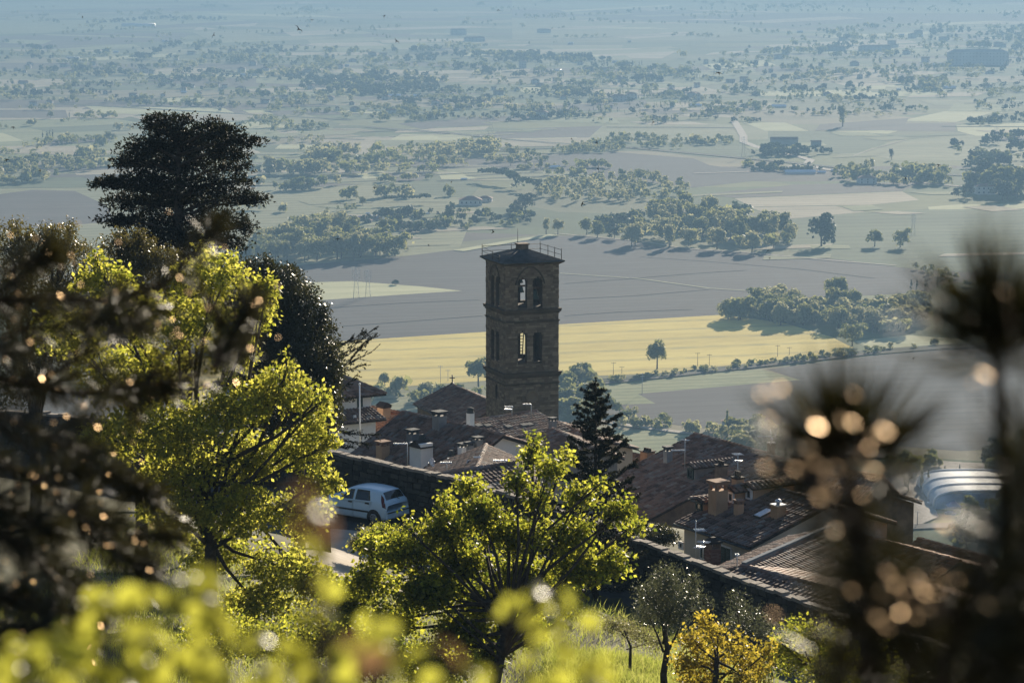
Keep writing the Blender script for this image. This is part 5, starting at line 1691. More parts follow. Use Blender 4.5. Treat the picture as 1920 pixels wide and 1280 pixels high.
antenna(947, 880, 861, 136, [(.9, 26, -10, -4, 9)], 'long boom antenna over the front roof')
antenna(838, 880, 865, 142, [(.9, 22, -2, 5, 8)], 'low antenna right of the white satellite dish')
antenna(1284, 868, 822, 158, [(.55, 26, -13, 6, 10), (.98, 6, 0, 60, 3)], 'tall antenna with ladder boom beside the grey chimney')
antenna(1304, 1045, 973, 110, [(.75, 20, 8, 10, 8), (.3, 16, 8, -30, 5)], 'tall thin antenna mast in front of the cream house')
antenna(1318, 1040, 1012, 109, [(.9, 14, 2, 70, 4)], 'bent white antenna next to the brick stack')
antenna(1383, 905, 848, 128, [(.98, 16, 0, 20, 5), (.75, 14, 0, -20, 5)], 'antenna with square frame above the orange chimney')
antenna(1445, 825, 803, 153, [(.35, 26, -12, 5, 8)], 'antenna on the slender ridge chimney')
antenna(1382, 1062, 1036, 106, [(.9, 6, 0, 0, 3)], 'thin rod antenna beside the wide green window')

def dish(px, py, d, r_px, yaw, label):
    c = at(px, py, d); r = r_px * d / F
    root = empty('satellite_dish', c, label, 'satellite dish', None, rad(yaw))
    m = MB(); n = 16
    m.lathe((0, 0, 0), [(.02, .0), (r * .5, .03), (r * .85, .1), (r, .16), (r * .99, .18), (r * .84, .13), (r * .5, .06), (.02, .03)], n, (0, -1, .25)); m.build('reflector', M['white'], root)
    m = MB(); m.tube([(0, -.05, -r * .8), (0, -r * 1.1, -r * .1)], .02, 5); m.lathe((0, -r * 1.1, -r * .1), [(.05, 0), (.06, .1), (.03, .14)], 8); m.build('feed_arm', M['steel'], root)
    m = MB(); m.tube([(0, .1, 0), (0, .2, -.2), (0, .2, -r * 2.2)], .03, 5); m.build('mast', M['steel'], root)
dish(806, 867, 147, 8.5, 62, 'white satellite dish turned edge on beside the dormer block')
dish(876, 870, 146, 8.5, 55, 'white satellite dish at the foot of the hip like ridge')

# =================================================================== THE CAR
def build_car():
    paint = plain_mat('car_paint', (.6, .77, .87), .28, 0.0, .6)
    trim = plain_mat('car_trim', (.018, .018, .02), .6)
    glass = plain_mat('car_glass', (.012, .016, .02), .06, 0, .7)
    rubber = plain_mat('tyre_rubber', (.02, .02, .02), .85)
    red = plain_mat('tail_lamp', (.1, .008, .01), .25)
    p1, a1, n1 = WF(0)
    # place: rear wheel (left side) seen at (711,975), lying along the wall
    best = None
    for k in range(int(WLEN * 4)):
        p, a, n = WF(k / 4)
        q = p + n * 1.55
        x, y = proj([q[0], q[1], float(ground_z(q[0], q[1]))])
        if best is None or abs(x - 722) < best[0]: best = (abs(x - 722), k / 4)
    p, a, n = WF(best[1] - 1.3)
    c = p + n * 1.5
    c[2] = float(ground_z(c[0], c[1])) + .05
    ang = math.atan2(a[1], a[0]) + rad(6)          # +X of the car towards its rear
    root = empty('hatchback_car', c, 'pale blue five door hatchback parked in the shade along the stone wall', 'car', None, ang)
    # car space: X front(-) to rear(+), Y left is towards camera (-Y), Z up
    ST = [  # x, zfloor, half widths low/mid/belt, z mid, z belt, roof half width, z roof edge, z centre
        (-1.92, .28, .50, .56, .50, .45, .56, .40, .58, .60),
        (-1.86, .22, .66, .70, .64, .46, .66, .52, .69, .71),
        (-1.62, .19, .76, .80, .73, .48, .77, .58, .82, .85),
        (-1.2, .18, .79, .83, .77, .5, .85, .60, .91, .94),
        (-.92, .18, .79, .83, .78, .5, .89, .60, .98, 1.0),
        (-.55, .18, .79, .83, .79, .5, .905, .60, 1.2, 1.23),
        (-.15, .18, .79, .83, .79, .5, .915, .575, 1.395, 1.425),
        (.3, .18, .79, .83, .79, .5, .93, .57, 1.445, 1.48),
        (.8, .18, .79, .83, .79, .5, .945, .57, 1.445, 1.485),
        (1.2, .18, .79, .83, .79, .5, .96, .565, 1.42, 1.46),
        (1.52, .19, .78, .825, .785, .5, .975, .56, 1.375, 1.41),
        (1.66, .2, .78, .82, .775, .5, .985, .59, 1.24, 1.27),
        (1.8, .22, .77, .81, .755, .5, .98, .64, 1.03, 1.05),
        (1.88, .26, .74, .79, .72, .5, .9, .64, .96, .97),
        (1.92, .32, .68, .74, .68, .5, .78, .6, .86, .87)]
    def ring(s):
        x, zf, w1, w2, w3, zm, zb, wr, ze, zc = s
        return [(0, zf), (w1 * .9, zf), (w1, zf + .09), (w2, zm), (w2 * .995, (zm + zb) / 2 + .03), (w3, zb), ((w3 + wr) / 2 + .015, (zb + ze) / 2), (wr, ze), (wr * .55, (ze + zc * 2) / 3), (0, zc)]
    X = np.array([s[0] for s in ST]); RG = np.array([ring(s) for s in ST])      # (S,10,2)
    def surfp(x, k):
        """point on the half section at length x, ring parameter k (0..9)"""
        i = int(np.clip(np.searchsorted(X, x) - 1, 0, len(X) - 2)); t = (x - X[i]) / (X[i + 1] - X[i])
        j = int(np.clip(math.floor(k), 0, 8)); u = k - j
        r = RG[i] * (1 - t) + RG[i + 1] * t
        q = r[j] * (1 - u) + r[j + 1] * u
        return np.array([x, q[0], q[1]])
    mb = MB(); xs = np.sort(np.concatenate([X, (X[1:] + X[:-1]) / 2])); vs = []; fs = []
    ks = np.linspace(0, 9, 19); nk = len(ks)
    for x in xs:
        for k in ks: vs.append(surfp(x, k))
        for k in ks[::-1]: q = surfp(x, k); vs.append(np.array([q[0], -q[1], q[2]]))
    n2 = nk * 2
    for i in range(len(xs) - 1):
        for k in range(n2): k2 = (k + 1) % n2; fs.append((i * n2 + k, i * n2 + k2, (i + 1) * n2 + k2, (i + 1) * n2 + k))
    fs.append(tuple(range(n2))); fs.append(tuple(range(len(xs) * n2 - 1, (len(xs) - 1) * n2 - 1, -1)))
    mb.add(vs, fs, True); mb.build('body', paint, root)
    def patch(name, x0, x1, k0, k1, off, mat, side, parent=root, skew=(0, 0, 0, 0), nx=8, nk_=6, th=.012):
        """panel lying on the body; skew shifts the x of corners (k0x0,k0x1,k1x0,k1x1)"""
        g = []
        for j in range(nk_ + 1):
            v = j / nk_; k = k0 + (k1 - k0) * v
            xa = x0 + skew[0] * (1 - v) + skew[2] * v; xb = x1 + skew[1] * (1 - v) + skew[3] * v
            for i in range(nx + 1):
                x = xa + (xb - xa) * i / nx; q = surfp(x, k)
                e = .02; dx = surfp(x + e, k) - surfp(x - e, k); dk = surfp(x, min(9, k + .1)) - surfp(x, max(0, k - .1))
                nn = nz(np.cross(dk, dx)); nn = nn if nn @ np.array([0, q[1], q[2] - .7]) > 0 else -nn
                g.append((q, nn))
        m = MB(); w = nx + 1
        up = [q + nn * off for q, nn in g]; lo = [q + nn * (off - th) for q, nn in g]
        if side < 0: up = [u * [1, -1, 1] for u in up]; lo = [u * [1, -1, 1] for u in lo]
        fs = []
        N = len(g)
        for j in range(nk_):
            for i in range(nx): fs.append((j * w + i, j * w + i + 1, (j + 1) * w + i + 1, (j + 1) * w + i))
        bd = [i for i in range(w)] + [j * w + nx for j in range(1, nk_ + 1)] + [nk_ * w + i for i in range(nx - 1, -1, -1)] + [j * w for j in range(nk_ - 1, 0, -1)]
        for a_, b_ in zip(bd, bd[1:] + bd[:1]): fs.append((a_, b_, b_ + N, a_ + N))
        if side < 0: fs = [tuple(reversed(f)) for f in fs]
        m.add(up + lo, fs, True); return m.build(name, mat, parent)
    for sd in (-1, 1):
        df = patch('door', -.78, .18, 1.7, 5.0, .006, paint, sd, skew=(0, 0, 0, 0))
        dr = patch('door', .20, 1.12, 1.7, 5.0, .006, paint, sd, skew=(0, -.22, 0, .06))
        patch('window', -.6, .14, 5.15, 6.75, .008, glass, sd, df, skew=(-.1, 0, .5, -.01))
        patch('window', .25, 1.06, 5.15, 6.75, .008, glass, sd, dr, skew=(0, .02, .02, -.14))
        for dd, xx in ((df, .02), (dr, .93)):
            q = surfp(xx, 4.65); m = MB(); m.box(q * [1, sd, 1] + np.array([0, sd * .025, 0]), .19, .05, .055); m.build('handle', trim, dd)
        patch('side_trim', -.78, 1.0, 2.95, 3.25, .016, trim, sd)
        patch('tail_lamp', 1.6, 1.85, 4.1, 6.6, .012, red, sd, skew=(.14, .05, -.06, -.13), nx=3)
        m = MB(); q = surfp(-.5, 5.4) * [1, sd, 1]; m.box(q + np.array([0, sd * .1, .02]), .12, .2, .13, taper=.85); m.build('wing_mirror', paint, root)
        for wx in (-1.17, 1.28):
            m = MB(); n = 20
            pts = [(wx + .36 * math.cos(t), sd * .838, .3 + .36 * math.sin(t)) for t in np.linspace(0, math.pi, n)]
            m.add([(wx, sd * .836, .2)] + [(wx + .36, sd * .836, .2)] + pts + [(wx - .36, sd * .836, .2)] + [(x, sd * .7, z) for x, y, z in [(wx, 0, .2), (wx + .36, 0, .2)] + pts + [(wx - .36, 0, .2)]],
                  [(0, i, i + 1) for i in range(1, n + 2)] + [(i, i + n + 3, i + n + 4, i + 1) for i in range(1, n + 2)])
            m.build('wheel_arch', trim, root)
            w_ = MB(); w_.lathe((wx, sd * .66, .29), [(.18, 0), (.27, .0), (.29, .03), (.29, .15), (.27, .185), (.2, .19), (.19, .17)], 24, (0, sd, 0)); wh = w_.build('wheel', rubber, root)
            rm = MB(); rm.lathe((wx, sd * .84, .29), [(.19, 0), (.19, .01), (.16, .015), (.06, .03), (.02, .03)], 20, (0, sd, 0)); 
            rm.build('rim', plain_mat('wheel_cover', (.33, .35, .37), .4, .6), wh)
            sp = MB()
            for k in range(8):
                t = k * math.pi / 4; sp.box((wx + .12 * math.cos(t), sd * .865, .29 + .12 * math.sin(t)), .1, .012, .03, (math.cos(t), 0, math.sin(t)), (0, 1, 0), (-math.sin(t), 0, math.cos(t)))
            sp.build('rim_slots', trim, wh)
    # glass front and rear, bumper, plate
    for nm, x0, x1, off in (('windscreen', -.88, -.2, .007), ('rear_window', 1.56, 1.78, .007)):
        parts = []
        m = MB(); gx = np.linspace(x0, x1, 7); gy = np.linspace(7.12, 9, 6); V = []
        for x in gx:
            row = [surfp(x, k) for k in gy]; full = [q * [1, -1, 1] for q in row] + [q for q in row[::-1]][1:]
            V.append([q + np.array([(-1 if x0 < 0 else 1) * off, 0, off]) for q in full])
        w = len(V[0]); vs = [q for r_ in V for q in r_]; fs = [(i * w + k, i * w + k + 1, (i + 1) * w + k + 1, (i + 1) * w + k) for i in range(6) for k in range(w - 1)]
        m.add(vs, fs, True); m.build(nm, glass, root)
    m = MB(); m.box((1.905, 0, .46), .1, 1.5, .3, taper=.96); m.build('bumper', paint, root)
    m = MB(); m.box((1.96, 0, .55), .03, 1.46, .045); m.build('bumper_strip', trim, root)
    m = MB(); m.box((1.965, 0, .4), .02, .5, .12); m.build('number_plate', M['white'], root)
    m = MB(); m.lathe((1.925, 0, .86), [(.045, 0), (.04, .015)], 12, (1, 0, 0)); m.build('badge', plain_mat('badge_blue', (.05, .08, .2), .3, .5), root)
    m = MB(); m.tube([(1.74, 0, 1.15), (1.86, .2, 1.03)], .012, 4); m.build('rear_wiper', trim, root)
    m = MB(); m.box((-1.9, 0, .42), .12, 1.3, .26); m.build('front_bumper', paint, root)
    for sd in (-1, 1):
        m = MB(); m.lathe((-1.8, sd * .55, .64), [(.12, 0), (.11, .06), (.05, .1)], 10, (-1, 0, .2)); m.build('headlight', M['white'], root)
    m = MB(); m.tube([(.1, 0, 1.48), (-.05, 0, 1.75)], .008, 4); m.build('aerial', trim, root)
    return root
CAR = build_car()
# =================================================================== TREES ON THE HILL
M['maple'] = leaf_mat('maple_leaf', (.05, .075, .012), (.15, .16, .035), (.22, .26, .02), (.82, .77, .13), .62, .55, .22)
M['fig'] = leaf_mat('orchard_leaf', (.018, .034, .009), (.06, .075, .016), (.12, .17, .014), (.7, .68, .08), .6, .5, .25)
M['oak'] = leaf_mat('holm_oak_leaf', (.014, .02, .009), (.035, .038, .018), (.03, .035, .008), (.08, .075, .02), .3, .38, .5)
M['oak_b'] = leaf_mat('brownish_oak_leaf', (.03, .03, .012), (.07, .06, .025), (.08, .07, .015), (.2, .17, .04), .4, .38, .5)
M['olive'] = leaf_mat('olive_leaf', (.04, .05, .03), (.11, .12, .085), (.08, .09, .04), (.2, .21, .1), .35, .35, .5)
M['amber'] = leaf_mat('amber_leaf', (.12, .11, .02), (.22, .16, .03), (.42, .36, .04), (.68, .52, .07), .55, .42, .35)
M['needle_d'] = leaf_mat('conifer_needle', (.006, .008, .006), (.014, .016, .01), (.01, .012, .004), (.03, .03, .008), .3, .6, .15)
M['grass'] = leaf_mat('grass_blade', (.08, .11, .02), (.17, .19, .05), (.3, .36, .05), (.5, .5, .14), .55, .45, .3)
M['hedge'] = leaf_mat('hedge_leaf', (.07, .08, .03), (.13, .13, .06), (.2, .2, .07), (.34, .31, .13), .45, .5, .3)

def leaf_cloud(P, size, rng, aspect=.62, fold=.3, up=.15, axis=None):
    n = len(P)
    a = rng.normal(size=(n, 3)); a[:, 2] -= up
    if axis is not None: a = a * .6 + axis
    a /= np.linalg.norm(a, axis=1)[:, None]
    w = np.cross(a, rng.normal(size=(n, 3))); w /= np.linalg.norm(w, axis=1)[:, None]
    nn = np.cross(a, w)
    L = (size * rng.uniform(.65, 1.3, n))[:, None]
    m = P + a * L * .45 + nn * L * fold * .5 * rng.uniform(-.2, 1, n)[:, None]
    return np.stack([P, m + w * L * aspect * .5, P + a * L, m - w * L * aspect * .5], 1)

def limbs(mb, base, mid, lobes, rng, r0, twig=1.0, ntw=5):
    """trunk from base to mid, then limbs to every lobe centre and twigs inside it"""
    base = np.asarray(base, float); mid = np.asarray(mid, float)
    H = mid - base
    tr = [base - [0, 0, .3], base + H * .3 + rng.normal(0, .08, 3), base + H * .65 + rng.normal(0, .1, 3), mid]
    mb.tube(tr, [r0 * 1.25, r0, r0 * .82, r0 * .62], 8)
    for c, rx, ry, rz in lobes:
        st = base + H * rng.uniform(.45, 1.0)
        k = (st + c) / 2 + rng.normal(0, .12, 3) * np.linalg.norm(c - st) * .4
        L = np.linalg.norm(c - st)
        mb.tube([st, k, c, c + nz(c - k) * rz * .5], [r0 * .42, r0 * .28, r0 * .16, r0 * .04], 5)
        for _ in range(ntw):
            d = nz(rng.normal(size=3) + [0, 0, .4]); e = c + d * [rx * .85, ry * .85, rz * .85]
            s = k + (c - k) * rng.uniform(.3, 1)
            mb.tube([s, (s + e) / 2 + rng.normal(0, .06, 3), e], [r0 * .12, r0 * .07, r0 * .025], 4, cap=False)

def lobe_points(lobes, n, rng, shell=.55):
    vol = np.array([rx * rz + .3 * rx * rx for c, rx, ry, rz in lobes]); vol = vol / vol.sum()
    k = rng.choice(len(lobes), n, p=vol)
    d = rng.normal(size=(n, 3)); d /= np.linalg.norm(d, axis=1)[:, None]
    rr = shell + (1.03 - shell) * rng.random(n) ** .8
    C = np.array([l[0] for l in lobes])[k]; Rr = np.array([[l[1], l[2], l[3]] for l in lobes])[k]
    return C + d * rr[:, None] * Rr, d

def lobes_px(L, d, seed=0):
    r = random.Random(seed); out = []
    for e in L:
        px, py, rx, rz = e[:4]; dd = e[4] if len(e) > 4 else r.uniform(-1.2, 1.2)
        D = d + dd; s = D / F
        out.append((at(px, py, D), rx * s, (rx + rz) / 2 * s * 1.1, rz * s))
    return out

def broadleaf(name, label, base, mid, L, d, mat, ncl, per, spread, size, r0, seed, aspect=.62, extra=None, cat='tree', shell=.5, bark='bark', up=.15, ntw=5, group=None):
    rng = np.random.default_rng(seed)
    lobes = lobes_px(L, d, seed)
    root = empty(name, base, label, cat, group); ro = np.array(base)
    mb = MB(ro); limbs(mb, base, mid, lobes, rng, r0, ntw=ntw); mb.build('trunk', M[bark], root)
    P, _ = lobe_points(lobes, ncl, rng, shell)
    Q = np.repeat(P, per, 0) + rng.normal(size=(ncl * per, 3)) * spread
    V = leaf_cloud(Q, size, rng, aspect, up=up)
    link_mesh('crown', quads_mesh('crown', V - ro, M[mat]), root)
    return root

# big yellow green maple at left
bm = on_ground(*at(395, 1150, 78)[:2])
LM = [(400, 520, 95, 55), (480, 590, 42, 40), (200, 530, 70, 36), (330, 600, 130, 60), (130, 620, 80, 60), (430, 660, 70, 50), (250, 700, 140, 70), (520, 730, 60, 55), (585, 770, 42, 70), (440, 760, 80, 60), (330, 800, 130, 60), (210, 820, 80, 60), (560, 840, 65, 50), (600, 900, 45, 40), (470, 860, 90, 60), (330, 880, 100, 60), (560, 960, 70, 55), (450, 960, 90, 60), (400, 1030, 80, 50), (520, 1060, 90, 55), (590, 1100, 55, 50), (480, 1130, 90, 45), (330, 960, 80, 50), (500, 550, 26, 30), (620, 830, 22, 18)]
LM = [(x, y, rx * .86, ry * .84) for x, y, rx, ry in LM] + [(500, 535, 12, 26), (455, 545, 12, 22), (540, 690, 12, 26), (615, 745, 14, 26), (570, 720, 12, 24), (636, 905, 14, 14), (380, 470, 16, 22), (180, 490, 20, 16)]
broadleaf('maple_tree', 'large yellow green maple glowing in the low sun at left', bm, at(380, 880, 78), LM, 78, 'maple', 3200, 13, .11, .155, .2, 21, shell=.35, ntw=7)
# orchard tree at centre right
bf = on_ground(*at(925, 1262, 70)[:2])
LF = [(1000, 858, 22, 20), (968, 905, 26, 16), (1030, 880, 24, 16), (1085, 930, 30, 16), (1010, 935, 28, 16), (900, 962, 44, 24), (835, 990, 54, 28), (960, 1000, 62, 32), (1060, 1000, 56, 30), (1150, 962, 28, 15), (1185, 985, 20, 15), (760, 1032, 54, 30), (860, 1052, 62, 34), (980, 1075, 72, 36), (1090, 1065, 56, 30), (1150, 1050, 34, 28), (700, 1090, 48, 34), (800, 1112, 66, 34), (900, 1132, 62, 30), (1010, 1118, 50, 24), (740, 1160, 50, 30), (860, 1180, 60, 26), (690, 1025, 24, 20), (880, 912, 26, 14), (1003, 832, 12, 14), (1128, 905, 14, 12), (650, 1130, 50, 36), (625, 1185, 50, 36), (700, 1222, 66, 34), (800, 1240, 66, 28), (900, 1236, 50, 24), (985, 1180, 44, 24), (760, 988, 11, 22), (835, 948, 11, 22), (900, 928, 10, 20), (1060, 856, 9, 18), (1175, 955, 10, 18), (700, 1045, 12, 24), (940, 1195, 36, 22), (1060, 1125, 34, 20)]
broadleaf('orchard_tree', 'broad dark green tree with yellow tipped leaves below the wall at centre', bf, at(960, 1120, 70), LF, 71, 'fig', 3700, 11, .14, .135, .15, 22, .7, shell=.3, ntw=6)
# low undergrowth behind the foreground leaves
for k, (px, py, rx, rz, dd, mt) in enumerate([(820, 1240, 80, 40, 68, 'fig'), (700, 1225, 70, 40, 66, 'fig'), (560, 1190, 90, 50, 66, 'fig'), (420, 1190, 90, 50, 66, 'fig'), (690, 1010, 34, 16, 99, 'hedge'), (720, 1000, 30, 18, 97, 'fig'), (1235, 1000, 34, 16, 104, 'oak')]):
    p = on_ground(*at(px, py, dd)[:2])
    L = [(px, py, rx * .6, rz), (px - rx * .5, py + 8, rx * .5, rz * .7), (px + rx * .5, py + 6, rx * .5, rz * .75)]
    broadleaf('shrub', ['bush under the centre tree trunk', 'bush left of the centre tree', 'bush between maple and centre tree', 'bush under the maple', 'pale bush at the road edge near the car', 'darker bush by the road just right of the pale one', 'dark bush behind the wall beside the cream house'][k], p, at(px, py, dd), L, dd, mt, 420, 8, .12, .1, .06, 40 + k, cat='shrub', ntw=4)

# holm oaks at left and behind the maple
def oak(name, label, base_px, d, L, mat, ncl, seed, size=.085, per=9):
    b = on_ground(*at(base_px[0], base_px[1], d)[:2])
    return broadleaf(name, label, b, at(base_px[0], base_px[1] - 60, d), L, d, mat, ncl, per, .1, size, .2, seed, .5, shell=.4, up=-.5, ntw=8)
oak('holm_oak', 'dark glossy holm oak right of the maple with twiggy outline', (560, 820), 94, [(520, 540, 55, 45), (470, 520, 40, 36), (560, 570, 45, 45), (585, 640, 50, 55), (600, 720, 40, 60), (540, 660, 60, 70), (510, 600, 60, 60), (480, 680, 60, 80), (560, 770, 50, 70), (500, 790, 60, 60), (545, 520, 14, 24), (500, 500, 14, 22), (606, 590, 12, 22), (625, 690, 22, 40), (620, 770, 24, 50), (440, 560, 40, 50)], 'oak', 7000, 31, .11, 10)
oak('holm_oak', 'brownish holm oak filling the left edge beneath the cedar', (60, 800), 88, [(20, 460, 50, 40), (70, 470, 50, 44), (120, 460, 40, 40), (160, 490, 40, 36), (60, 540, 80, 60), (150, 560, 70, 50), (0, 560, 60, 70), (100, 640, 90, 60), (20, 700, 80, 70), (90, 436, 18, 20), (30, 428, 14, 18), (130, 430, 14, 16)], 'oak_b', 3600, 32, .1, 10)
oak('holm_oak', 'small brownish oak between the left oak and the cedar foot', (260, 800), 86, [(220, 470, 30, 30), (260, 480, 36, 40), (300, 500, 40, 44), (230, 540, 50, 50), (310, 570, 60, 50), (250, 620, 60, 50), (370, 540, 40, 50), (350, 600, 50, 50), (262, 448, 12, 18), (225, 445, 10, 16)], 'oak_b', 2600, 33, .1, 10)
# olive and little yellow trees by the wall
bo = on_ground(*at(1250, 1262, 74)[:2])
broadleaf('olive_tree', 'grey green olive tree against the shaded wall', bo, at(1240, 1150, 74), [(1250, 1090, 36, 34), (1225, 1120, 40, 36), (1265, 1130, 40, 34), (1215, 1150, 32, 26), (1260, 1155, 40, 24), (1300, 1100, 16, 26)], 74, 'olive', 1100, 9, .1, .09, .1, 51, .28, shell=.2, up=-.6)
bo2 = on_ground(*at(1390, 1250, 76)[:2])
broadleaf('olive_tree', 'sparse second olive with bare twigs behind the amber tree', bo2, at(1390, 1190, 76), [(1320, 1130, 18, 20), (1380, 1125, 16, 22), (1400, 1155, 34, 24), (1430, 1180, 30, 24), (1370, 1170, 26, 26)], 76, 'olive', 420, 8, .12, .075, .08, 52, .28, shell=.2, up=-.6, ntw=9)
ba = on_ground(*at(1350, 1300, 66)[:2])
broadleaf('young_tree', 'small tree with golden amber leaves at the bottom', ba, at(1345, 1230, 66), [(1320, 1165, 16, 24), (1300, 1200, 30, 26), (1345, 1190, 26, 24), (1290, 1240, 34, 26), (1340, 1240, 44, 30), (1390, 1230, 34, 30), (1385, 1195, 12, 18), (1420, 1250, 34, 26), (1310, 1275, 50, 22), (1400, 1280, 50, 22), (1440, 1220, 18, 20)], 66, 'amber', 620, 8, .1, .1, .1, 53, .7, shell=.2)
by = on_ground(*at(1540, 1310, 66)[:2])
broadleaf('young_tree', 'yellow green bushy tree at the bottom right of the amber tree', by, at(1540, 1250, 66), [(1490, 1180, 30, 22), (1530, 1190, 40, 26), (1470, 1210, 30, 26), (1570, 1210, 40, 30), (1500, 1240, 50, 30), (1560, 1260, 60, 30), (1630, 1200, 26, 24), (1640, 1240, 40, 30), (1670, 1270, 40, 24), (1600, 1280, 70, 22)], 66, 'fig', 900, 8, .11, .105, .1, 54, .7, shell=.25)
bl = on_ground(*at(1180, 1190, 80)[:2])
broadleaf('low_hedge', 'low greyish hedge bush on the grass bank', bl, at(1170, 1180, 80), [(1150, 1172, 26, 14), (1180, 1178, 26, 15), (1205, 1190, 24, 14), (1230, 1204, 22, 12)], 80, 'hedge', 420, 8, .1, .06, .05, 55, cat='hedge', shell=.3)
M['bark_d'] = M['bark']

# --- conifers
def needle_tufts(P, D, L, rng, n=5, w=.16, spread=.7):
    """short stiff needles fanned out around direction D at each point"""
    N = len(P)
    P = np.repeat(P, n, 0); D = np.repeat(D, n, 0)
    a = D + rng.normal(size=P.shape) * spread; a /= np.linalg.norm(a, axis=1)[:, None]
    s = np.cross(a, rng.normal(size=P.shape)); s /= np.linalg.norm(s, axis=1)[:, None]
    LL = (L * rng.uniform(.6, 1.25, len(P)))[:, None]
    return np.stack([P - s * LL * w * .4, P + a * LL * .55 - s * LL * w * .55, P + a * LL, P + a * LL * .5 + s * LL * w * .55], 1)

def cedar():
    d = 104; rng = np.random.default_rng(61)
    L = [(300, 226, 36, 16), (346, 222, 22, 10), (278, 238, 20, 8), (330, 245, 60, 18), (400, 232, 20, 14), (410, 250, 50, 22), (460, 266, 36, 12), (350, 270, 90, 26), (270, 275, 44, 22), (430, 285, 44, 22), (330, 305, 100, 30), (240, 300, 40, 22), (440, 312, 34, 16), (210, 342, 40, 12), (280, 340, 80, 26), (390, 345, 70, 26), (460, 338, 24, 10), (340, 375, 90, 24), (450, 370, 46, 14), (250, 380, 60, 22), (480, 376, 22, 9), (220, 415, 40, 14), (300, 415, 80, 26), (400, 410, 60, 26), (460, 425, 24, 16), (350, 450, 90, 30), (270, 450, 50, 24), (440, 455, 30, 24), (196, 345, 26, 8), (380, 490, 70, 30)]
    L = [(x, y, rx, ry * .86) for x, y, rx, ry in L]
    lobes = lobes_px(L, d, 3)
    b = on_ground(*at(345, 800, d)[:2])
    root = empty('cedar_tree', b, 'big dark cedar with layered ragged crown rising at upper left', 'tree'); ro = np.array(b)
    mb = MB(ro)
    top = at(335, 240, d)
    mb.tube([b, b + (top - b) * .4 + [.1, 0, 0], b + (top - b) * .8 + [-.1, 0, 0], top], [.34, .27, .14, .04], 9)
    for c, rx, ry, rz in lobes:
        st = b + (top - b) * np.clip((c[2] - b[2] - .6) / (top[2] - b[2]), .2, .97)
        mb.tube([st, (st + c) / 2 + [0, 0, .15], c], [.08, .06, .02], 5)
        for _ in range(9):
            q = c + nz(rng.normal(size=3)) * [rx * .95, ry, rz * .7]; mb.tube([st + (c - st) * rng.uniform(.5, 1), q], [.025, .008], 4, cap=False)
    mb.build('trunk', M['bark'], root)
    # flat foliage plates: short sprays at many twig ends
    P, dd = lobe_points(lobes, 4300, rng, .2)
    sub = np.repeat(P, 4, 0) + rng.normal(size=(4300 * 4, 3)) * [.15, .15, .075]
    D = np.repeat(dd, 4, 0) * [1, 1, .4] + [0, 0, .25]
    V = needle_tufts(sub, D, .15, rng, 4, .3, .6)
    link_mesh('crown', quads_mesh('crown', V - ro, M['needle_d']), root)
cedar()

def spruce(name, label, base, top, prof, nb, seed, mat='needle_d', L=.075, curve=.25, dens=34):
    """whorls of branches along a straight stem; prof(t) gives branch length at height t (0 base..1 top)"""
    rng = np.random.default_rng(seed)
    base, top = np.asarray(base, float), np.asarray(top, float); H = top - base; h = np.linalg.norm(H)
    root = empty(name, base, label, 'tree'); ro = base.copy()
    mb = MB(ro); mb.tube([base - [0, 0, .3], base + H * .5, top], [.015 * h, .01 * h, .012], 8)
    PP, DD = [], []
    def spray(a, b, n, tw):
        """twig with needles from a to b"""
        t = rng.random(n)[:, None]
        PP.append(a + (b - a) * t + rng.normal(size=(n, 3)) * tw); DD.append(np.tile(nz(b - a), (n, 1)))
    spray(base + H * .93, top + [0, 0, .1], 40, .012)
    for i in range(nb):
        t = .06 + .92 * (i + rng.random()) / nb
        ln = prof(t) * rng.uniform(.72, 1.15); az = i * 2.4 + rng.uniform(-.4, .4)
        o = np.array([math.cos(az), math.sin(az), 0]); s = base + H * t
        q1 = s + o * ln * .5 - [0, 0, ln * .1]; q2 = s + o * ln + [0, 0, ln * (curve - .1 + .2 * t)]
        mb.tube([s, q1, q2], [.012 + .012 * ln, .01 + .006 * ln, .004], 5)
        spray(s + o * .05, q1, int(dens * ln * .6), .03); spray(q1, q2, int(dens * ln), .025)
        sd = np.array([-o[1], o[0], 0])
        for k in range(int(4 + ln * 6)):
            u = rng.uniform(.2, .98); a = (s * (1 - u) ** 2 + 2 * q1 * u * (1 - u) + q2 * u * u)
            sg = 1 if k % 2 else -1
            b = a + (sd * sg * rng.uniform(.6, 1) + o * .6 + [0, 0, rng.uniform(-.05, .4)]) * (.16 + .26 * ln * (1 - u * .6))
            mb.tube([a, b], [.008, .003], 3, cap=False)
            spray(a, b, int(10 + dens * .5 * np.linalg.norm(b - a)), .015)
    mb.build('trunk', M['bark'], root)
    V = needle_tufts(np.concatenate(PP), np.concatenate(DD), L, rng, 4, .3, .85)
    link_mesh('crown', quads_mesh('crown', V - ro, M[mat]), root)
sb = on_ground(*at(1117, 1120, 99)[:2]); st = at(1117, 712, 99)
def sprof(t):
    py = 1117 + (712 - 1117) * t      # rough pixel height
    return .14 + (1 - t) ** .7 * 2.25
spruce('spruce_tree', 'dark pointed spruce standing before the roofs at centre right', sb, st, sprof, 84, 71, dens=72, L=.085)
cb = on_ground(*at(610, 850, 102)[:2]); 
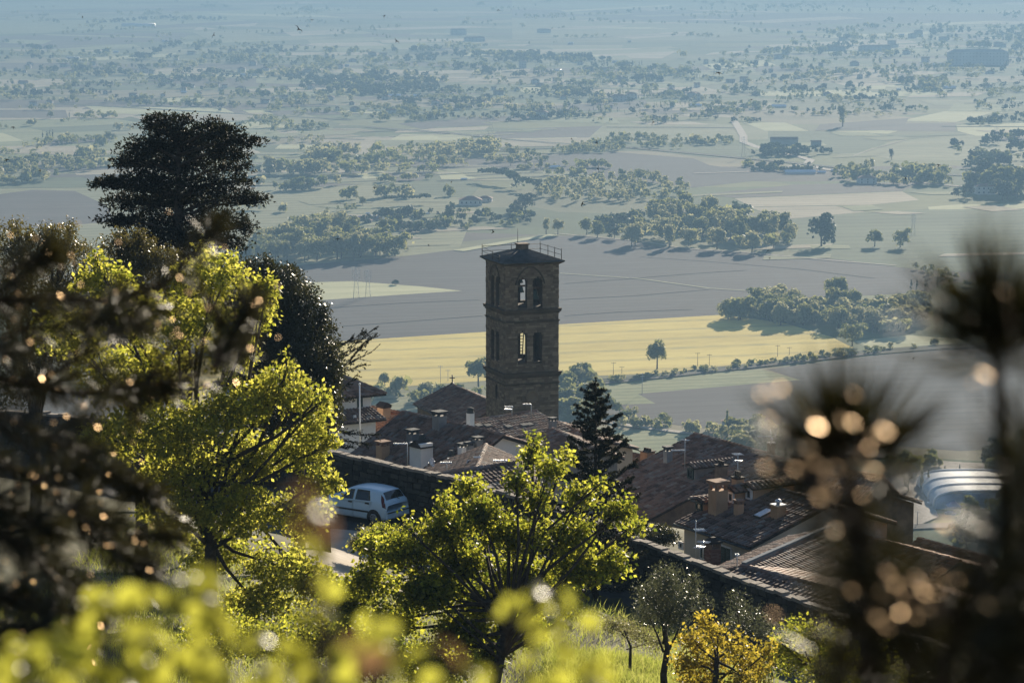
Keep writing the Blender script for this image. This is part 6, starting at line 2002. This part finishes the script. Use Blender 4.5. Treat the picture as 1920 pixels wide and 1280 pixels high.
def side_conifer():
    """conifer inside the holm oak whose fans stick out to the right"""
    rng = np.random.default_rng(72); d = 101
    root = empty('fir_tree', cb, 'dark fir whose feathery branch fans stick out right of the holm oak', 'tree'); ro = np.array(cb)
    top = at(600, 600, d); mb = MB(ro); mb.tube([cb, top], [.2, .05], 7); PP, DD = [], []
    for (x0, y0, x1, y1) in [(600, 690, 706, 612), (600, 690, 700, 632), (600, 700, 704, 655), (600, 700, 682, 684), (600, 720, 690, 640), (590, 770, 672, 700), (600, 800, 706, 816), (600, 810, 690, 832), (590, 830, 660, 838), (590, 780, 650, 810), (600, 750, 660, 745), (590, 640, 660, 640), (600, 660, 686, 622)]:
        a = at(x0, y0, d); b = at(x1, y1, d + rng.uniform(-1, 1)); k = (a + b) / 2 - [0, 0, .12]
        mb.tube([a, k, b], [.035, .02, .005], 5)
        for j in range(26):
            u = rng.uniform(.25, 1); q = a * (1 - u) ** 2 + 2 * k * u * (1 - u) + b * u * u
            e = q + nz(b - a) * rng.uniform(.1, .3) + rng.normal(size=3) * .09
            mb.tube([q, e], [.006, .002], 3, cap=False)
            t = rng.random(16)[:, None]; PP.append(q + (e - q) * t); DD.append(np.tile(nz(e - q), (16, 1)))
    mb.build('trunk', M['bark'], root)
    V = needle_tufts(np.concatenate(PP), np.concatenate(DD), .06, rng, 4, .25, .55)
    link_mesh('crown', quads_mesh('crown', V - ro, M['needle_d']), root)
side_conifer()

# --- grass on the bank and verge
def grass():
    rng = np.random.default_rng(81)
    P = []
    def patch(x0, x1, y0, y1, n):
        xs = rng.uniform(x0, x1, n); ys = rng.uniform(y0, y1, n)
        zs = ground_z(xs, ys); P.append(np.stack([xs, ys, zs], 1))
    patch(-14, 9, 60, 96, 42000)
    patch(1, 7, 62, 84, 36000)
    P = np.concatenate(P)
    s, wz = wall_sd(P[:, 0], P[:, 1])
    P = P[s > roadw(P[:, 0]) + .1]
    # keep clear of the lane
    lane = np.array([ground_at(*q)[:2] for q in ((690, 1000), (652, 1030), (640, 1065), (700, 1090), (730, 1110))])
    keep = np.ones(len(P), bool)
    for a, b in zip(lane[:-1], lane[1:]):
        ab = b - a; t = np.clip(((P[:, :2] - a) @ ab) / (ab @ ab), 0, 1); dd = np.hypot(*(P[:, :2] - a - t[:, None] * ab).T); keep &= dd > 1.6
    P = P[keep]
    n = len(P); a = rng.normal(size=(n, 3)) * .35; a[:, 2] = 1; a /= np.linalg.norm(a, axis=1)[:, None]
    w = np.cross(a, rng.normal(size=(n, 3))); w /= np.linalg.norm(w, axis=1)[:, None]
    L = rng.uniform(.12, .34, n)[:, None] * (1 + .8 * np.sin(P[:, :1] * 1.3) * np.sin(P[:, 1:2] * .9)); L = np.maximum(L, .08)
    tip = P + a * L + rng.normal(size=(n, 3)) * L * .25
    V = np.stack([P - w * .012, P + a * L * .5 - w * .014, tip, P + a * L * .5 + w * .014], 1)
    o = link_mesh('grass', quads_mesh('grass', V, M['grass'])); o['kind'] = 'stuff'; o['label'] = 'sunlit long grass covering the bank below the wall'
grass()

# =================================================================== BIRDS
def birds():
    mat = plain_mat('swift_plumage', (.02, .018, .016), .8)
    def bird(seed):
        r = random.Random(seed); m = MB()
        m.lathe((0, 0, 0), [(.004, -.1), (.022, -.06), (.03, 0), (.022, .05), (.006, .08)], 7, (0, 1, 0), (1, 0, 0))
        dih = r.uniform(-.5, .6); sw = r.uniform(.05, .16)
        for s in (-1, 1):
            pts = [(s * .02, .045, .005), (s * .02, -.03, .005), (s * .13, -.02 + sw * .2, .13 * dih), (s * .24, -sw, .24 * dih), (s * .13, .05, .13 * dih)]
            m.add(pts + [(x, y, z - .008) for x, y, z in pts], [(0, 4, 2, 1), (4, 3, 2), (5, 6, 7, 9), (9, 7, 8), (0, 5, 9, 4), (4, 9, 8, 3), (3, 8, 7, 2), (2, 7, 6, 1)])
        m.add([(-.02, -.09, 0), (.02, -.09, 0), (.035, -.16, 0), (0, -.13, 0), (-.035, -.16, 0)] , [(0, 1, 2, 3), (0, 3, 4)])
        o = m.build('swift', mat); me = o.data; bpy.data.objects.remove(o); return me
    ms = [bird(k) for k in range(4)]
    spots = [(560, 55, 125, 45), (155, 32, 170, 0), (401, 66, 150, 60), (720, 31, 140, -30), (743, 77, 125, 40), (935, 19, 200, 10), (1225, 229, 120, 80), (1119, 267, 150, 80), (1121, 316, 130, 85), (1092, 382, 120, 70), (925, 435, 110, -25), (633, 448, 150, 0), (803, 460, 160, 20), (1440, 470, 150, 20), (1444, 484, 190, 0), (1348, 137, 110, 5), (1408, 187, 190, 0), (12, 300, 120, 10), (75, 320, 170, 90), (25, 239, 150, 5), (499, 270, 150, 0), (1712, 672, 150, 30), (1760, 310, 140, 10), (1698, 334, 150, 60), (702, 352, 170, 0), (846, 341, 190, 0), (585, 38, 190, 0), (1072, 260, 170, 10)]
    for k, (px, py, d, roll) in enumerate(spots):
        d *= 1.0 if k == 0 else 1.35
        o = link_mesh('swift', ms[k % 4], None, at(px, py, d))
        o.rotation_euler = (rad(60 + (k * 37) % 60 - 30), rad(roll), rad((k * 97) % 360))
        if k == 0: tag(o, 'largest dark swift gliding with wings spread diagonally at upper left', 'bird', 'swifts flying over the valley')
        else: tag(o, 'tiny dark swift flying over the hazy plain', 'bird', 'swifts flying over the valley')
birds()

# =================================================================== FOREGROUND, OUT OF FOCUS
M['fg_leaf'] = leaf_mat('near_leaf', (.02, .035, .006), (.14, .14, .025), (.07, .12, .008), (.86, .82, .12), .62, .3, .4)
M['fg_red'] = leaf_mat('near_bronze_leaf', (.08, .05, .03), (.14, .08, .04), (.18, .1, .05), (.3, .18, .08), .5, .35, .4)
M['fg_needle'] = leaf_mat('pine_needle', (.005, .006, .003), (.018, .018, .008), (.018, .019, .004), (.06, .05, .012), .3, .42, .35)
M['bud_glint'] = plain_mat('amber_bud_and_glint', (.55, .34, .13), .44, .85, .5)  # for the candles and for the added flakes that imitate sun glints
M['resin'] = plain_mat('resin_drop', (.5, .33, .16), .3, 0, 1.0)

def needles_along(pts, n, L, rng, start=.0, w=.0011, ang=.75, sd=.25):
    """long needles standing around a shoot"""
    pts = [np.asarray(p, float) for p in pts]
    seg = [np.linalg.norm(b - a) for a, b in zip(pts[:-1], pts[1:])]; cum = np.concatenate([[0], np.cumsum(seg)])
    s = rng.uniform(start, 1, n) * cum[-1]
    idx = np.clip(np.searchsorted(cum, s) - 1, 0, len(seg) - 1)
    A = np.array(pts)[idx]; B = np.array(pts)[idx + 1]; t = ((s - cum[idx]) / np.array(seg)[idx])[:, None]
    P = A + (B - A) * t; D = B - A; D /= np.linalg.norm(D, axis=1)[:, None]
    a = rng.normal(size=(n, 3)); a -= D * (a * D).sum(1)[:, None]; a /= np.linalg.norm(a, axis=1)[:, None]
    an = rng.normal(ang, sd, n)[:, None]
    d = D * np.cos(an) + a * np.sin(an)
    w_ = np.cross(d, rng.normal(size=(n, 3))); w_ /= np.linalg.norm(w_, axis=1)[:, None]
    l = (L * rng.uniform(.7, 1.15, n))[:, None]
    mid = P + d * l * .5 + a * l * .04
    return np.stack([P, mid - w_ * w, P + d * l, mid + w_ * w], 1)

HALF = nz(nz(SUNV) + np.array([0, -1.0, .13]))       # a glossy facet facing this way mirrors the sun to a viewer on the terrace
def mirror_flakes(P, size, rng, jit=.25):
    """added flat flakes turned to mirror the sun, standing in for needle glints"""
    n = len(P)
    nn = HALF + rng.normal(size=(n, 3)) * jit; nn /= np.linalg.norm(nn, axis=1)[:, None]
    a = np.cross(nn, rng.normal(size=(n, 3))); a /= np.linalg.norm(a, axis=1)[:, None]; b = np.cross(nn, a)
    s = (size * rng.uniform(.6, 1.3, n))[:, None]
    return np.stack([P - a * s, P - b * s * .7, P + a * s, P + b * s * .7], 1)

def right_pine():
    rng = np.random.default_rng(91)
    root = empty('pine_tree', (0.62, 2.35, float(ground_z(.62, 2.35))), 'blurred young pine with upright needle shoots close at the right', 'tree'); ro = np.array(root.location)
    base = np.array([.66, 2.4, CAMZ - 1.6])
    shoots = {
        'a': [at(1640, 1330, 2.3), at(1625, 1120, 2.28), at(1604, 980, 2.25), at(1594, 910, 2.25), at(1585, 845, 2.25)],
        'b': [at(1900, 1330, 2.3), at(1890, 1050, 2.3), at(1884, 860, 2.3), at(1874, 720, 2.3), at(1868, 600, 2.3)],
        'c': [at(1760, 1340, 2.15), at(1770, 1240, 2.15), at(1800, 1150, 2.15), at(1850, 1080, 2.15)],
        'd': [at(1960, 1200, 2.5), at(1950, 1000, 2.5), at(1940, 860, 2.5)],
        'e': [at(1590, 1000, 2.3), at(1650, 930, 2.35), at(1690, 890, 2.4)],
        'g': [at(1700, 1340, 2.2), at(1705, 1210, 2.2), at(1690, 1090, 2.2)],
        'h': [at(1800, 1340, 2.3), at(1830, 1240, 2.3), at(1850, 1170, 2.3)],
        'i': [at(1560, 1340, 2.35), at(1590, 1200, 2.35), at(1600, 1060, 2.35)],
        'j': [at(1945, 1340, 2.25), at(1935, 1160, 2.25), at(1925, 960, 2.25), at(1925, 790, 2.25)],
        'f': [at(1600, 980, 2.25), at(1545, 930, 2.2), at(1510, 880, 2.2)]}
    mb = MB(ro)
    mb.tube([base - [0, 0, .25], base + [0, 0, .3], (shoots['a'][0] + shoots['b'][0]) / 2 - [0, 0, .25]], [.035, .03, .024], 7)
    hub = (shoots['a'][0] + shoots['b'][0]) / 2 - [0, 0, .25]
    for k, pts in shoots.items():
        r = .016 if k == 'a' else .013 if k == 'b' else .007
        mb.tube(([hub] if k in 'abcdghij' else []) + pts, [r * 1.2] * (1 if k in 'abcdghij' else 0) + list(np.linspace(r, r * .3, len(pts))), 6)
    mb.build('trunk', M['bark_p'], root)
    V = []
    V.append(needles_along(shoots['a'][3:], 300, .112, rng, .1, w=.0019, ang=.85, sd=.45)); V.append(needles_along(shoots['b'][3:], 330, .112, rng, .1, w=.0019, ang=.8, sd=.42))
    for k_ in 'ghij': V.append(needles_along(shoots[k_], 430, .075, rng, .1, ang=.85, sd=.35))
    V.append(needles_along(shoots['a'][:3], 300, .07, rng, .1, ang=.9, sd=.35)); V.append(needles_along(shoots['b'][:3], 340, .075, rng, .0, ang=.9, sd=.35))
    V.append(needles_along(shoots['c'], 260, .075, rng, .1, ang=.8)); V.append(needles_along(shoots['d'], 300, .08, rng, 0, ang=.8))
    V.append(needles_along(shoots['e'], 110, .06, rng, .4, ang=.6)); V.append(needles_along(shoots['f'], 110, .06, rng, .4, ang=.6))
    V = np.concatenate(V)
    o = link_mesh('needles', quads_mesh('needles', V - ro, M['fg_needle']), root); o['kind'] = 'stuff'
    # candles at the shoot tips
    for pts, ln in ((shoots['b'], .05), (shoots['a'], .035), (shoots['d'], .04)):
        t = nz(pts[-1] - pts[-2]); m = MB(ro); m.lathe(pts[-1], [(.004, 0), (.0065, ln * .4), (.005, ln * .8), (.001, ln)], 8, t); m.build('candle', M['bud_glint'], root)
    # added flakes on added twigs, imitating sun glints of the needles
    spots = [(1845, 702), (1823, 717), (1441, 785), (1425, 795), (1530, 788), (1515, 840), (1630, 838), (1652, 816), (1660, 810), (1548, 897), (1583, 915), (1600, 880), (1565, 880), (1545, 875), (1500, 885), (1470, 890), (1440, 880), (1520, 860), (1665, 1068), (1678, 1096), (1730, 1096), (1725, 1085), (1762, 1110), (1705, 1140), (1690, 1150), (1715, 1155), (1760, 1165), (1645, 1160), (1885, 1130), (1800, 1243), (1525, 1115), (1560, 1120), (1600, 1112), (1520, 1150), (1450, 1150), (1800, 1000), (1770, 985), (1640, 880), (1620, 850), (1430, 740), (1445, 735), (1600, 740), (1810, 730), (1795, 1090), (1660, 1240), (1580, 790), (1700, 1115), (1740, 1140), (1890, 560), (1884, 548), (1535, 930), (1590, 900)]
    spots += [(rng.uniform(1400, 1900), rng.uniform(820, 1260)) for _ in range(10)] + [(rng.normal(1590, 70), rng.normal(850, 60)) for _ in range(5)] + [(rng.normal(1720, 60), rng.normal(1110, 40)) for _ in range(4)]
    P = np.array([at(x + rng.normal(0, 2), y + rng.normal(0, 2), rng.uniform(1.98, 2.12)) for x, y in spots])
    tw = MB(ro); allp = np.concatenate([np.array(p) for p in shoots.values()])
    for p in P:
        q = allp[np.argmin(np.linalg.norm(allp - p, axis=1))]
        tw.tube([q, (p + q) / 2 + rng.normal(0, .003, 3), p], [.0012, .0009, .0006], 3, cap=False)
    tw.build('twigs', M['bark_p'], root, 'stuff')
    V = mirror_flakes(P, .0046, rng, .1)
    V2 = mirror_flakes(P[rng.choice(len(P), 12)] + rng.normal(0, .012, (12, 3)), .0032, rng, .15)
    o = link_mesh('glint_flakes', quads_mesh('glint_flakes', np.concatenate([V, V2]) - ro, M['bud_glint']), root); o['kind'] = 'stuff'
right_pine()

def left_pine():
    rng = np.random.default_rng(92); d = 5.4
    x0, y0 = -1.5, 5.4
    root = empty('pine_tree', (x0, y0, float(ground_z(x0, y0))), 'blurred dark pine with spreading needle branches close at the left', 'tree'); ro = np.array(root.location)
    mb = MB(ro); mb.tube([ro - [0, 0, .2], ro + [0.05, 0, 1.2], np.array([x0 + .05, y0, CAMZ + .3])], [.12, .1, .06], 8)
    br = [
        [(-60, 565), (90, 560), (210, 565), (310, 530), (370, 470), (405, 425)],
        [(-60, 700), (60, 720), (150, 740), (270, 720), (310, 730)],
        [(60, 715), (120, 690), (190, 640), (260, 600)],
        [(-60, 660), (40, 620), (110, 610), (200, 600)],
        [(-60, 520), (40, 500), (100, 470)],
        [(400, 690), (430, 640), (455, 590), (470, 565)], [(250, 722), (330, 716), (400, 690), (440, 640)],
        [(-60, 830), (60, 900), (160, 960), (240, 1000), (330, 1010)],
        [(60, 905), (130, 880), (210, 890), (290, 930)],
        [(-60, 980), (40, 1020), (120, 1080), (190, 1150)],
        [(-60, 1100), (40, 1130), (110, 1160), (160, 1200)],
        [(-60, 760), (30, 790), (110, 830), (180, 850)],
        [(100, 940), (180, 990), (230, 1050), (280, 1060)], [(-60, 930), (30, 960), (100, 1000)], [(-60, 1180), (60, 1190), (130, 1190)]]
    V = []; allp = []
    for k, b in enumerate(br):
        dd = d + rng.uniform(-.5, .6)
        pts = [at(px, py, dd + .05 * i) for i, (px, py) in enumerate(b)]
        r = .008 if k in (0, 1, 7, 9, 10) else .005
        st = [] if b[0][0] > 0 else [np.array([x0 + .03, y0, pts[0][2] - .15])]
        mb.tube(st + pts, list(np.linspace(r * 1.5, r * .35, len(st + pts))), 6)
        n = int((800 if pts[0][2] < CAMZ - 1.0 else 480) * (len(b) - 1) * .36 * (1.7 if k in (1, 7, 8, 9, 10, 12, 13, 14) else 1))
        V.append(needles_along(pts, n, .07, rng, .05, w=.0011, ang=.8)); V.append(needles_along(pts[-2:], 130, .075, rng, .2, w=.0011, ang=.5))
        for p in pts: allp.append(p)
        # side shoots
        for j in range(len(pts)):
            i = rng.integers(0, len(pts) - 1); q = pts[i] + (pts[i + 1] - pts[i]) * rng.random()
            e = q + nz(nz(pts[i + 1] - pts[i]) + rng.normal(size=3) * .8 + [0, 0, .25]) * rng.uniform(.06, .16)
            mb.tube([q, e], [.004, .002], 4, cap=False); V.append(needles_along([q, e], 95, .06, rng, .2, w=.0011, ang=.6)); allp.append(e)
    mb.build('trunk', M['bark_p'], root)
    o = link_mesh('needles', quads_mesh('needles', np.concatenate(V) - ro, M['fg_needle']), root); o['kind'] = 'stuff'
    allp = np.array(allp)
    P = allp[rng.choice(len(allp), 300)] + rng.normal(0, .04, (300, 3)) - [0, .06, 0]
    o = link_mesh('glint_flakes', quads_mesh('glint_flakes', mirror_flakes(P, .0042, rng, .2) - ro, M['bud_glint']), root); o['kind'] = 'stuff'  # added flakes facing the sun, in place of glints on the boughs
left_pine()

def near_shrub():
    rng = np.random.default_rng(93)
    b = (-.1, 1.9, float(ground_z(-.1, 1.9)))
    root = empty('leafy_shrub', b, 'blurred bright yellow green leafy shrub along the bottom edge', 'shrub'); ro = np.array(b)
    # leaf meshes: oval blade folded on its midrib, with a short stalk
    def leaf(name, mat, L, W, seed):
        r = random.Random(seed); m = MB(); n = 5; vs = []; fs = []
        for i in range(n + 1):
            t = i / n; w = W * math.sin(math.pi * min(1, t * .97 + .03)) ** .8; z = .12 * L * math.sin(t * 2.4) - .1 * L * t * t
            vs += [(-w / 2, (t - .5) * L, z + w * .22), (0, (t - .5) * L, z), (w / 2, (t - .5) * L, z + w * .22)]
        for i in range(n):
            for k in (0, 1): fs.append((i * 3 + k, i * 3 + k + 1, i * 3 + k + 4, i * 3 + k + 3))
        m.add(vs, fs, True); o = m.build(name, M[mat]); me = o.data; bpy.data.objects.remove(o); return me
    lm = [leaf('leaf', 'fg_leaf', .024, .016, 1), leaf('leaf', 'fg_leaf', .019, .013, 2), leaf('leaf', 'fg_leaf', .029, .019, 3)]
    lr = leaf('leaf', 'fg_red', .024, .015, 4)
    mb = MB(ro); leaves = []
    # sprigs: tip pixel, distance, number of leaves, spread in pixels
    sp = [(380, 1085, 1.75, 10, 34), (330, 1120, 1.7, 5, 30), (400, 1135, 1.7, 8, 36), (190, 1120, 1.7, 6, 28), (245, 1125, 1.7, 5, 22), (130, 1180, 1.65, 6, 34), (60, 1215, 1.6, 8, 44), (20, 1265, 1.6, 8, 40), (170, 1220, 1.6, 8, 42), (260, 1190, 1.6, 9, 44), (270, 1255, 1.55, 9, 44), (120, 1265, 1.55, 9, 44), (370, 1225, 1.6, 8, 40), (400, 1265, 1.55, 8, 42), (480, 1200, 1.6, 6, 32), (500, 1255, 1.55, 8, 42), (560, 1215, 1.6, 4, 24), (590, 1260, 1.55, 8, 40), (715, 1165, 1.65, 7, 30), (690, 1215, 1.6, 6, 34), (740, 1230, 1.6, 5, 32), (660, 1262, 1.55, 8, 40), (770, 1270, 1.55, 7, 40), (600, 1150, 1.7, 3, 26), (592, 1020, 1.75, 4, 22), (600, 1075, 1.75, 4, 22), (950, 1130, 1.7, 4, 22), (1000, 1115, 1.7, 4, 26), (1070, 1130, 1.7, 6, 30), (1110, 1160, 1.7, 3, 20), (1010, 1175, 1.7, 3, 22), (1060, 1215, 1.65, 3, 24), (1000, 1230, 1.65, 3, 22), (1100, 1255, 1.6, 6, 32), (1020, 1272, 1.6, 6, 36), (1140, 1240, 1.65, 3, 20), (880, 1268, 1.6, 5, 30), (1060, 1165, 1.68, 4, 30)]
    for i, (px, py, d, n, s) in enumerate(sp):
        d *= 1.42; n = max(1, round(n * (2.0 if px < 480 else 1.1 if px < 800 else .9))); s *= 1.1
        tip = at(px, py, d); rt = np.array([tip[0] * .75, tip[1] + .12, CAMZ - 1.3 - rng.uniform(0, .1)])
        k = at(px + rng.uniform(-30, 30), py + 140, d + .03)
        mb.tube([rt, k, tip], [.003, .002, .001], 5)
        for j in range(n):
            c = at(px + rng.normal(0, s * .55), py + abs(rng.normal(0, s * .7)) - s * .2, d + rng.normal(0, .03)); leaves.append((c, False, tip))
    for px, py, d, n in ((585, 960, 1.5, 5), (600, 985, 1.5, 4), (710, 1240, 1.6, 3), (830, 1225, 1.6, 2)):
        tip = at(px, py, d); k = at(px + 10, py + 150, d); mb.tube([np.array([tip[0] * .8, tip[1], CAMZ - 1.3]), k, tip], [.0022, .0018, .001], 5)
        for j in range(n): leaves.append((at(px + rng.normal(0, 20), py + rng.normal(0, 18), d), True, tip))
    mb.build('stems', M['bark_p'], root, 'stuff')
    Vx = Vector(HALF)
    for i, (c, red, tip) in enumerate(leaves):
        o = link_mesh('leaf', lr if red else lm[i % 3], root)
        nrm = Vector(tuple(rng.normal(size=3) * .55 + np.array([.0, -.25, .6]))).normalized()
        if i % 37 == 0: nrm = (Vx + Vector(tuple(rng.normal(size=3) * .12))).normalized()
        q = nrm.to_track_quat('Z', 'Y').to_matrix() @ Matrix.Rotation(rng.uniform(0, 6.28), 3, 'Z')
        sc = rng.uniform(.75, 1.2)
        Mx = q.to_4x4() @ Matrix.Scale(sc, 4); Mx.translation = Vector(tuple(c - ro)); o.matrix_basis = Mx
near_shrub()
